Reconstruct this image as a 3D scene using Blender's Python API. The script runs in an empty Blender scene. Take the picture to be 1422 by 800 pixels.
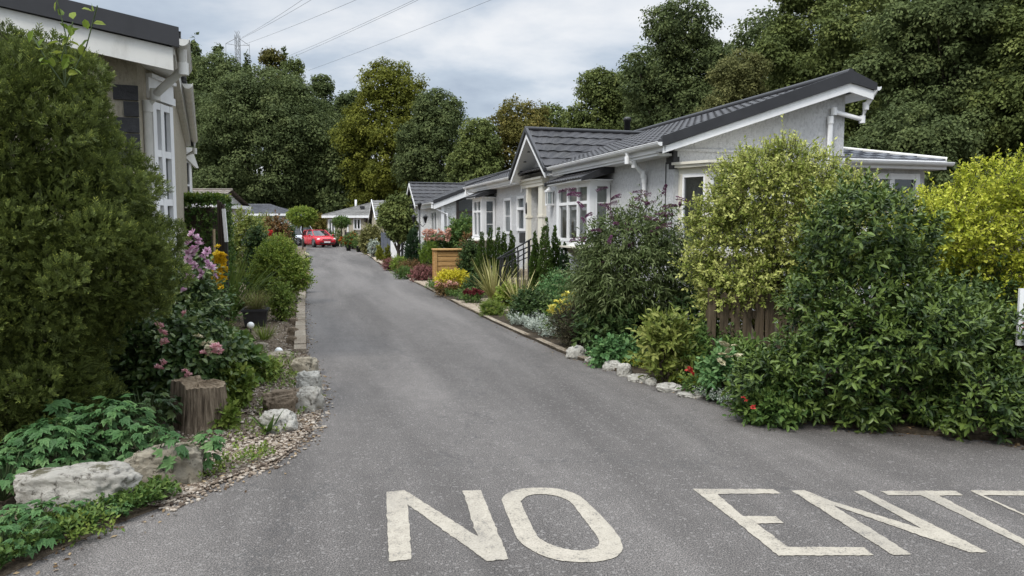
import bpy, bmesh, math, random
import numpy as np
from mathutils import Vector, noise as mnoise
PI = math.pi
scene = bpy.context.scene
COL = scene.collection

# ------------------------------------------------------------------ measuring helpers
F = 1027.0; CAMZ = 1.6
PITCH = math.atan(84 / F); CP, SP = math.cos(PITCH), math.sin(PITCH)
def ray(px, py):
    u = (px - 711) / F; v = (400 - py) / F
    return (u, CP + v * SP, -SP + v * CP)
def G(px, py, z=0.0):
    d = ray(px, py); t = (z - CAMZ) / d[2]
    return (d[0] * t, d[1] * t, z)
def AT(px, py, y):
    d = ray(px, py); t = y / d[1]
    return (d[0] * t, y, CAMZ + d[2] * t)
AX = (-0.281, 0.9597); BX = (0.9597, 0.281)          # along the row of homes, and away from the lane
ROWROT = math.atan2(BX[1], BX[0])
def plane_b(o, px, py, b, AX=AX, BX=BX):
    d = ray(px, py)
    t = (b + o[0] * BX[0] + o[1] * BX[1]) / (d[0] * BX[0] + d[1] * BX[1])
    x, y = d[0] * t - o[0], d[1] * t - o[1]
    return (x * AX[0] + y * AX[1], CAMZ + d[2] * t)       # a, z
def plane_a(o, px, py, a, AX=AX, BX=BX):
    d = ray(px, py)
    t = (a + o[0] * AX[0] + o[1] * AX[1]) / (d[0] * AX[0] + d[1] * AX[1])
    x, y = d[0] * t - o[0], d[1] * t - o[1]
    return (x * BX[0] + y * BX[1], CAMZ + d[2] * t)       # b, z

# ------------------------------------------------------------------ mesh building
class MB:
    def __init__(s): s.v = []; s.n = 0; s.f = {}; 
    def add(s, verts, faces, tint=None, mi=0, smooth=False):
        verts = np.asarray(verts, dtype=np.float32).reshape(-1, 3)
        groups = {}
        if isinstance(faces, np.ndarray):
            groups[faces.shape[1]] = (faces, tint)
        else:
            for i, f in enumerate(faces): groups.setdefault(len(f), []).append(f)
            groups = {k: (np.array(v), None) for k, v in groups.items()}
        for k, (fa, tt) in groups.items():
            m = len(fa)
            tt = np.full(m, 0.5) if tt is None else np.broadcast_to(np.asarray(tt, dtype=np.float32), (m,))
            s.f.setdefault(k, []).append((fa + s.n, tt, np.full(m, mi), np.full(m, smooth)))
        s.v.append(verts); s.n += len(verts)
        return s
    def build(s, name, mats, parent=None, offset=None):
        me = bpy.data.meshes.new(name)
        if s.n:
            V = np.concatenate(s.v)
            if offset is not None: V = V - np.asarray(offset, dtype=np.float32)
            me.vertices.add(len(V)); me.vertices.foreach_set('co', V.astype(np.float32).ravel())
            li, ls, ti, mi, sm = [], [], [], [], []; st = 0
            for k, lst in s.f.items():
                fa = np.concatenate([x[0] for x in lst]); m = len(fa)
                li.append(fa.ravel()); ls.append(st + np.arange(m) * k); st += m * k
                ti.append(np.concatenate([x[1] for x in lst])); mi.append(np.concatenate([x[2] for x in lst])); sm.append(np.concatenate([x[3] for x in lst]))
            li = np.concatenate(li).astype(np.int32); ls = np.concatenate(ls).astype(np.int32)
            me.loops.add(len(li)); me.loops.foreach_set('vertex_index', li)
            me.polygons.add(len(ls)); me.polygons.foreach_set('loop_start', ls)
            me.polygons.foreach_set('material_index', np.concatenate(mi).astype(np.int32))
            me.polygons.foreach_set('use_smooth', np.concatenate(sm).astype(bool))
            at = me.attributes.new('tint', 'FLOAT', 'FACE')
            at.data.foreach_set('value', np.concatenate(ti).astype(np.float32))
            me.update(calc_edges=True)
        for m in (mats if isinstance(mats, (list, tuple)) else [mats]): me.materials.append(m)
        o = bpy.data.objects.new(name, me); COL.objects.link(o)
        if parent is not None: o.parent = parent
        return o
    # --- primitives
    def box(s, c, size, rz=0.0, mi=0, tint=None):
        hx, hy, hz = size[0] / 2, size[1] / 2, size[2] / 2
        co, si = math.cos(rz), math.sin(rz)
        vs = []
        for z in (-hz, hz):
            for x, y in ((-hx, -hy), (hx, -hy), (hx, hy), (-hx, hy)):
                vs.append((c[0] + x * co - y * si, c[1] + x * si + y * co, c[2] + z))
        return s.add(vs, [(0, 3, 2, 1), (4, 5, 6, 7), (0, 1, 5, 4), (1, 2, 6, 5), (2, 3, 7, 6), (3, 0, 4, 7)], mi=mi)
    def box2(s, lo, hi, mi=0):
        return s.box([(a + b) / 2 for a, b in zip(lo, hi)], [abs(b - a) for a, b in zip(lo, hi)], mi=mi)
    def bar(s, p, q, w, h, mi=0, up=(0, 0, 1)):
        p, q, up = Vector(p), Vector(q), Vector(up); d = (q - p).normalized()
        sd = d.cross(up)
        if sd.length < 1e-4: sd = d.cross(Vector((0, 1, 0)))
        sd.normalize(); u2 = sd.cross(d).normalized()
        vs = []
        for c in (p, q):
            for a, b in ((-1, -1), (1, -1), (1, 1), (-1, 1)): vs.append(tuple(c + sd * a * w / 2 + u2 * b * h / 2))
        return s.add(vs, [(0, 1, 2, 3), (7, 6, 5, 4), (0, 4, 5, 1), (1, 5, 6, 2), (2, 6, 7, 3), (3, 7, 4, 0)], mi=mi)
    def tube(s, pts, rad, n=8, mi=0, cap=True, smooth=True):
        pts = [Vector(p) for p in pts]; m = len(pts)
        rad = [rad] * m if not isinstance(rad, (list, tuple)) else rad
        vs = []; ref = Vector((0.3, 0.2, 1)).normalized()
        for i, p in enumerate(pts):
            d = (pts[min(i + 1, m - 1)] - pts[max(i - 1, 0)])
            d = d.normalized() if d.length > 1e-6 else Vector((0, 0, 1))
            e1 = d.cross(ref)
            if e1.length < 0.05: e1 = d.cross(Vector((1, 0, 0)))
            e1.normalize(); e2 = d.cross(e1)
            for k in range(n):
                a = 2 * PI * k / n
                vs.append(tuple(p + (e1 * math.cos(a) + e2 * math.sin(a)) * rad[i]))
        fs = []
        for i in range(m - 1):
            for k in range(n):
                fs.append((i * n + k, i * n + (k + 1) % n, (i + 1) * n + (k + 1) % n, (i + 1) * n + k))
        s.add(vs, np.array(fs), mi=mi, smooth=smooth)
        if cap:
            s.add(vs[:n], [tuple(range(n))[::-1]], mi=mi); s.add(vs[-n:], [tuple(range(n))], mi=mi)
        return s
    def lathe(s, c, prof, n=16, mi=0, smooth=True):
        vs = []; m = len(prof)
        for r, z in prof:
            for k in range(n):
                a = 2 * PI * k / n; vs.append((c[0] + r * math.cos(a), c[1] + r * math.sin(a), c[2] + z))
        fs = [(i * n + k, i * n + (k + 1) % n, (i + 1) * n + (k + 1) % n, (i + 1) * n + k) for i in range(m - 1) for k in range(n)]
        s.add(vs, np.array(fs), mi=mi, smooth=smooth)
        return s
    def poly(s, pts, mi=0): return s.add(pts, [tuple(range(len(pts)))], mi=mi)
    def prism(s, pts, ext, mi=0):      # polygon pts extruded by vector ext
        n = len(pts); q = [tuple(a + b for a, b in zip(p, ext)) for p in pts]
        fs = [tuple(range(n))[::-1], tuple(range(n, 2 * n))] + [(i, (i + 1) % n, n + (i + 1) % n, n + i) for i in range(n)]
        return s.add(list(pts) + q, fs, mi=mi)
    def ball(s, c, r, n=10, mi=0, smooth=True):
        r = (r, r, r) if not isinstance(r, (tuple, list)) else r
        vs = []; m = n // 2 + 1
        for i in range(m):
            th = PI * i / (m - 1)
            for k in range(n):
                a = 2 * PI * k / n
                vs.append((c[0] + r[0] * math.sin(th) * math.cos(a), c[1] + r[1] * math.sin(th) * math.sin(a), c[2] - r[2] * math.cos(th)))
        fs = [(i * n + k, i * n + (k + 1) % n, (i + 1) * n + (k + 1) % n, (i + 1) * n + k) for i in range(m - 1) for k in range(n)]
        return s.add(vs, np.array(fs), mi=mi, smooth=smooth)

def thing(name, label, cat, loc=(0, 0, 0), rz=0.0, group=None):
    o = bpy.data.objects.new(name, None); COL.objects.link(o)
    o.empty_display_size = 0.2
    o.location = loc; o.rotation_euler = (0, 0, rz)
    o['label'] = label; o['category'] = cat
    if group: o['group'] = group
    return o
def tag(o, label, cat, group=None, kind=None):
    o['label'] = label; o['category'] = cat
    if group: o['group'] = group
    if kind: o['kind'] = kind
    return o
def structure(o, label=None):
    o['kind'] = 'structure'
    if label: o['label'] = label
    return o
def dup(root, label, loc=None, rz=None, sc=None, group=None):
    r = root.copy(); COL.objects.link(r); r['label'] = label
    if loc is not None: r.location = loc
    if rz is not None: r.rotation_euler = (0, 0, rz)
    if sc is not None: r.scale = sc
    if group: r['group'] = group
    for ch in list(root.children):
        c = ch.copy(); COL.objects.link(c); c.parent = r
        for g in list(ch.children):
            e = g.copy(); COL.objects.link(e); e.parent = c
    return r

# ------------------------------------------------------------------ materials
def new_mat(name):
    m = bpy.data.materials.new(name); m.use_nodes = True
    nt = m.node_tree; nt.nodes.clear()
    out = nt.nodes.new('ShaderNodeOutputMaterial')
    return m, nt, out
def N(nt, t, **kw):
    n = nt.nodes.new(t)
    for k, v in kw.items():
        if k.startswith('i_'): n.inputs[k[2:].replace('_', ' ')].default_value = v
        else: setattr(n, k, v)
    return n
def ramp(nt, fac, stops, interp='LINEAR'):
    r = nt.nodes.new('ShaderNodeValToRGB'); r.color_ramp.interpolation = interp
    el = r.color_ramp.elements
    el[0].position, el[0].color = stops[0][0], (*stops[0][1], 1)
    el[1].position, el[1].color = stops[-1][0], (*stops[-1][1], 1)
    for p, c in stops[1:-1]:
        e = el.new(p); e.color = (*c, 1)
    nt.links.new(fac, r.inputs[0]); return r
def noise(nt, scale, detail=4, rough=0.55, coord='Object', stretch=None, dist=0.0):
    tc = nt.nodes.new('ShaderNodeTexCoord'); src = tc.outputs[coord]
    if stretch:
        mp = nt.nodes.new('ShaderNodeMapping'); mp.inputs['Scale'].default_value = stretch[0:3]
        if len(stretch) > 3: mp.vector_type = 'TEXTURE'; mp.inputs['Rotation'].default_value = (0, 0, stretch[3]); mp.inputs['Scale'].default_value = tuple(1 / x for x in stretch[:3])
        nt.links.new(src, mp.inputs['Vector']); src = mp.outputs['Vector']
    n = nt.nodes.new('ShaderNodeTexNoise')
    n.inputs['Scale'].default_value = scale; n.inputs['Detail'].default_value = detail; n.inputs['Roughness'].default_value = rough
    n.inputs['Distortion'].default_value = dist
    nt.links.new(src, n.inputs['Vector']); return n
def mixc(nt, a, b, fac, mode='MIX'):
    m = nt.nodes.new('ShaderNodeMix'); m.data_type = 'RGBA'; m.blend_type = mode
    for sock, val in ((m.inputs[0], fac), (m.inputs[6], a), (m.inputs[7], b)):
        if hasattr(val, 'links') or isinstance(val, bpy.types.NodeSocket): nt.links.new(val, sock)
        elif isinstance(val, (tuple, list)): sock.default_value = (*val[:3], 1)
        else: sock.default_value = val
    return m.outputs[2]
def bump(nt, h, strength=0.5, dist=0.01):
    b = nt.nodes.new('ShaderNodeBump'); b.inputs['Strength'].default_value = strength; b.inputs['Distance'].default_value = dist
    nt.links.new(h, b.inputs['Height']); return b.outputs[0]
def pbsdf(nt, out, col=None, rough=0.6, spec=None, metal=0.0, normal=None):
    p = nt.nodes.new('ShaderNodeBsdfPrincipled')
    if isinstance(col, bpy.types.NodeSocket): nt.links.new(col, p.inputs['Base Color'])
    elif col is not None: p.inputs['Base Color'].default_value = (*col, 1)
    if isinstance(rough, bpy.types.NodeSocket): nt.links.new(rough, p.inputs['Roughness'])
    else: p.inputs['Roughness'].default_value = rough
    p.inputs['Metallic'].default_value = metal
    if spec is not None: p.inputs['Specular IOR Level'].default_value = spec
    if normal is not None: nt.links.new(normal, p.inputs['Normal'])
    nt.links.new(p.outputs[0], out.inputs['Surface']); return p
def plain(name, c, rough=0.5, var=0.12, scale=6.0, bmp=0.0, bscale=60, spec=None, metal=0.0, dirt=None):
    m, nt, out = new_mat(name)
    n = noise(nt, scale, 5)
    lo = tuple(x * (1 - var) for x in c); hi = tuple(min(1, x * (1 + var)) for x in c)
    col = ramp(nt, n.outputs[0], [(0.3, lo), (0.7, hi)]).outputs[0]
    if dirt:
        d = noise(nt, 2.3, 8, 0.7, stretch=(1, 1, 0.35))
        r = ramp(nt, d.outputs[0], [(0.52, (0, 0, 0)), (0.75, (1, 1, 1))])
        s = N(nt, 'ShaderNodeMath', operation='MULTIPLY'); s.inputs[1].default_value = dirt[1]; nt.links.new(r.outputs[0], s.inputs[0])
        col = mixc(nt, col, dirt[0], s.outputs[0])
    nor = None
    if bmp: nor = bump(nt, noise(nt, bscale, 4).outputs[0], bmp, 0.02)
    pbsdf(nt, out, col, rough, spec, metal, nor); return m
def leafmat(name, c0, c1, c2, rough=0.5, trans=0.25, spec=0.18, objvar=0.0, pos=(0.05, 0.5, 0.95)):
    m, nt, out = new_mat(name)
    at = N(nt, 'ShaderNodeAttribute', attribute_name='tint')
    fac = at.outputs['Fac']
    r = ramp(nt, fac, [(pos[0], c0), (pos[1], c1), (pos[2], c2)])
    col = r.outputs[0]
    if objvar:
        oi = N(nt, 'ShaderNodeObjectInfo')
        h = N(nt, 'ShaderNodeHueSaturation')
        mr = N(nt, 'ShaderNodeMapRange'); mr.inputs['To Min'].default_value = 1 - objvar; mr.inputs['To Max'].default_value = 1 + objvar
        nt.links.new(oi.outputs['Random'], mr.inputs['Value']); nt.links.new(mr.outputs[0], h.inputs['Value'])
        nt.links.new(col, h.inputs['Color']); col = h.outputs[0]
    p = N(nt, 'ShaderNodeBsdfPrincipled'); p.inputs['Roughness'].default_value = rough; p.inputs['Specular IOR Level'].default_value = spec
    nt.links.new(col, p.inputs['Base Color'])
    tr = N(nt, 'ShaderNodeBsdfTranslucent'); nt.links.new(col, tr.inputs['Color'])
    mx = N(nt, 'ShaderNodeMixShader'); mx.inputs[0].default_value = trans
    nt.links.new(p.outputs[0], mx.inputs[1]); nt.links.new(tr.outputs[0], mx.inputs[2]); nt.links.new(mx.outputs[0], out.inputs['Surface'])
    return m

M = {}
def N_mul(nt, sock, f):
    s = N(nt, 'ShaderNodeMath', operation='MULTIPLY'); s.inputs[1].default_value = f; nt.links.new(sock, s.inputs[0]); return s.outputs[0]
def asphalt():
    m, nt, out = new_mat('asphalt')
    big = noise(nt, 1.0, 5, 0.6, stretch=(1, 0.10, 1, 0.27), dist=0.35)
    base = ramp(nt, big.outputs[0], [(0.34, (0.062, 0.0565, 0.052)), (0.48, (0.092, 0.085, 0.079)), (0.62, (0.125, 0.116, 0.108))]).outputs[0]
    mid = noise(nt, 5.0, 6, 0.7)
    base = mixc(nt, base, ramp(nt, mid.outputs[0], [(0.3, (0.72, 0.72, 0.72)), (0.7, (1.2, 1.2, 1.2))]).outputs[0], 0.5, 'MULTIPLY')
    g = noise(nt, 130, 2, 0.9)
    base = mixc(nt, base, ramp(nt, g.outputs[0], [(0.38, (0.16, 0.16, 0.16)), (0.5, (0.9, 0.9, 0.9)), (0.60, (2.4, 2.3, 2.25))]).outputs[0], 0.8, 'MULTIPLY')
    # pale stone specks
    v = N(nt, 'ShaderNodeTexVoronoi'); v.inputs['Scale'].default_value = 75
    tc = N(nt, 'ShaderNodeTexCoord'); nt.links.new(tc.outputs['Object'], v.inputs['Vector'])
    sp = ramp(nt, v.outputs['Color'], [(0.0, (0, 0, 0)), (0.80, (0, 0, 0)), (0.86, (1, 1, 1))])
    base = mixc(nt, base, (0.33, 0.31, 0.29), N_mul(nt, sp.outputs[0], 0.32))
    # a few hairline cracks
    wv = N(nt, 'ShaderNodeTexVoronoi'); wv.feature = 'DISTANCE_TO_EDGE'; wv.inputs['Scale'].default_value = 0.32
    nn = noise(nt, 1.4, 6, 0.7)
    add = N(nt, 'ShaderNodeVectorMath', operation='ADD'); nt.links.new(tc.outputs['Object'], add.inputs[0]); 
    sc = N(nt, 'ShaderNodeVectorMath', operation='SCALE'); sc.inputs['Scale'].default_value = 1.6; nt.links.new(nn.outputs['Color'], sc.inputs[0]); nt.links.new(sc.outputs[0], add.inputs[1])
    nt.links.new(add.outputs[0], wv.inputs['Vector'])
    ck = ramp(nt, wv.outputs['Distance'], [(0.0, (1, 1, 1)), (0.006, (0, 0, 0))])
    base = mixc(nt, base, (0.045, 0.044, 0.043), N_mul(nt, ck.outputs[0], 0.6))
    nor = bump(nt, g.outputs[0], 0.55, 0.006)
    pbsdf(nt, out, base, 0.75, 0.4, 0, nor); return m
M['asphalt'] = asphalt()
def roadpaint():
    m, nt, out = new_mat('worn_road_paint')
    n = noise(nt, 9, 8, 0.75); g = noise(nt, 110, 3, 0.7)
    c = ramp(nt, n.outputs[0], [(0.3, (0.30, 0.268, 0.215)), (0.6, (0.40, 0.362, 0.298))]).outputs[0]
    mx = N(nt, 'ShaderNodeMath', operation='MULTIPLY'); nt.links.new(n.outputs[0], mx.inputs[0]); nt.links.new(g.outputs[0], mx.inputs[1])
    wear = ramp(nt, mx.outputs[0], [(0.15, (1, 1, 1)), (0.205, (0, 0, 0))])
    c = mixc(nt, c, (0.16, 0.15, 0.14), wear.outputs[0])
    sc_ = noise(nt, 2.2, 5, 0.65, stretch=(1, .3, 1, .2)); c = mixc(nt, c, (0.2, 0.185, 0.165), N_mul(nt, ramp(nt, sc_.outputs[0], [(0.5, (0, 0, 0)), (0.68, (1, 1, 1))]).outputs[0], 0.45))
    c = mixc(nt, c, ramp(nt, g.outputs[0], [(0.35, (0.72, 0.72, 0.72)), (0.6, (1.08, 1.08, 1.08))]).outputs[0], 0.7, 'MULTIPLY')
    pbsdf(nt, out, c, 0.7, 0.3, 0, bump(nt, g.outputs[0], 0.4, 0.004)); return m
M['roadpaint'] = roadpaint()
def soil(name, cs, scale=3.0, speck=None):
    m, nt, out = new_mat(name)
    n = noise(nt, scale, 8, 0.7); k = noise(nt, 45, 4, 0.7)
    c = ramp(nt, n.outputs[0], [(0.3, cs[0]), (0.5, cs[1]), (0.7, cs[2])]).outputs[0]
    c = mixc(nt, c, ramp(nt, k.outputs[0], [(0.3, (0.45, 0.45, 0.45)), (0.68, (1.5, 1.5, 1.5))]).outputs[0], 0.8, 'MULTIPLY')
    pbsdf(nt, out, c, 0.95, 0.2, 0, bump(nt, k.outputs[0], 0.9, 0.03)); return m
M['gravelsoil'] = soil('gravel_soil', [(0.06, 0.045, 0.03), (0.15, 0.115, 0.08), (0.22, 0.18, 0.13)])
M['soil'] = soil('garden_soil', [(0.025, 0.02, 0.014), (0.055, 0.042, 0.028), (0.10, 0.08, 0.055)])
M['forestfloor'] = soil('forest_floor', [(0.012, 0.016, 0.008), (0.022, 0.026, 0.012), (0.04, 0.04, 0.02)], 0.4)
M['paving'] = soil('beige_paving', [(0.26, 0.21, 0.16), (0.36, 0.30, 0.23), (0.42, 0.36, 0.28)], 1.5)
M['kerb'] = soil('kerb_concrete', [(0.20, 0.16, 0.115), (0.31, 0.26, 0.2), (0.40, 0.35, 0.28)], 2.5)

def render_wall(name, c):
    m, nt, out = new_mat(name)
    a = noise(nt, 30, 6, 0.7, stretch=(1, 1, 0.45)); b = noise(nt, 1.1, 6, 0.6, stretch=(1, 1, 0.5)); st = noise(nt, 5.5, 6, 0.75, stretch=(1, 1, 0.06))
    col = ramp(nt, b.outputs[0], [(0.3, tuple(x * .9 for x in c)), (0.7, c)]).outputs[0]
    col = mixc(nt, col, ramp(nt, st.outputs[0], [(0.35, (0.86, 0.86, 0.84)), (0.6, (1, 1, 1))]).outputs[0], 0.35, 'MULTIPLY')
    col = mixc(nt, col, ramp(nt, a.outputs[0], [(0.38, (0.66, 0.66, 0.66)), (0.52, (1, 1, 1))]).outputs[0], 0.6, 'MULTIPLY')
    pbsdf(nt, out, col, 0.85, 0.2, 0, bump(nt, a.outputs[0], 1.0, 0.04)); return m
M['render_white'] = render_wall('white_textured_render', (0.66, 0.66, 0.665))
M['render_cream'] = render_wall('cream_textured_render', (0.47, 0.42, 0.325))
M['render_plain'] = render_wall('pale_render', (0.70, 0.70, 0.68))
M['upvc'] = plain('white_plastic', (0.80, 0.80, 0.80), 0.35, 0.04, 3, spec=0.5, dirt=((0.45, 0.44, 0.4), 0.35))
M['upvc_old'] = plain('weathered_white_plastic', (0.66, 0.65, 0.61), 0.45, 0.08, 3, dirt=((0.30, 0.28, 0.23), 0.6))
M['cream_trim'] = plain('cream_trim', (0.72, 0.68, 0.58), 0.45, 0.05, 3, dirt=((0.4, 0.38, 0.33), 0.3))
M['rooftile'] = plain('dark_grey_roof_tiles', (0.044, 0.043, 0.046), 0.55, 0.35, 1.3, 0.3, 70, spec=0.3, dirt=((0.085, 0.083, 0.075), 0.6))
M['verge'] = plain('black_verge_trim', (0.028, 0.028, 0.031), 0.45, 0.2, 4, spec=0.45)
M['rooftile_grey'] = plain('weathered_grey_roof_tiles', (0.17, 0.165, 0.155), 0.75, 0.25, 1.2, 0.3, 60, dirt=((0.09, 0.09, 0.08), 0.6))
M['rooftile_brown'] = plain('brown_roof_tiles', (0.17, 0.145, 0.12), 0.75, 0.3, 1.5, 0.3, 60, dirt=((0.08, 0.08, 0.06), 0.6))
M['roofslate'] = plain('blue_grey_roof_tiles', (0.11, 0.115, 0.13), 0.5, 0.2, 1.5, 0.2, 60)
M['black'] = plain('black_metal', (0.02, 0.02, 0.021), 0.45, 0.2, 8)
M['blackplastic'] = plain('black_plastic', (0.022, 0.022, 0.024), 0.4, 0.2, 8)
M['room'] = plain('unlit_room_tone', (0.035, 0.033, 0.03), 0.9, 0.3, 2)  # near-black colour that paints the shade of unlit rooms
M['brownframe'] = plain('dark_brown_frame', (0.035, 0.025, 0.02), 0.4, 0.2, 6)
M['quoin'] = plain('black_quoin_stone', (0.03, 0.03, 0.032), 0.7, 0.3, 14, 0.5)
M['whiteglobe'] = plain('white_globe', (0.8, 0.8, 0.78), 0.3, 0.03)
M['metalgrey'] = plain('galvanised_steel', (0.36, 0.37, 0.38), 0.5, 0.1, 1, metal=0.6)
M['wire'] = plain('cable', (0.10, 0.105, 0.11), 0.6, 0.05)
def glass():
    m, nt, out = new_mat('window_glass')
    t = N(nt, 'ShaderNodeBsdfTransparent'); t.inputs[0].default_value = (0.72, 0.76, 0.76, 1)
    g = N(nt, 'ShaderNodeBsdfGlossy'); g.inputs['Roughness'].default_value = 0.02; g.inputs['Color'].default_value = (0.9, 0.93, 0.95, 1)
    f = N(nt, 'ShaderNodeFresnel'); f.inputs[0].default_value = 1.6
    a = N(nt, 'ShaderNodeMath', operation='ADD'); a.inputs[1].default_value = 0.06; nt.links.new(f.outputs[0], a.inputs[0])
    mx = N(nt, 'ShaderNodeMixShader'); nt.links.new(a.outputs[0], mx.inputs[0]); nt.links.new(t.outputs[0], mx.inputs[1]); nt.links.new(g.outputs[0], mx.inputs[2])
    nt.links.new(mx.outputs[0], out.inputs['Surface']); return m
M['glass'] = glass()
M['darkglass'] = plain('dark_glass', (0.02, 0.024, 0.026), 0.06, 0.1, 2, spec=0.8)
M['curtain'] = plain('net_curtain', (0.62, 0.60, 0.54), 0.9, 0.1, 8)
M['bluecurtain'] = plain('grey_curtain', (0.30, 0.34, 0.37), 0.9, 0.1, 8)
def wood(name, cs, stretch, scale=5, bmp=0.4, rot=0):
    m, nt, out = new_mat(name)
    n = noise(nt, scale, 7, 0.7, stretch=stretch, dist=0.4)
    c = ramp(nt, n.outputs[0], [(0.3, cs[0]), (0.5, cs[1]), (0.7, cs[2])]).outputs[0]
    pbsdf(nt, out, c, 0.85, 0.2, 0, bump(nt, n.outputs[0], bmp, 0.02)); return m
M['bark'] = wood('bark', [(0.025, 0.02, 0.015), (0.055, 0.045, 0.035), (0.10, 0.085, 0.065)], (6, 6, 0.8))
M['stumpbark'] = wood('stump_bark', [(0.03, 0.021, 0.014), (0.15, 0.115, 0.08), (0.34, 0.275, 0.20)], (9, 9, 0.55), 4.5, 0.9)
M['stumptop'] = wood('stump_cut', [(0.09, 0.066, 0.043), (0.26, 0.20, 0.135), (0.40, 0.33, 0.24)], (1, 1, 1), 16, 0.6)
M['pine'] = wood('golden_timber', [(0.30, 0.16, 0.055), (0.42, 0.245, 0.095), (0.52, 0.33, 0.15)], (0.7, 0.7, 6), 6, 0.2)
M['fencewood'] = wood('brown_fence_timber', [(0.04, 0.031, 0.02), (0.085, 0.064, 0.041), (0.135, 0.105, 0.07)], (6, 6, 0.5), 5, 0.4)
M['stake'] = wood('pale_stake', [(0.2, 0.15, 0.09), (0.3, 0.23, 0.15), (0.4, 0.32, 0.22)], (6, 6, 0.5), 5, 0.3)
def stone(name, c, moss=0.5, pits=0.8):
    m, nt, out = new_mat(name)
    n = noise(nt, 6, 12, 0.75); k = noise(nt, 15, 8, 0.75)
    col = ramp(nt, n.outputs[0], [(0.30, tuple(x * .42 for x in c)), (0.40, tuple(x * .88 for x in c)), (0.62, tuple(min(1, x * 1.2) for x in c))]).outputs[0]
    pit = ramp(nt, k.outputs[0], [(0.37, (0.10, 0.085, 0.065)), (0.455, (1, 1, 1))]).outputs[0]
    col = mixc(nt, col, pit, pits, 'MULTIPLY')
    ge = N(nt, 'ShaderNodeNewGeometry'); sx = N(nt, 'ShaderNodeSeparateXYZ'); nt.links.new(ge.outputs['Normal'], sx.inputs[0])
    mu = N(nt, 'ShaderNodeMath', operation='MULTIPLY'); nt.links.new(sx.outputs[2], mu.inputs[0])
    w = noise(nt, 5, 6, 0.7); nt.links.new(w.outputs[0], mu.inputs[1])
    ms = ramp(nt, mu.outputs[0], [(0.49, (0, 0, 0)), (0.56, (1, 1, 1))])
    col = mixc(nt, col, (0.06, 0.052, 0.015), N_mul(nt, ms.outputs[0], moss))
    hh = N(nt, 'ShaderNodeMath', operation='ADD'); nt.links.new(n.outputs[0], hh.inputs[0]); nt.links.new(k.outputs[0], hh.inputs[1])
    pbsdf(nt, out, col, 0.9, 0.2, 0, bump(nt, hh.outputs[0], 0.9, 0.035)); return m
M['limestone'] = stone('white_limestone', (0.42, 0.395, 0.345), 0.8, 0.85)
M['limestone_clean'] = stone('clean_white_stone', (0.46, 0.44, 0.39), 0.4, 0.8)
M['brownstone'] = stone('brown_stone', (0.22, 0.17, 0.12), 0.35, 0.7)
M['tanstone'] = stone('tan_stone', (0.32, 0.285, 0.22), 0.6, 0.95)
M['pebble'] = leafmat('pebbles', (0.085, 0.062, 0.046), (0.22, 0.175, 0.132), (0.42, 0.37, 0.31), 0.85, 0.0, 0.2)
M['terracotta'] = plain('terracotta_brick', (0.36, 0.16, 0.10), 0.85, 0.3, 9, 0.4)
# foliage
M['hedge'] = leafmat('conifer_hedge_green', (0.05, 0.064, 0.017), (0.14, 0.18, 0.042), (0.34, 0.37, 0.075), 0.6, 0.2)
M['conifer'] = leafmat('conifer_green', (0.035, 0.062, 0.014), (0.09, 0.15, 0.028), (0.19, 0.25, 0.045), 0.6, 0.2)
M['conifer_dark'] = leafmat('dark_conifer_green', (0.018, 0.036, 0.016), (0.038, 0.07, 0.028), (0.075, 0.11, 0.04), 0.6, 0.15)
M['conifer_gold'] = leafmat('golden_conifer', (0.10, 0.12, 0.015), (0.22, 0.23, 0.03), (0.36, 0.34, 0.05), 0.6, 0.2)
M['conifer_lime'] = leafmat('lime_conifer', (0.07, 0.11, 0.015), (0.15, 0.22, 0.03), (0.24, 0.30, 0.05), 0.6, 0.2)
M['laurel'] = leafmat('glossy_laurel', (0.01, 0.024, 0.006), (0.026, 0.054, 0.012), (0.115, 0.165, 0.034), 0.42, 0.15, 0.28)
M['privet_var'] = leafmat('variegated_privet', (0.06, 0.1, 0.016), (0.23, 0.275, 0.05), (0.54, 0.55, 0.175), 0.5, 0.3, 0.2)
M['privet_gold'] = leafmat('golden_privet', (0.085, 0.125, 0.012), (0.31, 0.36, 0.028), (0.54, 0.55, 0.075), 0.5, 0.3, 0.2)
M['buddleia'] = leafmat('buddleia_leaf', (0.034, 0.052, 0.014), (0.075, 0.105, 0.03), (0.17, 0.2, 0.085), 0.6, 0.2)
M['purple'] = leafmat('purple_bloom', (0.045, 0.014, 0.022), (0.1, 0.032, 0.06), (0.2, 0.075, 0.165), 0.7, 0.2)
M['palmate'] = leafmat('palmate_leaf', (0.035, 0.085, 0.028), (0.085, 0.18, 0.06), (0.19, 0.3, 0.11), 0.5, 0.25)
M['rose_leaf'] = leafmat('rose_leaf', (0.024, 0.05, 0.015), (0.05, 0.095, 0.025), (0.13, 0.17, 0.045), 0.45, 0.2, 0.45)
M['midgreen'] = leafmat('mid_green_leaf', (0.03, 0.065, 0.017), (0.07, 0.13, 0.03), (0.16, 0.22, 0.05), 0.5, 0.25)
M['freshgreen'] = leafmat('fresh_green_leaf', (0.06, 0.10, 0.015), (0.15, 0.22, 0.03), (0.30, 0.34, 0.06), 0.5, 0.3)
M['darkgreen'] = leafmat('dark_green_leaf', (0.018, 0.038, 0.012), (0.042, 0.078, 0.024), (0.1, 0.14, 0.04), 0.45, 0.2)
M['brownleaf'] = leafmat('brownish_leaf', (0.02, 0.018, 0.012), (0.05, 0.045, 0.025), (0.11, 0.10, 0.055), 0.6, 0.2)
M['aucuba'] = leafmat('pale_green_leaf', (0.06, 0.09, 0.018), (0.16, 0.2, 0.04), (0.36, 0.37, 0.11), 0.45, 0.3)
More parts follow.
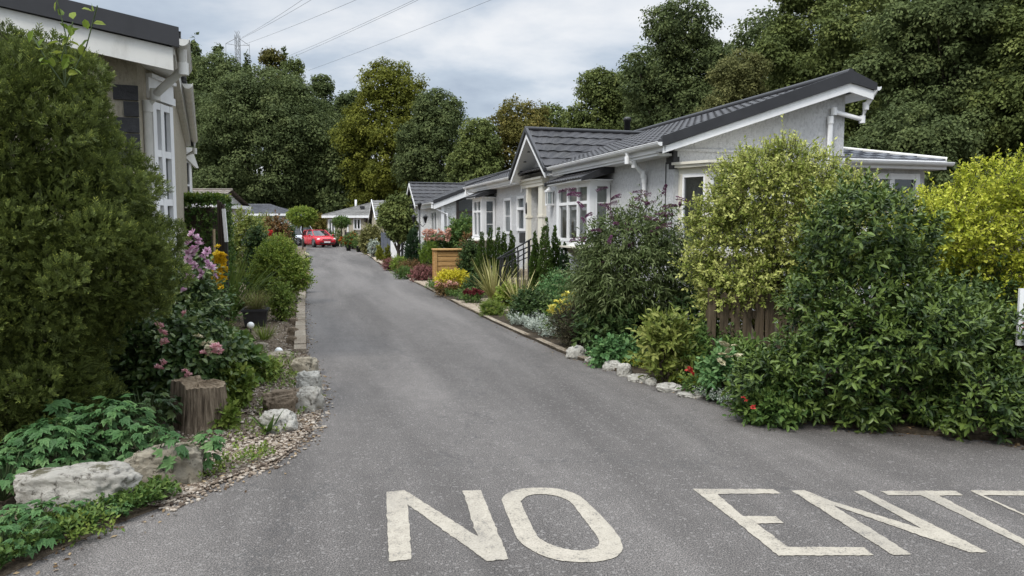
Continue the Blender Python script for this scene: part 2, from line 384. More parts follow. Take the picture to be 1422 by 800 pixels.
M['silver'] = leafmat('silver_leaf', (0.18, 0.22, 0.18), (0.33, 0.37, 0.31), (0.50, 0.53, 0.46), 0.7, 0.2)
M['yellowleaf'] = leafmat('yellow_leaf', (0.25, 0.24, 0.02), (0.52, 0.46, 0.03), (0.70, 0.60, 0.06), 0.5, 0.3)
M['redleaf'] = leafmat('red_leaf', (0.09, 0.02, 0.02), (0.22, 0.045, 0.05), (0.36, 0.10, 0.11), 0.6, 0.25)
M['heather'] = leafmat('heather_bloom', (0.06, 0.05, 0.02), (0.18, 0.08, 0.07), (0.34, 0.14, 0.14), 0.7, 0.2)
M['bronze'] = leafmat('bronze_leaf', (0.05, 0.035, 0.012), (0.13, 0.085, 0.03), (0.24, 0.12, 0.05), 0.55, 0.25)
M['phormium'] = leafmat('striped_strap_leaf', (0.08, 0.11, 0.03), (0.26, 0.26, 0.08), (0.48, 0.44, 0.20), 0.5, 0.2)
M['strap'] = leafmat('green_strap_leaf', (0.04, 0.075, 0.018), (0.09, 0.15, 0.03), (0.20, 0.25, 0.06), 0.5, 0.25)
M['grass'] = leafmat('tuft_grass', (0.07, 0.08, 0.03), (0.15, 0.15, 0.05), (0.28, 0.24, 0.11), 0.6, 0.25)
M['weed'] = leafmat('low_green_weed', (0.05, 0.09, 0.015), (0.12, 0.18, 0.03), (0.24, 0.28, 0.06), 0.55, 0.25)
M['sedum'] = leafmat('yellow_green_mat', (0.09, 0.11, 0.012), (0.20, 0.22, 0.02), (0.34, 0.34, 0.05), 0.55, 0.2)
M['pink'] = leafmat('pink_petal', (0.56, 0.24, 0.28), (0.72, 0.4, 0.42), (0.82, 0.58, 0.57), 0.6, 0.3)
M['mauve'] = leafmat('mauve_petal', (0.48, 0.25, 0.4), (0.66, 0.44, 0.57), (0.8, 0.64, 0.72), 0.6, 0.3)
M['yellow'] = leafmat('yellow_petal', (0.55, 0.34, 0.01), (0.74, 0.50, 0.02), (0.80, 0.64, 0.08), 0.6, 0.3)
M['paleyellow'] = leafmat('pale_yellow_petal', (0.58, 0.52, 0.06), (0.74, 0.68, 0.13), (0.82, 0.78, 0.30), 0.6, 0.3)
M['red'] = leafmat('red_petal', (0.40, 0.03, 0.03), (0.60, 0.07, 0.06), (0.72, 0.16, 0.12), 0.6, 0.3)
M['orange'] = leafmat('orange_petal', (0.45, 0.08, 0.02), (0.62, 0.16, 0.03), (0.75, 0.30, 0.05), 0.6, 0.3)
M['creamflower'] = leafmat('cream_petal', (0.40, 0.36, 0.22), (0.56, 0.52, 0.34), (0.70, 0.66, 0.48), 0.7, 0.2)
M['salmon'] = leafmat('salmon_petal', (0.45, 0.20, 0.15), (0.62, 0.36, 0.27), (0.72, 0.52, 0.42), 0.7, 0.2)
M['tree_dark'] = leafmat('dark_tree_leaf', (0.056, 0.076, 0.029), (0.116, 0.148, 0.053), (0.225, 0.25, 0.097), 0.7, 0.28, 0.12, 0.12)
M['tree_mid'] = leafmat('mid_tree_leaf', (0.064, 0.084, 0.027), (0.14, 0.172, 0.05), (0.27, 0.285, 0.09), 0.7, 0.28, 0.12, 0.12)
M['tree_yellow'] = leafmat('yellowing_tree_leaf', (0.08, 0.092, 0.015), (0.165, 0.178, 0.028), (0.3, 0.29, 0.05), 0.7, 0.3, 0.12)
M['tree_olive'] = leafmat('olive_tree_leaf', (0.085, 0.092, 0.032), (0.17, 0.172, 0.062), (0.28, 0.265, 0.1), 0.7, 0.3, 0.12)
M['tree_rust'] = leafmat('rusty_tree_leaf', (0.068, 0.068, 0.016), (0.145, 0.132, 0.032), (0.28, 0.2, 0.06), 0.7, 0.28, 0.12)
M['stem'] = plain('brown_stem', (0.06, 0.045, 0.03), 0.85, 0.3, 20)
M['greenstem'] = plain('green_stem', (0.06, 0.09, 0.03), 0.7, 0.3, 20)
# ------------------------------------------------------------------ foliage generators
def nrm(a): return a / np.maximum(np.linalg.norm(a, axis=-1, keepdims=True), 1e-9)
ZU = np.array([0, 0, 1.0])
def leafquads(mb, P, D, NN, L, W, tint, mi=0, detail=0, droop=0.0):
    """one leaf per row: base P, axis D, face normal NN, length L, width W"""
    m = len(P); D = nrm(D); S = nrm(np.cross(D, NN)); NN = np.cross(S, D)
    L = np.broadcast_to(np.asarray(L, float), (m,))[:, None]; W = np.broadcast_to(np.asarray(W, float), (m,))[:, None]
    tint = np.clip(np.broadcast_to(tint, (m,)), 0, 1)
    if detail == 0:
        a = P; b = P + D * L * .48 + S * W * .5 + NN * W * .12; c = P + D * L - ZU * L * droop; d = P + D * L * .48 - S * W * .5 + NN * W * .12
        V = np.stack([a, b, c, d], 1).reshape(-1, 3); i = np.arange(m)[:, None] * 4
        mb.add(V, np.concatenate([i, i + 1, i + 2, i + 3], 1), tint, mi)
    else:
        q = []
        up = NN * W * .14
        m1 = P + D * L * .3; m2 = P + D * L * .7 - ZU * L * droop * .4; tip = P + D * L - ZU * L * droop
        V = np.stack([P, m1, m2, tip, m1 + S * W * .46 + up, m2 + S * W * .40 + up, m1 - S * W * .46 + up, m2 - S * W * .40 + up], 1).reshape(-1, 3)
        i = np.arange(m)[:, None] * 8
        quads = np.concatenate([np.concatenate([i + 1, i + 2, i + 5, i + 4], 1), np.concatenate([i + 2, i + 1, i + 6, i + 7], 1)], 0)
        base = mb.n
        mb.add(V, quads, np.concatenate([tint, tint]), mi)
        tris = np.concatenate([np.concatenate([i, i + 1, i + 4], 1), np.concatenate([i + 2, i + 3, i + 5], 1), np.concatenate([i + 1, i, i + 6], 1), np.concatenate([i + 3, i + 2, i + 7], 1)], 0) - (mb.n - base)
        mb.f.setdefault(3, []).append((tris + mb.n, np.tile(tint, 4), np.full(len(tris), mi), np.full(len(tris), False)))
def lobes_points(lobes, n, rng, inner=0.3, zmin=0.03, upbias=0.0):
    lob = np.array([[*l[0], *((l[1],) * 3 if not isinstance(l[1], (tuple, list)) else l[1])] for l in lobes], float)
    area = (lob[:, 3] * lob[:, 4] + lob[:, 4] * lob[:, 5] + lob[:, 3] * lob[:, 5]); area /= area.sum()
    P = np.zeros((0, 3)); Nn = np.zeros((0, 3))
    for _ in range(12):
        k = int(n * 1.6) + 50
        w = rng.choice(len(lob), k, p=area); d = nrm(rng.normal(size=(k, 3)))
        if upbias: d = nrm(d + ZU * upbias)
        r = 1 - inner * rng.random(k) ** 1.6
        p = lob[w, :3] + d * lob[w, 3:] * r[:, None]
        nn = nrm(d / lob[w, 3:])
        keep = p[:, 2] > zmin
        for j in range(len(lob)):
            q = np.linalg.norm((p - lob[j, :3]) / lob[j, 3:], axis=1)
            keep &= ~((q < 0.72) & (w != j))
        P = np.concatenate([P, p[keep]]); Nn = np.concatenate([Nn, nn[keep]])
        if len(P) >= n: break
    return P[:n], Nn[:n]
def twig_leaves(mb, P, Nn, rng, L=.2, k=8, ll=.05, lw=.022, up=.4, jit=.45, spread=.9, droop=0.05, detail=0, mi=0, tipt=.25, stems=None, hang=0.0):
    m = len(P)
    D = nrm(Nn + ZU * up + jit * rng.normal(size=(m, 3)))
    Ls = L * (.6 + .8 * rng.random(m))
    e1 = nrm(np.cross(D, rng.normal(size=(m, 3)))); e2 = np.cross(D, e1)
    ct = rng.random(m) * .5 + .12; a0 = rng.random(m) * 6.28
    if stems is not None:
        V = np.stack([P, P + D * Ls[:, None] * .95, P + D * Ls[:, None] * .95 + e1 * .004, P + e1 * .006], 1).reshape(-1, 3)
        i = np.arange(m)[:, None] * 4; stems.add(V, np.concatenate([i, i + 1, i + 2, i + 3], 1))
    for i in range(k):
        t = (i + .5) / k
        ang = a0 + i * 2.4
        rad = e1 * np.cos(ang)[:, None] + e2 * np.sin(ang)[:, None]
        pos = P + D * (Ls * t)[:, None] - ZU * (hang * t * t * Ls)[:, None]
        ld = nrm(D * (.35 + .75 * t) + rad * spread + .25 * rng.normal(size=(m, 3)) - ZU * hang * .8)
        nn = nrm(D + ZU * .6 + .35 * rng.normal(size=(m, 3)))
        s = .65 + .7 * rng.random(m)
        leafquads(mb, pos, ld, nn, ll * s, lw * s, ct + tipt * t + .18 * (rng.random(m) - .3), mi, detail, droop)
def sprays(mb, P, Nn, rng, size=.12, k=7, bw=.014, up=.6, jit=.4, mi=0, tipt=.35):
    """flat feathery conifer sprays"""
    m = len(P); D = nrm(Nn + ZU * up + jit * rng.normal(size=(m, 3)))
    S = nrm(np.cross(D, Nn + .8 * rng.normal(size=(m, 3)))); NN = np.cross(S, D)
    Ls = size * (.55 + .9 * rng.random(m)); ct = rng.random(m) * .35 + .05
    leafquads(mb, P, D, NN, Ls, bw * 1.2, ct, mi)
    for i in range(k):
        t = (i + .6) / k; sg = 1 if i % 2 else -1
        pos = P + D * (Ls * t * .85)[:, None]
        d = nrm(D * .9 + S * sg * .75 + .15 * rng.normal(size=(m, 3)))
        leafquads(mb, pos, d, NN, Ls * (.62 - .36 * t), bw, ct + tipt * t * rng.random(m) ** .6, mi)
def blades(mb, c, n, rng, length=.6, width=.03, spread=.6, segs=6, arch=.9, mi=0, base=.06, lean=(0, 0)):
    for j in range(n):
        a = rng.random() * 2 * PI; s = spread * (.25 + .9 * rng.random()); L = length * (.6 + .55 * rng.random())
        d = np.array([math.cos(a) * s + lean[0], math.sin(a) * s + lean[1], 1.0]); d /= np.linalg.norm(d)
        p = np.array(c) + np.array([math.cos(a), math.sin(a), 0]) * base * rng.random()
        side = np.cross(d, ZU); side = side / max(np.linalg.norm(side), 1e-6); tw = (rng.random() - .5) * .8
        side = side * math.cos(tw) + np.array([0, 0, 1]) * math.sin(tw) * .3
        vs = []; w0 = width * (.7 + .5 * rng.random())
        for i in range(segs + 1):
            t = i / segs; w = w0 * (1 - t ** 2.2) * (.75 + .5 * t) * .5
            vs += [tuple(p - side * w), tuple(p + side * w)]
            d = d - ZU * arch * s * (t + .15) * 1.3 / segs; d /= np.linalg.norm(d); p = p + d * L / segs
        fs = np.array([(2 * i, 2 * i + 1, 2 * i + 3, 2 * i + 2) for i in range(segs)])
        mb.add(vs, fs, np.clip(rng.random() * .6 + .2 + np.linspace(0, .25, segs), 0, 1), mi)
def box_lobes(rng, w, d, h, n=9, z0=0.0, lumps=.34, core=.80):
    L = [((0, 0, z0 + h * .5), (w / 2 * core, d / 2 * core, h * .5 * .92))]
    for _ in range(n):
        u = nrm(rng.normal(size=3)); u[2] = abs(u[2]) * .9 - .25; r = min(w, d, h) * lumps * (.55 + .6 * rng.random())
        L.append(((u[0] * (w / 2 - r * .8), u[1] * (d / 2 - r * .8), z0 + h * .5 + u[2] * (h * .5 - r * .75)), (r, r, r * .85)))
    return L
def inner_stems(lobes, rng, base_r=.03, n=7, z0=0.0, spread=.12):
    mb = MB()
    for i in range(n):
        l = lobes[int(rng.integers(len(lobes)))]; c = np.array(l[0], float)
        a = rng.random() * 6.28; b = np.array([math.cos(a), math.sin(a), 0]) * spread * rng.random()
        b[2] = z0
        mid = b * .5 + c * .5 + rng.normal(size=3) * .04; mid[2] = max(mid[2], z0 + .02)
        mb.tube([b, mid, c], [base_r, base_r * .7, base_r * .3], 6)
    return mb
def knobs(L, rng, n, r, keep=True):
    """small leafy humps over the surface of the big lobes, with hollows between them"""
    P, Nn = lobes_points(L, n, rng, .12, r * .3); out = [(l[0], tuple(np.array(l[1] if isinstance(l[1], (tuple, list)) else (l[1],) * 3) * .86)) for l in L] if keep else []
    for p, q in zip(P, Nn):
        k = r * (.6 + .7 * rng.random()); out.append((tuple(p - q * k * .35), (k, k, k * .8)))
    return out
SEED = [100]
def frame(x0, x1, yt, yb, Y=None):
    """where a plant stands and how large it is, measured from its outline in the photograph"""
    if Y is None: Y = G((x0 + x1) / 2, yb)[1]
    c = AT((x0 + x1) / 2, yt, Y)
    return (c[0], Y, 0.0), (x1 - x0) * Y / F, c[2]
def shrub(name, label, cat, box, Y, mat, n=900, depth=.85, kind='twig', group=None, lobes=None, z0=0.0, nl=9, stem=True, lumps=.34, inner=.32, core=.80, **kw):
    SEED[0] += 1; rng = np.random.default_rng(SEED[0])
    loc, w, h = frame(*box, Y)
    root = thing(name, label, cat, loc, 0, group)
    reach = kw.get('L', 0) if kind == 'twig' else 0
    we, he = max(w - 1.3 * reach, w * .55), max(h - .75 * reach, h * .6)
    L = lobes if lobes is not None else box_lobes(rng, we, we * depth, he - z0, nl, z0, lumps, core)
    LS = knobs(L, rng, int(np.clip(n / 16, 14, 80)), .17 * min(we, he) if n < 1200 else .13 * min(we, he)) if n >= 200 else L
    P, Nn = lobes_points(LS, n, rng, inner)
    mb = MB()
    if kind == 'twig': twig_leaves(mb, P, Nn, rng, **kw)
    else: sprays(mb, P, Nn, rng, **kw)
    mb.build('foliage', M[mat], root)
    if stem: inner_stems(L, rng, .012 + .012 * min(w, 1.5), 9, 0, w * .1).build('branches', M['stem'], root)
    return root, L, rng
def bloom_mesh(name, mat, rng, r=.04, n=26, flat=.6, pet=.6):
    mb = MB(); d = nrm(rng.normal(size=(n, 3))); d[:, 2] = np.abs(d[:, 2]) * flat
    leafquads(mb, d * r * .25, d, nrm(d * .3 + ZU + .3 * rng.normal(size=(n, 3))), r * (.6 + .5 * rng.random(n)), r * pet, rng.random(n))
    return mb.build(name, M[mat])
def blooms(root, mat, pts, rng, r=.04, n=26, name='flower', flat=.6):
    """each flower head a part of its plant; heads share one mesh"""
    o = None
    for i, p in enumerate(pts):
        if o is None: o = bloom_mesh(name, mat, rng, r, n, flat); c = o
        else: c = o.copy(); COL.objects.link(c)
        c.parent = root; c.location = p; s = .75 + .5 * rng.random(); c.scale = (s, s, s)
        c.rotation_euler = (rng.normal() * .5, rng.normal() * .5, rng.random() * 6)
def column(name, label, box, Y, mat, n=700, group=None, size=.10, bw=.016, waist=.55):
    SEED[0] += 1; rng = np.random.default_rng(SEED[0]); loc, w, h = frame(*box, Y)
    root = thing(name, label, 'conifer', loc, 0, group); r = w / 2
    L = []
    for i in range(11):
        t = i / 10; rr = r * (1 - t ** 1.7 * .82) * (.80 + .2 * rng.random()) * (.8 + .2 * min(1, t * 5))
        L.append(((rng.normal() * r * .10, rng.normal() * r * .10, h * (.06 + .84 * t)), (rr, rr, h * .10)))
    P, Nn = lobes_points(L, n, rng, .35)
    mb = MB(); sprays(mb, P, Nn * .6, rng, size, 6, bw, up=1.1, jit=.3); mb.build('foliage', M[mat], root)
    MB().tube([(0, 0, 0), (0, 0, h * .8)], [r * .18, r * .05], 6).build('stem', M['stem'], root)
    return root
def tree(name, label, px, Y, top_py, wpx, mat, n=16000, leaf=.3, nl=16, seed=1, cb=.2, z0=0.0, lobe=(.30, .46), flat=.72, clump=14, rx=None, group=None, conif=False, open_=.0, trunk_r=None, depth=.9, lump_spread=.5, tilt=0.0, core=.80, csize=.12):
    rng = np.random.default_rng(seed)
    c = AT(px, top_py, Y); h = c[2] - z0; r = wpx * Y / F / 2
    root = thing(name, label, 'tree', (c[0], Y, z0), 0, group)
    L = []
    for i in range(nl):
        u = nrm(rng.normal(size=3)); t = rng.random() ** .4
        env = np.array([r, r * depth, h * (1 - cb) / 2]); lr = r * (lobe[0] + (lobe[1] - lobe[0]) * rng.random())
        zc = h * (cb + 1) / 2
        inn = np.maximum(env - np.array([lr, lr, lr * flat]), env * .15)
        p = u * t * inn
        if conif: p[:2] *= .25 + .9 * (1 - (p[2] / env[2] + 1) / 2); lr *= (.45 + .75 * (1 - (p[2] / env[2] + 1) / 2))
        L.append(((p[0] + tilt * p[2], p[1], zc + p[2]), (lr, lr, lr * flat)))
    top = r * .16 if conif else r * .46
    L.append(((0, 0, h - top * flat), (top, top, top * flat)))
    if conif: L += [((0, 0, h * t), (r * (.12 + 1.9 * (1 - t)),) * 3) for t in (.66, .74, .81, .87, .92, .96)]
    if core: L.append(((tilt * 0, 0, h * (cb + 1) / 2), (r * core, r * depth * core, h * (1 - cb) / 2 * core)))
    Rc = csize * r; clump = int(np.clip(2.1 * Rc * Rc / (leaf * leaf * .30), 40, 420)); nc = max(30, n // clump)
    P, Nn = lobes_points(L, nc, rng, .38, h * .04, .10)
    cr = Rc * (.6 + .8 * rng.random(len(P)))
    u = nrm(rng.normal(size=(len(P) * clump, 3)) + np.repeat(Nn, clump, 0) * .5 + ZU * .65)
    crr = np.repeat(cr, clump)[:, None]
    q = np.repeat(P, clump, 0) + u * crr * np.array([1, 1, .62]) * (1 - .55 * rng.random((len(u), 1)) ** 2.2) + rng.normal(size=u.shape) * leaf * .5
    ct = np.repeat(rng.random(len(P)) * .5 + .12, clump) + .24 * (rng.random(len(q)) - .4)
    nn = nrm(u * 1.0 + ZU * .35 + .40 * rng.normal(size=q.shape))
    P2, N2 = lobes_points([(l[0], tuple(np.array(l[1]) * .74)) for l in L], n // 9, rng, .5, h * .03)
    q = np.concatenate([q, P2]); nn = np.concatenate([nn, nrm(N2 + .5 * rng.normal(size=P2.shape))]); ct = np.concatenate([ct, rng.random(len(P2)) * .3])
    d = nrm(np.cross(nn, rng.normal(size=q.shape)) - ZU * .3)
    s = leaf * (.6 + .8 * rng.random(len(q))); s[-len(P2):] *= 1.9
    mb = MB(); leafquads(mb, q, d, nn, s, s * .62, ct)
    mb.build('crown', M[mat], root)
    tr = trunk_r or max(.12, h * .018)
    tb = MB(); k = 6
    pts = [np.array([rng.normal() * tr * .5 * i / k, rng.normal() * tr * .5 * i / k, h * .72 * i / k - .2]) for i in range(k + 1)]
    tb.tube(pts, [tr * (1.25 if i == 0 else 1 - .8 * i / k) for i in range(k + 1)], 9)
    for i in range(12):
        l = np.array(L[int(rng.integers(len(L)))][0]); t = .25 + .6 * rng.random()
        s0 = pts[int(t * k)]; mid = s0 * .45 + l * .55 + np.array([0, 0, -.06 * h]) * rng.random()
        tb.tube([s0, mid, l], [tr * .5 * (1.1 - t), tr * .3 * (1.1 - t), tr * .1], 6)
    tb.build('trunk', M['bark'], root)
    return root
def rock(label, cx, Y, wpx_or_m, h, mat, seed, depth=.7, rz=0.0, sq=.75, group=None, z=-.02, name='rock', rough=.22):
    rng = random.Random(seed); bm = bmesh.new(); bmesh.ops.create_icosphere(bm, subdivisions=5, radius=1)
    w = wpx_or_m / 2; off = Vector((rng.random() * 50, rng.random() * 50, rng.random() * 50))
    for v in bm.verts:
        p = v.co.copy()
        q = Vector([math.copysign(abs(c) ** sq, c) for c in p])
        k = 1 + rough * 1.1 * mnoise.noise(p * 1.1 + off) + rough * .6 * mnoise.noise(p * 2.7 + off) + rough * .35 * mnoise.noise(p * 7 + off) + rough * .22 * mnoise.noise(p * 16 + off) - rough * .8 * max(0, mnoise.noise(p * 4.5 - off) - .25)
        # chipped facets
        q = q * k
        v.co = Vector((q.x * w, q.y * w * depth, max(q.z, -.75) * h * .55 + h * .42))
    me = bpy.data.meshes.new(name); bm.to_mesh(me); bm.free(); me.materials.append(M[mat])
    for p in me.polygons: p.use_smooth = rng.random() < 2
    o = bpy.data.objects.new(name, me); COL.objects.link(o); o.location = (cx, Y, z); o.rotation_euler = (0, 0, rz)
    tag(o, label, 'rock', group); return o
# ------------------------------------------------------------------ building parts
def tile_roof(mb, p0, U, V, u0, u1, vlen, course=.36, pitch=.30, lift=.028, wave=.012, mi=0, seg=None, ulim=None):
    """rows of interlocking tiles on the slope p0 + u*U + v*V, u from u0 to u1 (or ulim(v)), v from 0 to vlen"""
    p0, U, V = Vector(p0), Vector(U).normalized(), Vector(V).normalized(); n = U.cross(V).normalized()
    if n.z < 0: n = -n
    rows = max(1, int(round(vlen / course))); course = vlen / rows
    for r in range(rows):
        va, vb = r * course, (r + 1) * course + .01
        a, b = ulim(va + course * .5) if ulim else (u0, u1)
        a2, b2 = ulim(min(vb, vlen)) if ulim else (u0, u1); a1, b1 = ulim(va) if ulim else (u0, u1)
        if b1 - a1 < .02: continue
        k = seg or max(2, min(400, int((b1 - a1) / (pitch / 4)))); top, bot, low = [], [], []
        for i in range(k + 1):
            t = i / k; ua = a1 + (b1 - a1) * t; ub = a2 + (b2 - a2) * t
            wv = wave * math.sin(2 * PI * ua / pitch); w2 = wave * math.sin(2 * PI * ub / pitch)
            bot.append(tuple(p0 + U * ua + V * va + n * (lift + wv))); top.append(tuple(p0 + U * ub + V * vb + n * (.004 + w2)))
            low.append(tuple(p0 + U * ua + V * va + n * (-.004)))
        m = k + 1
        fs = [(i, i + 1, m + i + 1, m + i) for i in range(k)] + [(2 * m + i, 2 * m + i + 1, i + 1, i) for i in range(k)]
        mb.add(bot + top + low, np.array(fs), mi=mi)
    return mb
def wall_cells(mb, O, U, ulen, z0, z1, openings, th=.25, mi=0):
    """a wall in the plane O + u*U with real openings (u0,u1,z0,z1) and their reveals; th is the inward vector length"""
    U = Vector((U[0], U[1], 0)).normalized(); inn = Vector((-U.y, U.x, 0)) * th; O = Vector((O[0], O[1], 0))
    us = sorted({0, ulen, *[o[0] for o in openings], *[o[1] for o in openings]}); zs = sorted({z0, z1, *[o[2] for o in openings], *[o[3] for o in openings]})
    P = lambda u, z: O + U * u + Vector((0, 0, z))
    for i in range(len(us) - 1):
        for j in range(len(zs) - 1):
            um, zm = (us[i] + us[i + 1]) / 2, (zs[j] + zs[j + 1]) / 2
            if any(o[0] < um < o[1] and o[2] < zm < o[3] for o in openings): continue
            mb.poly([tuple(P(us[i], zs[j])), tuple(P(us[i + 1], zs[j])), tuple(P(us[i + 1], zs[j + 1])), tuple(P(us[i], zs[j + 1]))], mi)
    for a, b, c, d in openings:
        q = [P(a, c), P(b, c), P(b, d), P(a, d)]
        for i in range(4):
            s, e = q[i], q[(i + 1) % 4]
            mb.poly([tuple(s), tuple(e), tuple(e + inn), tuple(s + inn)], mi)
    return mb
def window(parent, O, U, w, h, z, cols=(0, .5, 1), rows=None, fr=.055, dp=.06, curtain=None, sill=False, room=True, name='window', mat='upvc', bars=0, glass='glass', deep=.16, out=0.0):
    """uPVC window: frame with mullions; pane, curtain and a dark sheet painted as the unlit room are its sub-parts. O is the lower corner on the wall, outward = U x Z"""
    U = Vector((U[0], U[1], 0)).normalized(); Nn = Vector((U.y, -U.x, 0)); O = Vector((O[0], O[1], z)) + Nn * out; Z = Vector((0, 0, 1))
    rows = rows or (0, 1)
    def pt(u, v, n=0): return tuple(O + U * (u * w) + Z * (v * h) + Nn * n)
    f = MB()
    for i, c in enumerate(cols):
        off = fr / 2 / w * (1 if i == 0 else -1 if i == len(cols) - 1 else 0)
        f.bar(pt(c + off, 0), pt(c + off, 1), dp, fr, up=tuple(U))
    for i, r in enumerate(rows):
        off = fr / 2 / h * (1 if i == 0 else -1 if i == len(rows) - 1 else 0)
        for a, b in zip(cols[:-1], cols[1:]):
            f.bar(pt(a + fr / w * .5 + .001, r + off, -.004), pt(b - fr / w * .5 - .001, r + off, -.004), dp, fr * .98)
    if bars:
        for i in range(1, bars + 1):
            v = i / (bars + 1); f.bar(pt(.02, v, -.012), pt(.98, v, -.012), .014, .018)
    o = f.build(name, M[mat], parent)
    MB().poly([pt(.01, .01, -.012), pt(.99, .01, -.012), pt(.99, .99, -.012), pt(.01, .99, -.012)]).build('pane', M[glass], o)
    if curtain:
        c = MB(); k = max(8, int(w / .03)); vs = []
        for i in range(k + 1):
            t = i / k; b = .012 * math.sin(t * w * 70) + .006 * math.sin(t * w * 31)
            vs += [pt(.03 + .94 * t, .02, -.06 + b), pt(.03 + .94 * t, .98, -.06 + b)]
        gap = curtain[1] if isinstance(curtain, tuple) else (2, 2)
        fs = [(2 * i, 2 * i + 2, 2 * i + 3, 2 * i + 1) for i in range(k) if not gap[0] < i / k < gap[1]]
        c.add(vs, np.array(fs), smooth=True); c.build('curtain', M[curtain[0] if isinstance(curtain, tuple) else curtain], o)
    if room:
        MB().poly([pt(-.02, -.02, -deep), pt(1.02, -.02, -deep), pt(1.02, 1.02, -deep), pt(-.02, 1.02, -deep)]).build('dark_backing', M['room'], o)  # dark sheet, the shade of the room put into its colour
    if sill:
        MB().box2((0, 0, 0), (.001, .001, .001)) if False else None
        sl = MB(); sl.bar(pt(-.04, -.03, .04), pt(1.04, -.03, .04), .14, .045); sl.build('sill', M[mat], o)
    return o
# ================================================================== SETTING
def terrain_z(x, y):
    s = min(max((y - 78) / 70, 0), 1); s = s * s * (3 - 2 * s)
    l = min(max((20 - x) / 60, 0), 1)
    return -.04 + s * (2.5 + 9 * l)
def make_ground():
    xs = np.concatenate([np.linspace(-400, -60, 12), np.linspace(-55, 60, 36), np.linspace(70, 400, 12)]); ys = np.concatenate([np.linspace(-60, 70, 14), np.linspace(74, 170, 24), np.linspace(190, 500, 8)])
    V = [(x, y, terrain_z(x, y)) for y in ys for x in xs]; n = len(xs)
    f = np.array([(j * n + i, j * n + i + 1, (j + 1) * n + i + 1, (j + 1) * n + i) for j in range(len(ys) - 1) for i in range(n - 1)])
    structure(MB().add(V, f, smooth=True).build('ground', M['forestfloor']), 'dark woodland floor running under the trees behind the homes')
make_ground()
def smooth_line(pts, k=4):
    """Catmull-Rom through ground points"""
    P = [np.array(p[:2]) for p in pts]; out = []
    for i in range(len(P) - 1):
        a, b, c, d = P[max(i - 1, 0)], P[i], P[i + 1], P[min(i + 2, len(P) - 1)]
        for j in range(k):
            t = j / k; out.append(.5 * (2 * b + (c - a) * t + (2 * a - 5 * b + 4 * c - d) * t * t + (3 * b - a - 3 * c + d) * t ** 3))
    out.append(P[-1]); return out
LE = [(-14, .2), (-6, 1.3), G(-420, 930), G(-160, 858), G(0, 803), G(112, 750), G(250, 693), G(330, 660), G(382, 640), G(424, 604), G(441, 576), G(445, 548), G(437, 521), G(426, 497), G(424, 450), G(424, 405), G(428, 380), G(429, 362), G(424, 349), G(415, 343), (-24, 61)]
RE = [(15, 4.6), (8, 5.0), G(1500, 626), G(1422, 617), G(1300, 606), G(1150, 590), G(1000, 557), G(900, 531), G(800, 498), G(755, 479), G(700, 455), G(640, 425), G(590, 400), G(556, 382), G(530, 369), G(509, 354), G(494, 347.5), G(482, 344)]
LEs, REs = smooth_line(LE), smooth_line(RE)
rng0 = np.random.default_rng(5)
def ragged(line, a):
    return [p + rng0.normal(size=2) * a * min(1, .2 + p[1] / 12) for p in line]
LEs, REs = ragged(LEs, .012), ragged(REs, .012)
road_pts = [(-14, -8), (15, -8)] + [tuple(p) for p in REs] + [(-12.5, 66.5), (-26, 66.5)] + [tuple(p) for p in LEs[::-1]]
structure(MB().poly([(x, y, 0.0) for x, y in road_pts]).build('road', M['asphalt']), 'grey worn asphalt lane curving away to the parked cars')
# raised garden beds either side
def bed(name, line, outer, mat, label, z=.045):
    mb = MB(); top = [(p[0], p[1], z) for p in line] + [(x, y, z) for x, y in outer]
    mb.poly(top)
    for a, b in zip(line[:-1], line[1:]): mb.poly([(a[0], a[1], -.03), (b[0], b[1], -.03), (b[0], b[1], z), (a[0], a[1], z)])
    structure(mb.build(name, M[mat]), label)
bed('gravel_bed', LEs, [(-30, 60), (-40, 30), (-30, .2)], 'gravelsoil', 'stony tan garden bed left of the lane', .006)
bed('soil_bed', REs, [(-8, 75), (40, 60), (40, 4.6)], 'soil', 'dark planted soil bed right of the lane', .035)
def strip(name, line, w0, w1, z, mat, label, gap=None):
    mb = MB(); side = []
    for i, p in enumerate(line):
        t = line[min(i + 1, len(line) - 1)] - line[max(i - 1, 0)]; t = t / np.linalg.norm(t); side.append(np.array([-t[1], t[0]]))
    for i in range(len(line) - 1):
        a, b, sa, sb = line[i], line[i + 1], side[i], side[i + 1]
        d = (b - a); L = np.linalg.norm(d); g = d / L * .006 if gap else d * 0
        zz = z + (rng0.normal() * .004)
        q = [a + sa * w0 + g, b + sb * w0 - g, b + sb * w1 - g, a + sa * w1 + g]
        top = [(x, y, zz) for x, y in q]; mb.prism([(x, y, -.02) for x, y in q], (0, 0, zz + .02))
    structure(mb.build(name, M[mat]), label)
kl = smooth_line([G(425.5, 492), G(424, 450), G(424, 420), G(425, 405), G(428, 385)], 5)
strip('kerb', [np.array(p) for p in kl], .0, .15, .075, 'kerb', 'pale concrete edging kerb on the left side of the lane', True)
er = [p for p in REs if 8 < p[1] < 40]
strip('lane_edging', er, -.09, .0, .038, 'kerb', 'thin worn concrete edging on the right side of the lane')
# paving paths to the homes
def path(pts, label):
    structure(MB().prism([(*G(*p)[:2], .02) for p in pts], (0, 0, .03)).build('path', M['paving']), label)
path([(568, 389), (592, 400), (628, 398), (612, 386)], 'beige paved path beside the timber bin store')
path([(632, 421), (672, 441), (722, 432), (742, 421), (700, 415)], 'beige paved path crossing the flower bed below the handrails')
path([(508, 353), (532, 369), (548, 367), (526, 354)], 'pale paved strip by the brick planter')

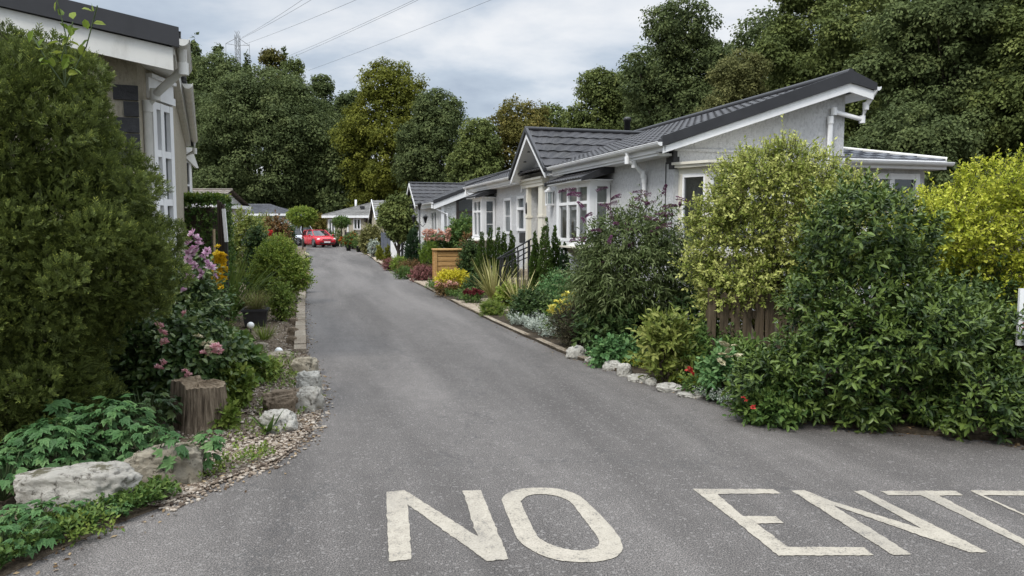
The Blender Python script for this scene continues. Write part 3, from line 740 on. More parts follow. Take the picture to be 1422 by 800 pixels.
# painted words
def zz1(x, y): return (940 + x / 2.950, 660 + y / 2.950)
def zz2(x, y): return (520 + x / 3.742, 660 + y / 3.742)
def letter(parent, polys, fn=None, seed=0):
    r = random.Random(seed); mb = MB()
    for poly in polys:
        pts = []
        for i in range(len(poly)):
            a = fn(*poly[i]) if fn else poly[i]; b = fn(*poly[(i + 1) % len(poly)]) if fn else poly[(i + 1) % len(poly)]
            n = max(2, int(math.dist(a, b) / 4))
            for j in range(n):
                t = j / n; g = G(a[0] + (b[0] - a[0]) * t, a[1] + (b[1] - a[1]) * t)
                pts.append((g[0] + r.gauss(0, .0024), g[1] + r.gauss(0, .0024), .004))
        mb.poly(pts)
    return mb.build('letter', M['roadpaint'], parent)
mk = thing('road_marking', 'worn cream painted words NO ENTRY across the foreground asphalt', 'road marking', (0, 0, 0))
letter(mk, [[(60, 90), (155, 80), (535, 320), (458, 83), (552, 80), (698, 440), (585, 450), (172, 155), (192, 440), (75, 452)]], zz2, 1)
ot = [(660, 130), (690, 95), (760, 74), (850, 67), (960, 74), (1055, 105), (1130, 165), (1225, 265), (1280, 340), (1290, 390), (1255, 428), (1160, 452), (1060, 455), (930, 440), (820, 395), (745, 335), (700, 235)]
inn = [(758, 140), (790, 112), (850, 101), (930, 107), (1000, 130), (1040, 165), (1100, 245), (1150, 310), (1168, 350), (1150, 378), (1090, 393), (1020, 390), (940, 372), (880, 345), (840, 310), (800, 230)]
def ring_letter(parent, o, i):
    mb = MB(); r = random.Random(4)
    def dense(q):
        q = [zz2(*p) for p in q]; P = smooth_line(q + [q[0]], 6)[:-1]; return P
    def resample(P, n):
        P = P + [P[0]]; d = [0]
        for a, b in zip(P[:-1], P[1:]): d.append(d[-1] + np.linalg.norm(b - a))
        out = []
        for k in range(n):
            s = d[-1] * k / n; j = max(x for x in range(len(d)) if d[x] <= s); j = min(j, len(P) - 2)
            t = (s - d[j]) / max(d[j + 1] - d[j], 1e-9); out.append(P[j] + (P[j + 1] - P[j]) * t)
        return out
    A, B = resample(dense(o), 90), resample(dense(i), 90)
    V = [(*G(*p)[:2], .004) for p in A] + [(*G(*p)[:2], .004) for p in B]
    V = [(x + r.gauss(0, .0015), y + r.gauss(0, .0015), z) for x, y, z in V]
    mb.add(V, [(k, (k + 1) % 90, 90 + (k + 1) % 90, 90 + k) for k in range(90)]); mb.build('letter', M['roadpaint'], parent)
ring_letter(mk, ot, inn)
letter(mk, [[(65, 58), (390, 58), (425, 77), (165, 79), (270, 169), (405, 171), (437, 198), (325, 200), (455, 296), (765, 298), (808, 331), (415, 331), (240, 190)]], zz1, 3)
letter(mk, [[(470, 66), (520, 62), (640, 110), (1005, 222), (725, 68), (765, 64), (1275, 318), (1205, 320), (1000, 250), (640, 125), (960, 326), (885, 330)]], zz1, 4)
letter(mk, [[(832, 66), (1140, 66), (1172, 84), (1075, 86), (1500, 305), (1500, 335), (1440, 300), (1000, 84), (866, 84)]], zz1, 5)
letter(mk, [[(1196, 64), (1500, 68), (1545, 86), (1255, 84), (1420, 160), (1560, 215), (1700, 330), (1640, 335), (1530, 250), (1480, 195)]], zz1, 6)

# ================================================================== HOME 1 (right)
O1 = (2.28, 11.2)
def house(name, label, o): return thing(name, label, 'bungalow', (o[0], o[1], 0), ROWROT)
h1 = house('park_home', 'long white textured bungalow with dark tiled roof and bay windows right of the lane', O1)
fb = lambda px, py, b=.3: plane_b(O1, px, py, b)
fa = lambda px, py, a=.25: plane_a(O1, px, py, a)
EZ = 2.90; SL = .345; RB = 3.30; RZ = EZ + SL * RB       # eave height, slope, ridge
A1 = 13.0
w = MB()
# openings on the front wall, as distances from the far end
def op(px0, px1, py0, py1, b=.3):
    a0, _ = fb(px0, py0, b); a1, _ = fb(px1, py0, b); am = ((px0 + px1) / 2, (a0 + a1) / 2)
    return a0, a1, fb(am[0], py1, b)[1], fb(am[0], py0, b)[1]   # far a, near a, z0, z1
W1 = op(719, 730, 272, 321); W2 = op(701, 711, 275, 325)
D0, D1 = fb(738, 300)[0], fb(753, 300)[0]
DZ = (.60, fb(745, 259)[1])
BN = (4.42, 2.62, 1.33, 2.42)       # near bay: far a, near a, sill z, head z
BFf, BFn = fb(657, 300, -.1)[0], fb(688, 300)[0]
BF = (BFf, BFn, fb(672, 328)[1], fb(672, 279)[1])
ops = []
for f_, n_, z0, z1 in (W1, W2, (D0, D1, *DZ), BN, BF):
    ops.append((A1 - f_, A1 - n_, z0, z1))
wall_cells(w, (.3, A1), (0, -1), A1 - .25, .02, 2.86, ops, .22)
# gable triangle over the door
GA = 6.42; GH = 1.33; GZ = 3.84
w.prism([(.29, GA - GH + .12, 2.8), (.29, GA + GH - .12, 2.8), (.29, GA, GZ - .14)], (.2, 0, 0))
# near gable wall, with opening for its bay
B1 = 3.42
bay_l, bay_r = fa(985, 260)[0], fa(985, 260)[0] + 1.15
gz0, gz1 = 1.25, fa(1000, 244)[1]
wall_cells(w, (.3, .25), (1, 0), B1 - .3, .02, 2.86, [(bay_l - .3, bay_r - .3, gz0, gz1)], .22)
w.poly([(.3, .25, 2.86), (B1, .25, 2.86), (B1, .25, EZ + SL * B1 - .16), (.3, .25, EZ + SL * .3 - .12)])
w.poly([(.3, .25, 2.86), (.3, A1, 2.86), (.3, A1, EZ + .0), (.3, .25, EZ + .0)])
# far gable and back
w.poly([(B1, A1, .02), (.3, A1, .02), (.3, A1, 2.95), (B1, A1, EZ + SL * B1 - .16)])
w.poly([(B1, .25, .02), (B1, A1, .02), (B1, A1, EZ + SL * B1 - .16), (B1, .25, EZ + SL * B1 - .16)])
wall1 = w.build('wall', M['render_white'], h1)
MB().box2((.285, .235, .0), (B1 + .01, A1 + .01, .45)).build('plinth', M['render_plain'], h1) if False else None
bd = MB(); bd.box2((.3, .225, fa(1100, 213)[1] - .02), (B1 + .005, .25, fa(1100, 213)[1] + .02)); bd.build('wall_band', M['render_white'], h1)
# roof
r = MB(); vl = math.hypot(RB, RB * SL)
VV = (1, 0, SL)
def lim_main(v): return (-.0, A1 + .25)
gl = GA - GH; gr = GA + GH
tile_roof(r, (-.04, 0, EZ), (0, 1, 0), VV, 0, A1 + .25, vl + .03, course=.30, pitch=.235, lift=.020, wave=.011)
r.prism([(RB, 0, RZ + .03), (RB, A1 + .25, RZ + .03), (RB + .48, A1 + .25, RZ - .14), (RB + .48, 0, RZ - .14)], (0, 0, -.09))
# underside
r.poly([(0, .02, EZ - .05), (RB, .02, RZ - .05), (RB, A1 + .23, RZ - .05), (0, A1 + .23, EZ - .05)])
# cross gable slopes
gs = (GZ - EZ) / GH; bv = (GZ - EZ) / SL
for sg in (-1, 1):
    gl_ = math.hypot(GH, GZ - EZ)
    tile_roof(r, (-.16, GA + sg * GH, EZ + .01), (1, 0, 0), (0, -sg, gs), 0, 0, gl_, ulim=lambda v: (0, .2 + bv * v / gl_ + .02))
roof1 = r.build('roof', M['rooftile'], h1)
rc = MB()
rc.tube([(-.17, GA, GZ + .035), (bv + .1, GA, GZ + .035)], .055, 8); rc.tube([(RB, -.01, RZ + .05), (RB, A1 + .26, RZ + .05)], .06, 8)
rc.build('ridge_cap', M['verge'], roof1)
v = MB()
# dark verge trims
v.prism([(-.05, -.03, EZ + .06), (RB, -.03, RZ + .08), (RB, -.03, RZ - .12), (-.05, -.03, EZ - .09)], (0, .05, 0))
v.prism([(RB, -.03, RZ + .08), (RB + .5, -.03, RZ - .10), (RB + .5, -.03, RZ - .22), (RB, -.03, RZ - .12)], (0, .05, 0))
v.build('verge_trim', M['verge'], roof1); v = MB()
v.prism([(-.05, A1 + .23, EZ + .06), (RB, A1 + .23, RZ + .08), (RB, A1 + .23, RZ - .10), (-.05, A1 + .23, EZ - .10)], (0, .05, 0)).build('verge_trim', M['verge'], roof1)
for sg in (-1, 1):
    MB().prism([(-.19, GA + sg * (GH + .04), EZ - .02), (-.19, GA, GZ + .09), (-.19, GA, GZ - .03), (-.19, GA + sg * (GH + .04), EZ - .12)], (.06, 0, 0)).build('verge_trim', M['verge'], roof1)
fs = MB()
dz = .17
fs.prism([(-.02, .0, EZ - .09), (RB, .0, RZ - .12), (RB, .0, RZ - .26), (-.02, .0, EZ - .19)], (0, .03, 0))
fs.prism([(RB, .0, RZ - .12), (RB + .46, .0, RZ - .215), (RB + .46, .0, RZ - .36), (RB, .0, RZ - .26)], (0, .03, 0))
fs.prism([(.0, .03, EZ - .16), (B1, .03, EZ + SL * B1 - .20), (B1, .27, EZ + SL * B1 - .20), (.0, .27, EZ - .16)], (0, 0, .02))   # verge soffit
fs.prism([(B1, .03, RZ - .28), (RB + .46, .03, RZ - .33), (RB + .46, A1, RZ - .33), (B1, A1, RZ - .28)], (0, 0, .02))
fs.prism([(.0, .0, EZ - .16), (.0, .0, EZ - .0), (.0, gl - .02, EZ), (.0, gl - .02, EZ - .16)], (.025, 0, 0))
fs.prism([(.0, gr + .02, EZ - .16), (.0, gr + .02, EZ), (.0, A1 + .25, EZ), (.0, A1 + .25, EZ - .16)], (.025, 0, 0))
fs.box2((.03, .28, EZ - .20), (.31, gl, EZ - .16)); fs.box2((.03, gr, EZ - .20), (.31, A1 + .2, EZ - .16))
for sg in (-1, 1):   # gable barge boards and soffits
    p, q = (GA + sg * (GH - .02), EZ - .13), (GA, GZ - .06)
    fs.prism([(-.15, p[0], p[1]), (-.15, q[0], q[1]), (-.15, q[0], q[1] - .13), (-.15, p[0], p[1] - .10)], (.03, 0, 0))
    fs.prism([(-.12, p[0], p[1] - .06), (-.12, q[0], q[1] - .12), (.29, q[0], q[1] - .12), (.29, p[0], p[1] - .06)], (0, 0, .015))
fs.build('fascia', M['upvc'], h1)
for k in range(3):
    t = .28 + .22 * k; MB().lathe((.02, GA + GH * (1 - t), EZ - .20 + (GZ - EZ + .01) * t - .012), [(0, 0), (.035, 0), (.035, .02)], 10).build('soffit_light', M['black'], h1)
def gutter(parent, p, q, name='gutter', mat='upvc', r=.058):
    g = MB(); p, q = Vector(p), Vector(q); d = (q - p).normalized(); sd = d.cross(Vector((0, 0, 1))).normalized(); n = 9
    prof = [(math.cos(PI + PI * i / (n - 1)) * r, math.sin(PI + PI * i / (n - 1)) * r) for i in range(n)]; prof += [(a * .86, b * .86) for a, b in prof[::-1]]
    V = [tuple(c + sd * a + Vector((0, 0, b))) for c in (p, q) for a, b in prof]; m = len(prof)
    g.add(V, [(i, (i + 1) % m, m + (i + 1) % m, m + i) for i in range(m)] + [tuple(range(m))[::-1], tuple(range(m, 2 * m))])
    for c in (p, q): g.prism([tuple(c + sd * a + Vector((0, 0, b))) for a, b in prof[:n]], tuple(d * .008 * (-1 if c is p else 1)))
    g.bar(tuple(p + Vector((0, 0, .004)) + sd * r), tuple(q + Vector((0, 0, .004)) + sd * r), .012, .012); g.bar(tuple(p + Vector((0, 0, .004)) - sd * r), tuple(q + Vector((0, 0, .004)) - sd * r), .012, .012)
    return g.build(name, M[mat], parent)
def pipe(parent, pts, r=.036, name='downpipe', mat='upvc', brackets=True):
    m = MB().tube(pts, r, 10)
    for p in pts[1:-1]: m.tube([Vector(p) + Vector((0, 0, .06)), Vector(p) - Vector((0, 0, .06))], r * 1.25, 10)
    return m.build(name, M[mat], parent)
gutter(h1, (-.07, -.02, EZ - .03), (-.07, gl - .03, EZ - .03)); gutter(h1, (-.07, gr + .03, EZ - .03), (-.07, A1 + .28, EZ - .03))
gutter(h1, (RB + .53, -.02, RZ - .16), (RB + .53, A1 + .2, RZ - .16))
# near downpipe on the front wall, far one at the end, tall one on the gable
ad = fb(895, 220, .24)[0]
pipe(h1, [(-.07, ad, EZ - .06), (-.07, ad, EZ - .2), (.05, ad, EZ - .26), (.22, ad, EZ - .42), (.24, ad, EZ - .5), (.24, ad, .2)])
pipe(h1, [(-.07, A1 + .1, EZ - .06), (-.07, A1 + .1, EZ - .22), (.22, A1 + .02, EZ - .42), (.24, A1 + .02, .2)])
bd_, zd_ = fa(1153, 160, .2)
pipe(h1, [(RB + .5, .0, RZ - .2), (RB + .42, .12, RZ - .45), (RB + .40, .17, RZ - .66), (bd_ + .06, .19, zd_ + .06), (bd_, .19, zd_ - .08), (bd_, .19, .2)], .04)
# black quoin blocks at the top of the near corner
q = MB()
for k, (py, l) in enumerate(((214, .20), (222, .34), (230, .20))):
    b0, z0 = fa(936, py, .24); ln = l * .62
    q.box2((.285, .232, z0 - .05), (.30 + ln * .4, .262, z0 + .05)); q.box2((.278, .226, z0 - .048), (.30, .25 + ln, z0 + .048))
q.build('quoin', M['quoin'], h1)
# flue
fz = fb(870, 186, 2.2)
fl = MB(); af = fb(871, 175, 2.75)
fl.lathe((2.75, af[0], 0), [(.0, 3.6), (.075, 3.6), (.075, af[1] + .12), (.10, af[1] + .12), (.10, af[1] + .19), (.05, af[1] + .22), (0, af[1] + .22)], 12)
fl.build('flue_pipe', M['black'], h1)
# windows on the front wall (recessed panes, real openings)
for Wn, nm in ((W1, 0), (W2, 1)):
    f_, n_, z0, z1 = Wn
    window(h1, (.3, f_), (0, -1), f_ - n_, z1 - z0, z0, (0, 1), (0, .64, 1) if nm == 0 else (0, 1), .07, .07, ('bluecurtain', (.45, 1.1) if nm else (2, 2)), deep=.2, bars=0 if nm == 0 else 1)
# door recess with cream surround
d = MB(); wd = D0 - D1
dr = MB().box2((.46, D1 + .01, .60), (.50, D0 - .01, DZ[1])); 
for k in range(5):
    for j in range(2): dr.box2((.445, D1 + .08 + j * wd * .46, .72 + k * .36), (.462, D1 + .08 + j * wd * .46 + wd * .36, .72 + k * .36 + .28))
dr = dr.build('door', M['cream_trim'], h1)
MB().tube([(.43, D1 + .1, 1.55), (.41, D1 + .1, 1.55), (.41, D1 + .2, 1.55)], .012, 6).build('handle', M['metalgrey'], dr)
ds = MB()
aL0, aL1, aR0, aR1 = fb(735.5, 300)[0], fb(740, 300)[0], fb(753, 300)[0], fb(758.5, 300)[0]
for a0, a1 in ((aL0, D0 + .005), (D1 - .005, aR1)):
    ds.box2((.20, min(a0, a1), .55), (.32, max(a0, a1), DZ[1] - .02)); ds.box2((.18, min(a0, a1) - .02, DZ[1] - .75), (.325, max(a0, a1) + .02, DZ[1] - .70)); ds.box2((.18, min(a0, a1) - .02, .5), (.325, max(a0, a1) + .02, .72))
zc0, zc1 = fb(746, 258)[1], fb(746, 248)[1]
c0, c1 = fb(730.5, 254)[0], fb(762, 252)[0]
ds.box2((.14, c1, zc0 + .05), (.30, c0, zc1 - .03)); ds.box2((.09, c1 - .04, zc1 - .05), (.30, c0 + .04, zc1)); ds.box2((.17, c1 + .05, zc0 - .03), (.30, c0 - .05, zc0 + .06))
ds.build('door_surround', M['cream_trim'], h1)
st = MB(); am = (D0 + D1) / 2
for k in range(3): st.box2((.3 - .35 * (k + 1), am - .7, 0), (.3 - .35 * k - .002, am + .7, .57 - .18 * k))
st.build('doorstep', M['paving'], h1)
# lantern, black lamp, alarm box, grille
ln = MB(); al, zl = fb(763.5, 275, .22)
for s_ in (-1, 1):
    for t_ in (-1, 1): ln.bar((.2 + .06 * s_, al + .06 * t_, zl - .14), (.2 + .06 * s_, al + .06 * t_, zl + .14), .016, .016)
ln.box2((.12, al - .08, zl + .13), (.3, al + .08, zl + .17)); ln.box2((.13, al - .07, zl - .17), (.3, al + .07, zl - .13)); ln.lathe((.2, al, zl + .17), [(.08, 0), (.02, .07), (0, .08)], 8)
lo = ln.build('wall_lantern', M['upvc'], h1); MB().box2((.145, al - .055, zl - .13), (.255, al + .055, zl + .13)).build('lantern_glass', M['glass'], lo)
al, zl = fb(733.3, 289, .24); MB().lathe((.22, al, zl), [(0, -.14), (.05, -.14), (.05, .1), (.03, .14), (0, .14)], 10).box2((.22, al - .03, zl - .03), (.3, al + .03, zl + .03)).build('wall_lamp', M['black'], h1)
al, zl = fb(724.5, 260, .28); MB().box2((.27, al - .06, zl - .13), (.298, al + .06, zl + .13)).build('alarm_box', M['upvc'], h1)
al, zl = fb(724.5, 330, .28); g = MB()
for k in range(5): g.box2((.278, al - .22, zl - .11 + k * .046), (.298, al + .22, zl - .082 + k * .046))
g.box2((.286, al - .24, zl - .13), (.299, al + .24, zl + .13)); g.build('vent_grille', M['black'], h1)

def bay_front(parent, far, near, z0, z1, proj, wallb, nfront, curt, name='bay_window', roofz=None, splay=0.0):
    """square bay on the lane front: front window, two return windows, sill, tiled lean-to roof"""
    b = wallb - proj; o = MB()
    o.box2((b - .02, near - .02, z0 - .09), (wallb, far + .02, z0 - .01)); o.box2((b - .0, near, z1 + .0), (wallb, far, z1 + .07))
    for a in (near + .04, far - .04): o.box2((b + .0, a - .045, z0 - .01), (b + .09, a + .045, z1))
    bo = o.build(name, M['upvc'], parent)
    L = far - near - .16
    cols = tuple(np.linspace(0, 1, nfront + 1))
    window(bo, (b + .03, far - .08), (0, -1), L, z1 - z0, z0, cols, (0, .68, 1), .06, .06, curt, deep=proj + .15, room=False, bars=0)
    window(bo, (b + .09, near + .03), (1, 0), proj - .10, z1 - z0, z0, (0, 1), (0, 1), .06, .05, curt, room=False, bars=2)
    window(bo, (wallb - .01, far - .03), (-1, 0), proj - .10, z1 - z0, z0, (0, 1), (0, 1), .06, .05, None, room=False)
    sl_ = MB(); sl_.box2((b - .14, near - .10, z0 - .12), (wallb, far + .10, z0 - .085)); 
    for a in (near + .3, far - .3): sl_.prism([(wallb, a, z0 - .12), (b + .0, a, z0 - .12), (wallb, a, z0 - .42)], (0, .05, 0))
    sl_.build('sill', M['cream_trim'], bo)
    rz = roofz or z1 + .07
    rf = MB(); pr = proj + .20; hh = .24; ln_ = math.hypot(pr, hh)
    tile_roof(rf, (wallb - pr, near - .14, rz), (0, 1, 0), (pr, 0, hh), 0, far - near + .28, ln_, course=.3, pitch=.14, wave=.010)
    rf.build('bay_roof', M['rooftile'], bo)
    for a in (near - .16, far + .12): MB().prism([(wallb - pr - .02, a, rz - .05), (wallb - pr - .02, a, rz + .03), (wallb, a, rz + hh + .05), (wallb, a, rz + hh - .13)], (0, .04, 0)).build('bay_verge', M['verge'], bo)
    vs = MB(); vs.prism([(wallb - pr + .02, near - .11, rz - .03), (wallb - pr + .02, far + .11, rz - .03), (wallb, far + .11, rz - .03), (wallb, near - .11, rz - .03)], (0, 0, .02)); vs.build('bay_soffit', M['upvc'], bo)
    MB().box2((wallb + .24, near - .1, z0 - .2), (wallb + .26, far + .1, z1 + .2)).build('dark_backing', M['room'], bo)  # dark sheet painting the unlit inside of the bay
    return bo
bay_front(h1, BN[0], BN[1], BN[2], BN[3], .42, .3, 3, 'curtain')
bay_front(h1, BF[0], BF[1], BF[2], BF[3], .42, .3, 2, ('bluecurtain', (2, 2)))
# bay on the near gable
b0, b1 = fa(957, 232, -.2)[0] + .08, bay_r + .25
zt = fa(985, 243)[1]; pj = .45
o = MB(); ctp = fa(985, 229)[1]
o.prism([(b0 - .0, .25, zt), (b0 + .22, .25 - pj, zt), (b1 - .22, .25 - pj, zt), (b1, .25, zt)], (0, 0, .1))
o.prism([(b0 - .1, .25, zt + .09), (b0 + .17, .14 - pj, zt + .09), (b1 - .17, .14 - pj, zt + .09), (b1 + .1, .25, zt + .09)], (0, 0, ctp - zt - .1))
o.prism([(b0 - .13, .25, ctp - .02), (b0 + .15, .10 - pj, ctp - .02), (b1 - .15, .10 - pj, ctp - .02), (b1 + .13, .25, ctp - .02)], (0, 0, .04))
o.prism([(b0 - .03, .25, 1.15), (b0 + .2, .22 - pj, 1.15), (b1 - .2, .22 - pj, 1.15), (b1 + .03, .25, 1.15)], (0, 0, .1))
for bb, aa in ((b0 + .04, .22), (b0 + .25, .28 - pj), (b1 - .25, .28 - pj), (b1 - .04, .22)): o.box((bb, aa, (zt + 1.25) / 2), (.09, .09, zt - 1.25))
bo = o.build('bay_window', M['cream_trim'], h1)
window(bo, (b0 + .27, .26 - pj), (1, 0), b1 - b0 - .54, zt - 1.25, 1.25, (0, .5, 1), (0, .7, 1), .06, .06, ('curtain', (.15, .85)), room=False)
window(bo, (b0 + .03, .21), (.22, -pj + .04), math.hypot(.2, pj - .05), zt - 1.25, 1.25, (0, 1), (0, 1), .055, .05, None, room=False)
window(bo, (b1 - .25, .26 - pj), (.22, pj - .04), math.hypot(.2, pj - .05), zt - 1.25, 1.25, (0, 1), (0, 1), .055, .05, None, room=False)
MB().box2((b0 - .1, .49, 1.0), (b1 + .1, .50, zt + .2)).build('dark_backing', M['room'], bo)  # room shade behind the gable bay, painted on a dark sheet
# rear side extension with its hip roof
a_e = .55
bE1 = plane_a(O1, 1284, 240, a_e)[0]; zE = plane_a(O1, 1250, 222, a_e - .2)[1]; zA = plane_a(O1, 1168, 197, a_e + 1.0)[1] + .06
e = MB()
wl, wr = plane_a(O1, 1204, 240, a_e)[0], plane_a(O1, 1276, 240, a_e)[0]
wall_cells(e, (B1 + .01, a_e), (1, 0), bE1 - B1 - .01, .02, zE - .05, [(wl - B1, wr - B1, 1.2, zE - .22)], .2)
e.poly([(bE1, a_e, .02), (bE1, 6, .02), (bE1, 6, zE - .05), (bE1, a_e, zE - .05)])
e.build('extension_wall', M['render_white'], h1)
window(h1, (wl, a_e), (1, 0), wr - wl, zE - .22 - 1.2, 1.2, (0, .46, 1), (0, 1), .10, .07, None, deep=.19)
er_ = MB(); ap = a_e + 1.9
half = (ap - (a_e - .25)); hl = math.hypot(half, zA - zE)
tile_roof(er_, (B1, a_e - .25, zE), (1, 0, 0), (0, half, zA - zE), 0, 0, hl, ulim=lambda v: (0, (bE1 + .22 - B1) * (1 - v / hl * .98)), course=.3)
er_.poly([(bE1 + .22, a_e - .25, zE), (bE1 + .22, 6, zE), (B1 + .03, 6, zA), (B1 + .03, ap, zA)])
er_ = er_.build('extension_roof', M['roofslate'], h1)
MB().tube([(bE1 + .22, a_e - .25, zE + .03), (B1 + .03, ap, zA + .03)], .035, 6).build('hip_ridge', M['upvc_old'], er_)
ef = MB(); ef.box2((B1 + .02, a_e - .25, zE - .15), (bE1 + .22, a_e - .23, zE - .005)); ef.box2((bE1 + .2, a_e - .22, zE - .15), (bE1 + .22, 6, zE - .005)); ef.box2((B1 + .02, a_e - .22, zE - .15), (bE1 + .2, a_e, zE - .13)); ef.build('extension_fascia', M['upvc'], h1)
gutter(h1, (B1 + .02, a_e - .31, zE - .04), (bE1 + .27, a_e - .31, zE - .04))
# dark sheet added to paint the unlit interior and stop daylight showing through
MB().box2((1.0, .9, .02), (1.02, A1 - .3, 2.84)).build('dark_backing', M['room'], h1)

# ================================================================== HOME 2 (right, farther)
O2 = (2.28 - .281 * 19.3, 11.2 + .9597 * 19.3)
h2 = house('park_home', 'second white bungalow with cross gable and dark brown glazed porch, past the long one', O2)
f2 = lambda px, py, b=.3: plane_b(O2, px, py, b)
E2 = 2.62; S2 = .40; A2 = 12.0; R2b = 3.2; R2 = E2 + S2 * R2b
gA = (f2(580, 278, 0)[0] + f2(566, 270, 0)[0]) / 2; gH = 1.75; gZ = plane_b(O2, 572, 254, -.1)[1]
gH = min(gH, gA - 2.2)
w = MB()
wins2 = [(9.0, 10.4, 1.15, 2.2), (gA - .5, gA + .5, 1.0, 2.25), (.75, 2.1, 1.0, 2.3)]
wall_cells(w, (.3, A2), (0, -1), A2 - .0, .02, E2 - .08, [(A2 - b_, A2 - a_, c_, d_) for a_, b_, c_, d_ in wins2], .2)
w.prism([(.29, gA - gH + .1, E2 - .1), (.29, gA + gH - .1, E2 - .1), (.29, gA, gZ - .12)], (.2, 0, 0))
# set back porch wall on the near gable
w.poly([(.3, .0, .02), (.95, .0, .02), (.95, .0, E2 + .95 * S2 - .15), (.3, .0, E2 + .3 * S2 - .15)])
w.poly([(.95, 1.6, .02), (R2b + 3, 1.6, .02), (R2b + 3, 1.6, E2), (R2b, 1.6, R2 - .1), (.95, 1.6, E2 + .95 * S2 - .1)])
w.poly([(.95, 0, .02), (.95, 1.6, .02), (.95, 1.6, E2 + .2), (.95, 0, E2 + .2)])
w.poly([(.3, A2, .02), (6, A2, .02), (6, A2, E2), (R2b, A2, R2 - .1), (.3, A2, E2 - .05)])
w.build('wall', M['render_plain'], h2)
r = MB(); vl = math.hypot(R2b, R2b * S2)
tile_roof(r, (-.04, -.2, E2), (0, 1, 0), (1, 0, S2), 0, A2 + .4, vl)
r.poly([(R2b, -.2, R2), (R2b, A2 + .2, R2), (R2b * 2, A2 + .2, E2), (R2b * 2, -.2, E2)])
r.poly([(0, -.18, E2 - .05), (R2b, -.18, R2 - .05), (R2b, A2, R2 - .05), (0, A2, E2 - .05)])
g2 = (gZ - E2) / gH; bv2 = (gZ - E2) / S2; gl2 = math.hypot(gH, gZ - E2)
for sg in (-1, 1):
    tile_roof(r, (-.16, gA + sg * gH, E2 + .01), (1, 0, 0), (0, -sg, g2), 0, 0, gl2, ulim=lambda v: (0, .2 + bv2 * v / gl2))
r2 = r.build('roof', M['rooftile'], h2)
rc = MB(); rc.tube([(-.17, gA, gZ + .03), (bv2, gA, gZ + .03)], .05, 8); rc.tube([(R2b, -.2, R2 + .04), (R2b, A2 + .2, R2 + .04)], .05, 8); rc.build('ridge_cap', M['verge'], r2)
v = MB(); v.prism([(-.04, -.24, E2 + .06), (R2b, -.24, R2 + .06), (R2b, -.24, R2 - .08), (-.04, -.24, E2 - .08)], (0, .05, 0)); v.prism([(R2b, -.24, R2 + .06), (R2b * 2, -.24, E2 + .06), (R2b * 2, -.24, E2 - .08), (R2b, -.24, R2 - .08)], (0, .05, 0)); v.build('verge_trim', M['verge'], r2)
fs = MB(); fs.prism([(-.02, -.21, E2 - .08), (R2b, -.21, R2 - .08), (R2b, -.21, R2 - .30), (-.02, -.21, E2 - .30)], (0, .04, 0))
fs.prism([(R2b * 2, -.21, E2 - .08), (R2b, -.21, R2 - .08), (R2b, -.21, R2 - .30), (R2b * 2, -.21, E2 - .30)], (0, .04, 0))
fs.prism([(0, -.2, E2 - .16), (0, gA - gH, E2 - .16), (0, gA - gH, E2), (0, -.2, E2)], (.03, 0, 0)); fs.prism([(0, gA + gH, E2 - .16), (0, A2, E2 - .16), (0, A2, E2), (0, gA + gH, E2)], (.03, 0, 0))
fs.box2((.03, -.15, E2 - .2), (.31, gA - gH, E2 - .165))
for sg in (-1, 1): fs.prism([(-.17, gA + sg * gH, E2 - .02), (-.17, gA, gZ + .03), (-.17, gA, gZ - .13), (-.17, gA + sg * gH, E2 - .18)], (.03, 0, 0))
fs.build('fascia', M['upvc'], h2)
gutter(h2, (-.07, -.22, E2 - .03), (-.07, gA - gH, E2 - .03))
pipe(h2, [(-.07, -.15, E2 - .06), (-.07, -.15, E2 - .2), (.55, -.06, E2 - .5), (.6, -.06, .1)])
for a_, b_, c_, d_ in wins2: window(h2, (.3, b_), (0, -1), b_ - a_, d_ - c_, c_, (0, .5, 1), (0, 1), .08, .07, ('curtain', (.35, .65)), deep=.2)
# dark framed glazed porch
p = MB(); zt2 = lambda b: E2 + b * S2 - .32
for b_ in (.98, 1.75, 2.55, R2b + .1): p.bar((b_, .02, .3), (b_, .02, zt2(b_)), .10, .10)
for z_ in (.35, 1.0, 2.22): p.bar((.98, .025, z_), (R2b + .1, .025, z_), .08, .09)
p.bar((.98, .02, zt2(.98)), (R2b + .1, .02, zt2(R2b + .1)), .09, .12)
po = p.build('porch_frame', M['brownframe'], h2)
MB().poly([(.98, .03, .3), (R2b, .03, .3), (R2b, .03, zt2(R2b)), (.98, .03, zt2(.98))]).build('porch_glass', M['glass'], po)
MB().box2((.3, -.08, .02), (.42, .03, E2 - .15)).build('corner_post', M['upvc'], h2)

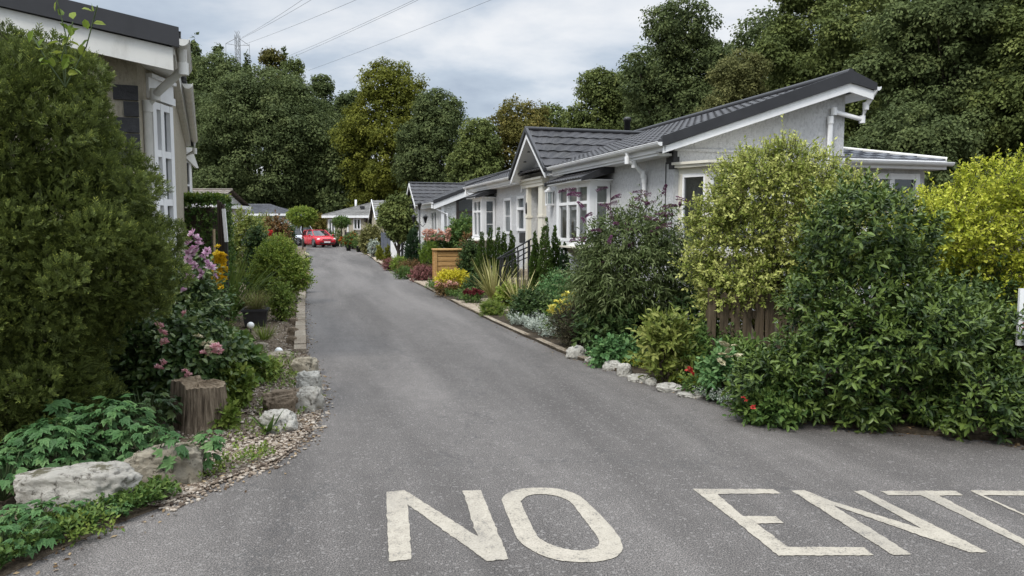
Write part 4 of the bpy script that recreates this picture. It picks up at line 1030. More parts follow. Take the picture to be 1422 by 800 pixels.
# ================================================================== far homes
def hip_home(name, label, x0, x1, Yf, depth, ez, rz, matw, matr, wins, overhang=.35, rot=0.0, hipl=True, hipr=True, fasc='upvc', door=None):
    root = thing(name, label, 'bungalow', ((x0 + x1) / 2, Yf, 0), rot); L = (x1 - x0) / 2
    w = MB(); wall_cells(w, (-L, 0), (1, 0), 2 * L, -.1, ez - .05, [(a + L, b + L, c, d) for a, b, c, d in wins], .2)
    w.poly([(-L, depth, -.1), (-L, 0, -.1), (-L, 0, ez - .05), (-L, depth, ez - .05)]); w.poly([(L, 0, -.1), (L, depth, -.1), (L, depth, ez - .05), (L, 0, ez - .05)]); w.poly([(L, depth, -.1), (-L, depth, -.1), (-L, depth, ez), (L, depth, ez)])
    if not hipl: w.poly([(-L, 0, ez - .06), (-L, depth, ez - .06), (-L, depth / 2, rz - .1)])
    if not hipr: w.poly([(L, 0, ez - .06), (L, depth, ez - .06), (L, depth / 2, rz - .1)])
    w.build('wall', M[matw], root)
    oh = overhang; d2 = depth / 2 + oh; hl = math.hypot(d2, rz - ez); r = MB(); W = L + oh
    il = d2 if hipl else 0; ir = d2 if hipr else 0
    for sg, y0, vy in ((1, -oh, 1), (-1, depth + oh, -1)):
        tile_roof(r, (-W, y0, ez), (1, 0, 0), (0, vy * d2, rz - ez), 0, 0, hl, course=.4, ulim=lambda v: (il * v / hl, 2 * W - ir * v / hl), pitch=.4, lift=.035)
    if hipl: r.poly([(-W, depth + oh, ez), (-W, -oh, ez), (-W + d2, depth / 2, rz)])
    if hipr: r.poly([(W, -oh, ez), (W, depth + oh, ez), (W - d2, depth / 2, rz)])
    r.poly([(-W, -oh, ez - .02), (W, -oh, ez - .02), (W, depth + oh, ez - .02), (-W, depth + oh, ez - .02)])
    r = r.build('roof', M[matr], root)
    c = MB(); c.tube([(-W + il, depth / 2, rz + .03), (W - ir, depth / 2, rz + .03)], .07, 6)
    if hipl: c.tube([(-W, -oh, ez + .03), (-W + d2, depth / 2, rz + .03)], .06, 6)
    if hipr: c.tube([(W, -oh, ez + .03), (W - d2, depth / 2, rz + .03)], .06, 6)
    c.build('ridge_cap', M[matr], r)
    f = MB(); f.box2((-W, -oh - .03, ez - .2), (W, -oh, ez + .01)); f.box2((-W - .03, -oh, ez - .2), (-W, depth + oh, ez + .01)); f.box2((W, -oh, ez - .2), (W + .03, depth + oh, ez + .01)); f.build('fascia', M[fasc], root)
    for a, b, cz, dz_ in wins:
        if door and abs(a - door) < .01:
            dd = MB().box2((a, .1, cz), (b, .14, dz_)).build('door', M['darkglass'], root); continue
        window(root, (a, 0), (1, 0), b - a, dz_ - cz, cz, (0, .5, 1), (0, 1), .10, .08, ('curtain', (.3, .7)), deep=.2)
    return root
Y3 = 66.0
X = lambda px, Y: (px - 711) / F * Y
x0, x1 = X(455, Y3), X(455, Y3) + 9.5
c3 = (x0 + x1) / 2
wq = lambda a, b, yt, yb: (X(a, Y3) - c3, X(b, Y3) - c3, AT(a, yb, Y3)[2], AT(a, yt, Y3)[2])
h3 = hip_home('park_home', 'cream bungalow with weathered grey hipped roof facing down the lane behind the red car', x0, x1, Y3, 6.5, AT(480, 299.5, Y3)[2], AT(480, 282.5, Y3 + 3)[2], 'render_cream', 'rooftile_grey',
              [wq(457, 466, 304.5, 327), wq(491.5, 502, 303.5, 319), wq(513, 517.5, 302, 326), wq(520, 525, 303, 316)], door=wq(513, 517, 302, 326)[0])
mb = MB(); mb.lathe((X(487, Y3) - c3, 2.6, 0), [(0, 3.2), (.10, 3.2), (.10, AT(487, 277.5, Y3 + 2.6)[2]), (0, AT(487, 277.5, Y3 + 2.6)[2])], 10); mb.build('flue_pipe', M['upvc'], h3)
mb = MB(); zq = AT(503, 288, Y3 + 1.5)[2]; mb.box((X(503, Y3 + 1) - c3, 1.4, zq), (.4, .3, .2)); mb.build('roof_vent', M['black'], h3)
mb = MB(); mb.box2((X(484, Y3) - c3 - .06, -.07, .1), (X(484, Y3) - c3 + .06, -.003, 2.6)); mb.build('downpipe', M['upvc'], h3)
mb = MB(); a_, z_ = X(509, Y3) - c3, AT(509, 306, Y3)[2]; mb.lathe((a_, -.12, z_), [(0, -.3), (.12, -.2), (.12, .15), (0, .3)], 8); mb.box((a_, -.05, z_ + .2), (.05, .12, .05)); mb.build('wall_lantern', M['brownframe'], h3)
# gable wing of the cream home
Y3b = 61.0
wg = thing('park_home', 'grey roofed gable end of a bungalow rising behind the small dark leaved tree', 'bungalow', (X(552, Y3b), Y3b, 0), ROWROT)
mb = MB(); ez, rz = AT(530, 303, Y3b)[2], AT(530, 277, Y3b)[2]
zq = [(-1.6, 0), (1.6, 0)]
mb.poly([(-1.55, 0, 0), (-1.55, 5, 0), (-1.55, 5, ez), (-1.55, 2.5, rz - .08), (-1.55, 0, ez)]); mb.poly([(-1.55, 0, 0), (6, 0, 0), (6, 0, ez), (-1.55, 0, ez)]); mb.build('wall', M['render_cream'], wg)
r = MB(); hl = math.hypot(2.8, rz - ez)
tile_roof(r, (-1.8, -.3, ez), (1, 0, 0), (0, 2.8, rz - ez), 0, 8, hl, course=.4, pitch=.4, lift=.035); tile_roof(r, (-1.8, 5.3, ez), (1, 0, 0), (0, -2.8, rz - ez), 0, 8, hl, course=.4, pitch=.4, lift=.035)
r.build('roof', M['rooftile_grey'], wg)
f = MB(); f.prism([(-1.83, -.3, ez - .15), (-1.83, 2.5, rz - .1), (-1.83, 5.3, ez - .15), (-1.83, 5.3, ez + .03), (-1.83, 2.5, rz + .08), (-1.83, -.3, ez + .03)], (.05, 0, 0)); f.box2((-1.8, -.33, ez - .18), (6, -.3, ez)); f.build('fascia', M['upvc'], wg)
# left far homes
Y4 = 74.0
x0, x1 = X(318, Y4), X(406, Y4); c4 = (x0 + x1) / 2
h4 = hip_home('park_home', 'low bungalow with slate grey roof and white fascia behind the garden shrubs on the left', x0 - 4, x1, Y4, 6, AT(390, 297, Y4)[2], AT(390, 284.5, Y4 + 3)[2], 'render_plain', 'roofslate', [(1.5, 2.8, 1.0, 2.1), (3.6, 4.6, 1.0, 2.1)], overhang=.4)
Y5 = 42.0
x1 = X(326, Y5 + 2.7) - .3; x0 = x1 - 9
h5 = hip_home('park_home', 'brown tiled bungalow end showing above the clipped hedge on the left', x0, x1, Y5, 5.4, AT(335, 283, Y5)[2], AT(310, 264, Y5 + 2.7)[2], 'render_plain', 'rooftile_brown', [(1.0, 2.4, 1.0, 2.1)], overhang=.3, hipr=False)

# ================================================================== HOME ON THE LEFT (near)
YL = 7.5
OL = AT(240, 52, YL); EL = OL[2]; OL = OL[:2]
LAX, LBX = (-.382, .924), (.924, .382)                    # this home stands turned a little more towards the lane
hl_ = thing('park_home', 'near left bungalow with cream walls and weathered white gutters behind the tall hedge', 'bungalow', (OL[0], OL[1], 0), math.atan2(LBX[1], LBX[0]))
la = lambda px, py, a=0: plane_a(OL, px, py, a, LAX, LBX); lb = lambda px, py, b=-.35: plane_b(OL, px, py, b, LAX, LBX)
b_, z_ = la(60, 0); b2_, z2_ = la(215, 38)
SLf = (z_ - z2_) / (b2_ - b_)
LL_ = 10.6
def LW(p):                                                # world point to the frame of this home
    x, y = p[0] - OL[0], p[1] - OL[1]; return (x * LBX[0] + y * LBX[1], x * LAX[0] + y * LAX[1])
P0 = AT(206, 200, 8.0); P1 = AT(240, 200, 8.55); p0_, p1_ = LW(P0), LW(P1); bz1 = AT(215, 142, 8.15)[2]
LL_ = 8.6
w = MB()
w.poly([(-.35, .25, .02), (p0_[0], p0_[1], .02), (p0_[0], p0_[1], EL - .1), (-.35, .25, EL - .1)])
cl_ = math.dist(p0_, p1_)
wall_cells(w, p0_, (p1_[0] - p0_[0], p1_[1] - p0_[1]), cl_, .02, EL - .1, [(.06, cl_ - .04, 1.0, bz1)], .15)
w.poly([(p1_[0], p1_[1], .02), (p1_[0], LL_, .02), (p1_[0], LL_, EL - .1), (p1_[0], p1_[1], EL - .1)])
w.poly([(-9.6, .25, .02), (-.35, .25, .02), (-.35, .25, EL + .35 * SLf - .22), (-5, .25, EL + 5 * SLf - .22), (-9.6, .25, EL - .1)])
w.poly([(p1_[0], LL_, .02), (-9.6, LL_, .02), (-9.6, LL_, EL - .1), (-5, LL_, EL + 5 * SLf - .22), (p1_[0], LL_, EL - .12)])
w.build('wall', M['render_cream'], hl_)
cu = Vector((p1_[0] - p0_[0], p1_[1] - p0_[1])).normalized(); wo = (p0_[0] + cu.x * .06, p0_[1] + cu.y * .06)
window(hl_, wo, cu, cl_ - .10, bz1 - 1.0, 1.0, (0, .45, 1), (0, .45, .72, 1), .075, .07, None, deep=.14)
cn = MB(); o3 = Vector((cu.y, -cu.x))
for k, (zb, zt2_, pr) in enumerate(((bz1 + .02, bz1 + .10, .05), (bz1 + .10, bz1 + .24, .03), (bz1 + .24, bz1 + .28, .07))):
    q0, q1 = Vector(p0_) - o3 * .001, Vector(p1_) - o3 * .001
    cn.prism([(*q0, zb), (*q1, zb), (*(q1 + o3 * pr), zb), (*(q0 + o3 * pr), zb)], (0, 0, zt2_ - zb - .002))
cn.build('window_canopy', M['upvc'], hl_)
# lower white porch unit beyond the end of the eave, with its own window towards the lane
Q0, Q1 = AT(247, 240, 15.6), AT(266.5, 240, 15.9); q0_, q1_ = LW(Q0), LW(Q1); qz = AT(257, 212, 15.7)[2]; qu = Vector((q1_[0] - q0_[0], q1_[1] - q0_[1])).normalized(); ql = math.dist(q0_, q1_); qn = Vector((-qu.y, qu.x))
w = MB(); wz_ = AT(257, 223, 15.7)[2]
wall_cells(w, q0_, qu, ql, .02, qz, [(.05, ql - .04, 1.3, wz_)], .1)
e0, e1 = Vector(q1_), Vector(q1_) + qn * 1.6; w.poly([(*e0, .02), (*e1, .02), (*e1, qz), (*e0, qz)]); s0, s1 = Vector(q0_), Vector(q0_) + qn * 1.6; w.poly([(*s0, qz), (*e0, qz), (*e1, qz), (*s1, qz)])
w.build('porch_wall', M['upvc_old'], hl_)
window(hl_, (q0_[0] + qu.x * .05, q0_[1] + qu.y * .05), qu, ql - .09, wz_ - 1.3, 1.3, (0, .5, 1), (0, .36, .7, 1), .04, .05, None, deep=.09)
cn = MB(); on = -qn; cn.prism([(*(s0 + on * .02), qz + .01), (*(e0 + on * .02), qz + .01), (*(e0 + on * .02 + qu * .12), qz - .3), (*(e0 + on * .02 + qu * .06), qz - .3)], (on.x * .05, on.y * .05, 0)); cn.prism([(*(s0 + on * .05), qz + .02), (*(e0 + on * .05 + qu * .1), qz + .02), (*(e0 + on * .05 + qu * .1), qz + .12), (*(s0 + on * .05), qz + .12)], (qn.x * .4, qn.y * .4, 0)); cn.build('porch_gutter', M['upvc_old'], hl_)
r = MB(); tile_roof(r, (.07, -.15, EL), (0, 1, 0), (-1, 0, SLf), 0, LL_ + .3, math.hypot(5, 5 * SLf), wave=.02)
r.poly([(.0, -.12, EL - .05), (-5, -.12, EL - .05 + 5 * SLf), (-5, LL_ + .1, EL - .05 + 5 * SLf), (.0, LL_ + .1, EL - .05)]); r.poly([(-10, -.15, EL), (-5, -.15, EL + 5 * SLf), (-5, LL_ + .15, EL + 5 * SLf), (-10, LL_ + .15, EL)])
rl = r.build('roof', M['rooftile'], hl_)
MB().prism([(.06, -.19, EL + .06), (-5, -.19, EL + .06 + 5 * SLf), (-5, -.19, EL - .16 + 5 * SLf), (.06, -.19, EL - .13)], (0, .04, 0)).build('verge_trim', M['verge'], rl)
MB().prism([(.06, LL_ + .16, EL + .06), (-5, LL_ + .16, EL + .06 + 5 * SLf), (-5, LL_ + .16, EL - .2 + 5 * SLf), (.06, LL_ + .16, EL - .2)], (0, .04, 0)).build('verge_trim', M['verge'], rl)
fs = MB(); fs.prism([(.0, -.148, EL - .13), (-5, -.148, EL - .16 + 5 * SLf), (-5, -.148, EL - .36 + 5 * SLf), (.0, -.148, EL - .35)], (0, .03, 0))
fs.box2((-.01, -.115, EL - .19), (.015, LL_ + .15, EL - .005))
fs.prism([(-.012, -.116, EL - .21), (-5, -.116, EL - .24 + 5 * SLf), (-5, .249, EL - .24 + 5 * SLf), (-.012, .249, EL - .21)], (0, 0, .02)); fs.box2((-.349, .251, EL - .2), (-.012, LL_ + .1, EL - .17)); fs.build('fascia', M['upvc_old'], hl_)
gutter(hl_, (.085, -.18, EL - .05), (.085, 1.3, EL - .05), mat='upvc_old', r=.065); gutter(hl_, (.085, 2.2, EL - .06), (.085, LL_ + .2, EL - .06), mat='upvc_old', r=.06)
pb = max(.33, lb(203, 110, -.28)[0])
pipe(hl_, [(.085, .0, EL - .08), (.085, .0, EL - .30), (-.2, pb - .03, EL - .50), (-.28, pb, EL - .62), (-.28, pb, .2)], mat='upvc_old', r=.042)
pipe(hl_, [(.085, LL_, EL - .1), (.085, LL_, EL - .3), (-.26, LL_, EL - .5), (-.28, LL_, .2)], mat='upvc_old')
q = MB()
for k in range(5): q.box2((-.35 - (.13 if k % 2 else .22), .225, EL - .60 - k * .16), (-.345, .262, EL - .455 - k * .16))
q.build('quoin', M['quoin'], hl_)
# ================================================================== LEFT GARDEN
rng = np.random.default_rng(11)
# tall conifer hedge
hroot = thing('conifer_hedge', 'tall dense dark green conifer hedge in the left foreground, hiding most of the near bungalow', 'hedge', (-3.5, 5.3, 0))
HL = [((-.18, 0, .75), (.68, .76, 1.0)), ((.24, .05, 1.34), (.84, .78, .60)), ((.16, .03, 1.56), (.84, .78, .78)), ((-.6, -.35, .40), (.8, .5, .58)), ((-.02, -.12, .48), (.64, .62, .60)), ((-.75, -.45, .32), (.9, .4, .5)), ((-.12, -.32, .30), (.5, .5, .45)), ((-.4, -.2, .9), (.85, .72, .6)), ((.02, 0, 2.18), (.70, .78, .80)), ((-.55, 0, 2.0), (.78, .78, .96)), ((-1.2, 0, 1.45), (.95, .82, 1.62)), ((-.3, -.05, .9), (.92, .86, 1.1)), ((-2.3, 0, 1.5), (1.1, .85, 1.6))]
HB = list(HL); HL = knobs(HL, rng, 320, .125)
P, Nn = lobes_points(HL, 95000, rng, .22, .02)
mb = MB(); sprays(mb, P, Nn, rng, .058, 6, .0072, up=.8, jit=.5, tipt=.5)
P, Nn = lobes_points(HL, 2600, rng, .04, .3)
sprays(mb, P, Nn, rng, .075, 8, .0065, up=.9, jit=.35, tipt=.85)
P, Nn = lobes_points([(l[0], tuple(np.array(l[1]) * .74)) for l in HB], 16000, rng, .3, .02)
sprays(mb, P, Nn, rng, .13, 6, .018, up=.5, jit=.5, tipt=.0)
mb.build('foliage', M['hedge'], hroot)
inner_stems(HB[3:7], rng, .045, 12, 0, .4).build('branches', M['stem'], hroot)
# climber poking out of the hedge top
c = AT(88, 66, 4.9); cl = thing('climbing_plant', 'yellow green leafy shoot poking out of the top of the conifer hedge', 'climber', (c[0], c[1], c[2] - .25))
mb = MB(); stm = MB()
for k in range(4):
    e = np.array([(-.16, .05, .16)[k % 3] + .05 * k, -.05, .30 + .10 * k]); pts = [np.zeros(3), e * .5 + rng.normal(size=3) * .03, e]; stm.tube(pts, .004, 5)
    for j in range(9):
        p = e * (.25 + .75 * j / 8) + rng.normal(size=3) * .02
        d = nrm(rng.normal(size=(1, 3)) + np.array([0, -.3, .1])); leafquads(mb, p[None], d, nrm(rng.normal(size=(1, 3)) * .4 + ZU - np.array([0, .5, 0])), .075, .05, np.array([.3 + .6 * rng.random()]), 0, 1, .15)
mb.build('foliage', M['freshgreen'], cl); stm.build('stem', M['greenstem'], cl)

def palmate_plant(label, px, py, Y, w, h, n, seed, size=.062, mat='palmate'):
    rng = np.random.default_rng(seed); c = AT(px, py, Y); c = (c[0], Y, .03)
    root = thing('leafy_perennial', label, 'plant', c, 0, 'divided leaf perennials by the foreground rocks')
    L = [((0, 0, h * .35), (w / 2, w * .35, h * .6))] + [((rng.normal() * w * .25, rng.normal() * w * .15, h * (.3 + .4 * rng.random())), (w * .2, w * .2, h * .3)) for _ in range(5)]
    P, Nn = lobes_points(L, n, rng, .5, .02, .25)
    mb = MB()
    fwd = nrm(Nn * np.array([1, 1, .25]) + .5 * rng.normal(size=P.shape)); nn = nrm(ZU * 1.0 + Nn * .6 + .3 * rng.normal(size=P.shape)); fwd = nrm(fwd - nn * np.sum(fwd * nn, 1, keepdims=True)); sd = np.cross(nn, fwd)
    t = .15 + .6 * rng.random(len(P)); s = size * (.55 + .8 * rng.random(len(P)))
    for ang, k in ((0, 1.15), (.62, .95), (-.62, .95), (1.3, .62), (-1.3, .62)):
        d = fwd * math.cos(ang) + sd * math.sin(ang) - nn * .12
        leafquads(mb, P, d, nn, s * k, s * .46 * k, t + .12 * (rng.random(len(P)) - .5), 0, 0, .1)
        for a2 in (.4, -.4):      # teeth of each lobe
            d2 = fwd * math.cos(ang + a2) + sd * math.sin(ang + a2) - nn * .12
            leafquads(mb, P + d * (s * k * .35)[:, None], d2, nn, s * k * .42, s * .22 * k, t + .1 * (rng.random(len(P)) - .5), 0, 0, .1)
    mb.build('foliage', M[mat], root)
    st = MB()
    for i in range(0, min(n, 60)): st.tube([(0, 0, 0), P[i] * .6, P[i]], .0035, 4, cap=False)
    st.build('stem', M['greenstem'], root); return root
palmate_plant('divided leaf green perennial sprawling between hedge and big white foreground rock', 70, 640, 4.42, .62, .44, 300, 1)
palmate_plant('taller blue green perennial with cut leaves in front of the hedge, left of the stump', 150, 590, 4.75, .68, .50, 340, 2)
palmate_plant('cut leaf perennial drooping over the mossy brown rock beside the stump', 205, 620, 4.62, .46, .36, 190, 3, .056)
palmate_plant('low cut leaf seedling clump in the bottom left corner in front of the white rock', 45, 745, 3.72, .52, .15, 110, 4, .042)
palmate_plant('small leafy seedlings at the asphalt edge under the right end of the white rock', 125, 715, 3.93, .34, .10, 60, 5, .036)
palmate_plant('low leafy plant at the left frame edge below the white rock', 8, 775, 3.45, .4, .16, 90, 8, .04)
palmate_plant('leafy green plant at the left frame edge beside the white rock', 5, 700, 4.15, .34, .3, 90, 9, .05)
palmate_plant('dark cut leaf perennial in the shade at the foot of the stump', 200, 560, 5.45, .5, .42, 110, 6, .06, 'rose_leaf')
# rocks
gp = G
def rk(label, px, pb, wpx, h, mat, seed, **kw):
    g = G(px, pb); Y = g[1]; w = wpx * Y / F; dep = kw.get('depth', .7); kw['depth'] = dep
    return rock(label, g[0], Y + w * dep * .42, w, h, mat, seed, **kw)
rk('big pitted white limestone rock with moss on top at the front left', 92, 718, 160, .27, 'limestone', 21, depth=.55, sq=.72, rz=.10, rough=.2)
rk('mossy grey brown rock half covered by leaves, right of the big white rock', 222, 680, 98, .26, 'tanstone', 22, depth=.6, sq=.6, rz=.2)
rk('rounded white boulder lying on the gravel by a strap leaved weed', 382, 604, 52, .20, 'limestone_clean', 23, depth=.8, sq=.85)
rk('angular brown rock behind the rounded white boulder', 386, 577, 56, .23, 'brownstone', 24, depth=.8, sq=.62, rz=.4, rough=.3)
rk('craggy white rock right at the asphalt edge', 424, 574, 38, .24, 'limestone', 25, depth=.9, sq=.65)
rk('paler white rock behind the craggy one at the asphalt edge', 426, 552, 36, .26, 'limestone_clean', 26, depth=.9, sq=.7)
rk('brown kerb end rock in front of the concrete edging', 419, 523, 34, .22, 'tanstone', 27, depth=.9, sq=.55)
rk('small brown rock behind the tree stump', 318, 525, 24, .2, 'brownstone', 28)
rk('flat brown stone carrying the second white globe', 386, 502, 34, .13, 'tanstone', 29, sq=.6)
rk('small grey stone left of the flat brown stone', 362, 490, 18, .16, 'tanstone', 30)
for i, (px, pb, w) in enumerate(((404, 480, 14), (405, 466, 14), (407, 452, 12), (408, 440, 11), (398, 430, 16))):
    rk(['brown edging stone nearest the globe light beside the kerb', 'second brown edging stone along the kerb from the globe', 'middle brown edging stone along the concrete kerb', 'fourth brown edging stone along the concrete kerb', 'farthest brown edging stone, across the bed from the pot'][i], px, pb, w, .14, 'brownstone', 40 + i, sq=.6, group='edging stones beside the kerb')
# tree stump: two fused lobes
g = G(268, 604); sr = np.random.default_rng(3)
stp = thing('tree_stump', 'rough barked double tree stump standing on the gravel by the roses', 'tree stump', (g[0], g[1] + .18, 0))
def stump_outline(t):
    a = np.linspace(0, 2 * PI, 120, endpoint=False); out = []
    for q in a:
        c1 = np.array([.035, -.03]); c2 = np.array([-.13, .05]); r1, r2 = .165, .125; d = np.array([math.cos(q), math.sin(q)])
        # support distance of two discs along direction from the middle
        best = 0
        for c, r in ((c1, r1), (c2, r2)):
            b = d @ c; disc = b * b - (c @ c - r * r)
            if disc > 0: best = max(best, b + math.sqrt(disc))
        k = best * (1 + .022 * math.sin(q * 13 + 2) * math.sin(q * 5) + .016 * math.sin(q * 29 + t * 2) + .010 * math.sin(q * 47)) * (1.16 - .2 * t + .10 * max(0, .25 - t) * 3)
        out.append((k * d[0], k * d[1]))
    return out
mb = MB(); rows = []; nT = 9
for j in range(nT):
    t = j / (nT - 1); rows += [(x, y, -.03 + t * .40 + (.008 * math.sin(i * .21) + .003 * math.sin(i * 1.3) + (.02 if x < -.06 else -.01)) * t ** 4) for i, (x, y) in enumerate(stump_outline(t))]
mb.add(rows, np.array([(j * 120 + i, j * 120 + (i + 1) % 120, (j + 1) * 120 + (i + 1) % 120, (j + 1) * 120 + i) for j in range(nT - 1) for i in range(120)])); mb.build('bark', M['stumpbark'], stp)
top = rows[-120:]; mb = MB(); ctr = (-.03, .0, .375)
mid = [tuple(np.array(p) * .6 + np.array(ctr) * .4 + np.array([0, 0, .008 * sr.normal()])) for p in top]
mb.add(top + mid + [ctr], [(i, (i + 1) % 120, 120 + (i + 1) % 120, 120 + i) for i in range(120)] + [(120 + i, 120 + (i + 1) % 120, 240) for i in range(120)]); mb.build('cut_top', M['stumptop'], stp)
# roses behind the stump
def pts_img(L, Y): return [AT(px, py, Y) for px, py in L]
def rel(root, pts): return [tuple(np.array(p) - np.array(root.location)) for p in pts]
ro, L, rg = shrub('rose_bush', 'pink rose bush sprawling over the bed behind the tree stump', 'rose bush', (188, 332, 418, 545), 6.35, 'rose_leaf', 950, L=.22, k=8, ll=.055, lw=.034, hang=.25, detail=1, nl=12)
blooms(ro, 'pink', rel(ro, pts_img([(222, 453), (224, 462), (228, 475), (226, 503), (221, 512), (256, 516), (262, 521), (257, 435), (303, 488), (301, 482), (282, 490), (205, 425)], 5.72)), rg, .038, 30)
blooms(ro, 'creamflower', rel(ro, pts_img([(288, 486), (294, 480), (285, 478), (276, 468), (291, 492)], 5.75)), rg, .035, 24, 'faded_flower')
shrub('leafy_shrub', 'dark leafy undergrowth filling the gap between the tall conifer hedge and the roses', 'shrub', (118, 222, 372, 590), 6.2, 'rose_leaf', 900, L=.2, k=8, ll=.05, lw=.03, nl=12, depth=.6)
shrub('broadleaf_plant', 'dark green broad leaved plant right of the roses, behind the gravel', 'plant', (285, 350, 448, 520), 7.4, 'midgreen', 420, L=.2, k=6, ll=.085, lw=.065, detail=1, hang=.3)
ro, L, rg = shrub('flowering_shrub', 'loose shrub with mauve pink flower heads against the hedge, left of the clipped hedge', 'shrub', (215, 305, 335, 470), 7.4, 'rose_leaf', 620, L=.24, k=8, ll=.06, lw=.03, detail=0, nl=11)
blooms(ro, 'mauve', rel(ro, pts_img([(268, 325), (272, 332), (262, 337), (277, 340), (270, 346), (265, 352), (274, 350), (280, 358), (260, 360), (268, 368), (286, 366), (292, 372), (276, 378), (282, 383), (298, 384), (264, 386), (255, 404), (271, 372), (288, 350)], 6.85)), rg, .046, 26)
blooms(ro, 'creamflower', rel(ro, pts_img([(222, 302), (230, 308), (212, 310), (240, 318), (216, 322), (234, 330)], 6.75)), rg, .03, 16, 'cream_flower')
ro, L, rg = shrub('yellow_flower_plant', 'upright plant massed with golden yellow flowers in front of the clipped hedge', 'flowers', (288, 316, 348, 440), 8.6, 'midgreen', 200, L=.2, k=7, ll=.05, lw=.02)
blooms(ro, 'yellow', rel(ro, [AT(296 + 16 * rg.random(), 352 + 38 * rg.random(), 8.3) for _ in range(40)] + [AT(302, 343, 8.4), AT(301, 394, 8.3), AT(308, 400, 8.3)]), rg, .042, 24)
def strap_plant(name, label, px, pb, Y, n, length, width, mat, seed, spread=.6, arch=.9, lean=(0, 0), group=None, base=.08, cat='plant'):
    c = AT(px, pb, Y); root = thing(name, label, cat, (c[0], Y, .03), 0, group); r_ = np.random.default_rng(seed)
    mb = MB(); blades(mb, (0, 0, 0), n, r_, length, width, spread, 6, arch, 0, base, lean); mb.build('foliage', M[mat], root); return root
strap_plant('strap_leaf_plant', 'green sword leaved clump arching to the right in front of the clipped hedge', 316, 418, 12.7, 150, 1.25, .034, 'strap', 51, .8, .75, (.5, -.1))
strap_plant('strap_leaf_plant', 'broad strap leaved weed beside the rounded white boulder', 372, 606, 5.6, 9, .2, .045, 'midgreen', 52, 1.1, .9, (0, -.2), base=.03)
shrub('leafy_shrub', 'big rounded fresh green shrub overhanging the left edge of the lane', 'shrub', (344, 426, 326, 412), 15.5, 'freshgreen', 3000, L=.17, k=9, ll=.040, lw=.024, nl=12, lumps=.3)
shrub('leafy_shrub', 'dull green plant at the foot of the big rounded shrub, beside the kerb', 'shrub', (368, 412, 382, 440), 12.6, 'weed', 320, L=.2, k=7, ll=.06, lw=.025)
shrub('variegated_shrub', 'cream variegated euonymus right of the clipped hedge', 'shrub', (312, 372, 284, 352), 18, 'aucuba', 900, L=.22, k=8, ll=.07, lw=.042, nl=11)
shrub('leafy_shrub', 'dark round leaved shrub in front of the variegated euonymus', 'shrub', (338, 372, 300, 352), 16.8, 'darkgreen', 500, L=.2, k=8, ll=.06, lw=.04)
shrub('red_leaf_shrub', 'bronze red leaved shrub in front of the slate roofed home', 'shrub', (364, 403, 296, 340), 29, 'bronze', 700, L=.3, k=8, ll=.10, lw=.06)
ro, L, rg = shrub('red_flower_plant', 'plant with scarlet flowers showing above the big rounded shrub', 'flowers', (364, 380, 318, 345), 22, 'midgreen', 120, L=.2, k=6, ll=.07, lw=.04); blooms(ro, 'red', rel(ro, [AT(368 + 9 * rg.random(), 320 + 8 * rg.random(), 21.8) for _ in range(9)]), rg, .07, 20)
shrub('leafy_shrub', 'dark narrow shrub beside the white car', 'shrub', (395, 405, 305, 345), 40, 'darkgreen', 400, L=.3, k=7, ll=.12, lw=.07)
shrub('leafy_shrub', 'small dark green bush below the slate roof, above the bronze shrub', 'shrub', (352, 382, 293, 345), 34, 'tree_mid', 500, L=.3, k=7, ll=.12, lw=.07)
ro, L, rg = shrub('pink_flower_plant', 'low pink and white flowers spilling onto the left lane edge past the big shrub', 'flowers', (409, 431, 374, 406), 18.2, 'midgreen', 170, L=.16, k=7, ll=.05, lw=.025); blooms(ro, 'pink', rel(ro, [AT(414 + 14 * rg.random(), 376 + 20 * rg.random(), 18.0) for _ in range(15)]), rg, .045, 16)
ro, L, rg = shrub('white_flower_plant', 'tiny white flowers at the left lane edge near the red car', 'flowers', (420, 432, 350, 366), 31, 'midgreen', 110, L=.16, k=6, ll=.06, lw=.03); blooms(ro, 'creamflower', rel(ro, [AT(422 + 8 * rg.random(), 352 + 10 * rg.random(), 30.8) for _ in range(7)]), rg, .07, 14)
# clipped hedge with dark screen and white rail
c = AT(280, 345, 12.5); ch = thing('clipped_hedge', 'box shaped clipped green hedge with flat top left of the dark screen', 'hedge', (c[0], 12.6, 0))
zt = AT(280, 277, 12.3)[2]; rr = np.random.default_rng(77); wv = 56 * 12.5 / F
P = rr.random((2300, 3)); P[:, 0] = (P[:, 0] - .5) * wv; P[:, 1] = (P[:, 1] - .5) * .7; P[:, 2] *= zt; Nn = np.zeros_like(P)
fsel = rr.integers(0, 4, len(P)); hx, hy = wv / 2, .35
for k, (ax, val) in enumerate(((1, -hy), (1, hy), (0, hx), (2, zt))): P[fsel == k, ax] = val - abs(rr.normal(size=(fsel == k).sum())) * .04 * np.sign(val); Nn[fsel == k, ax] = np.sign(val)
mb = MB(); twig_leaves(mb, P, Nn, rr, .09, 7, .045, .026, jit=.5); mb.build('foliage', M['midgreen'], ch); 
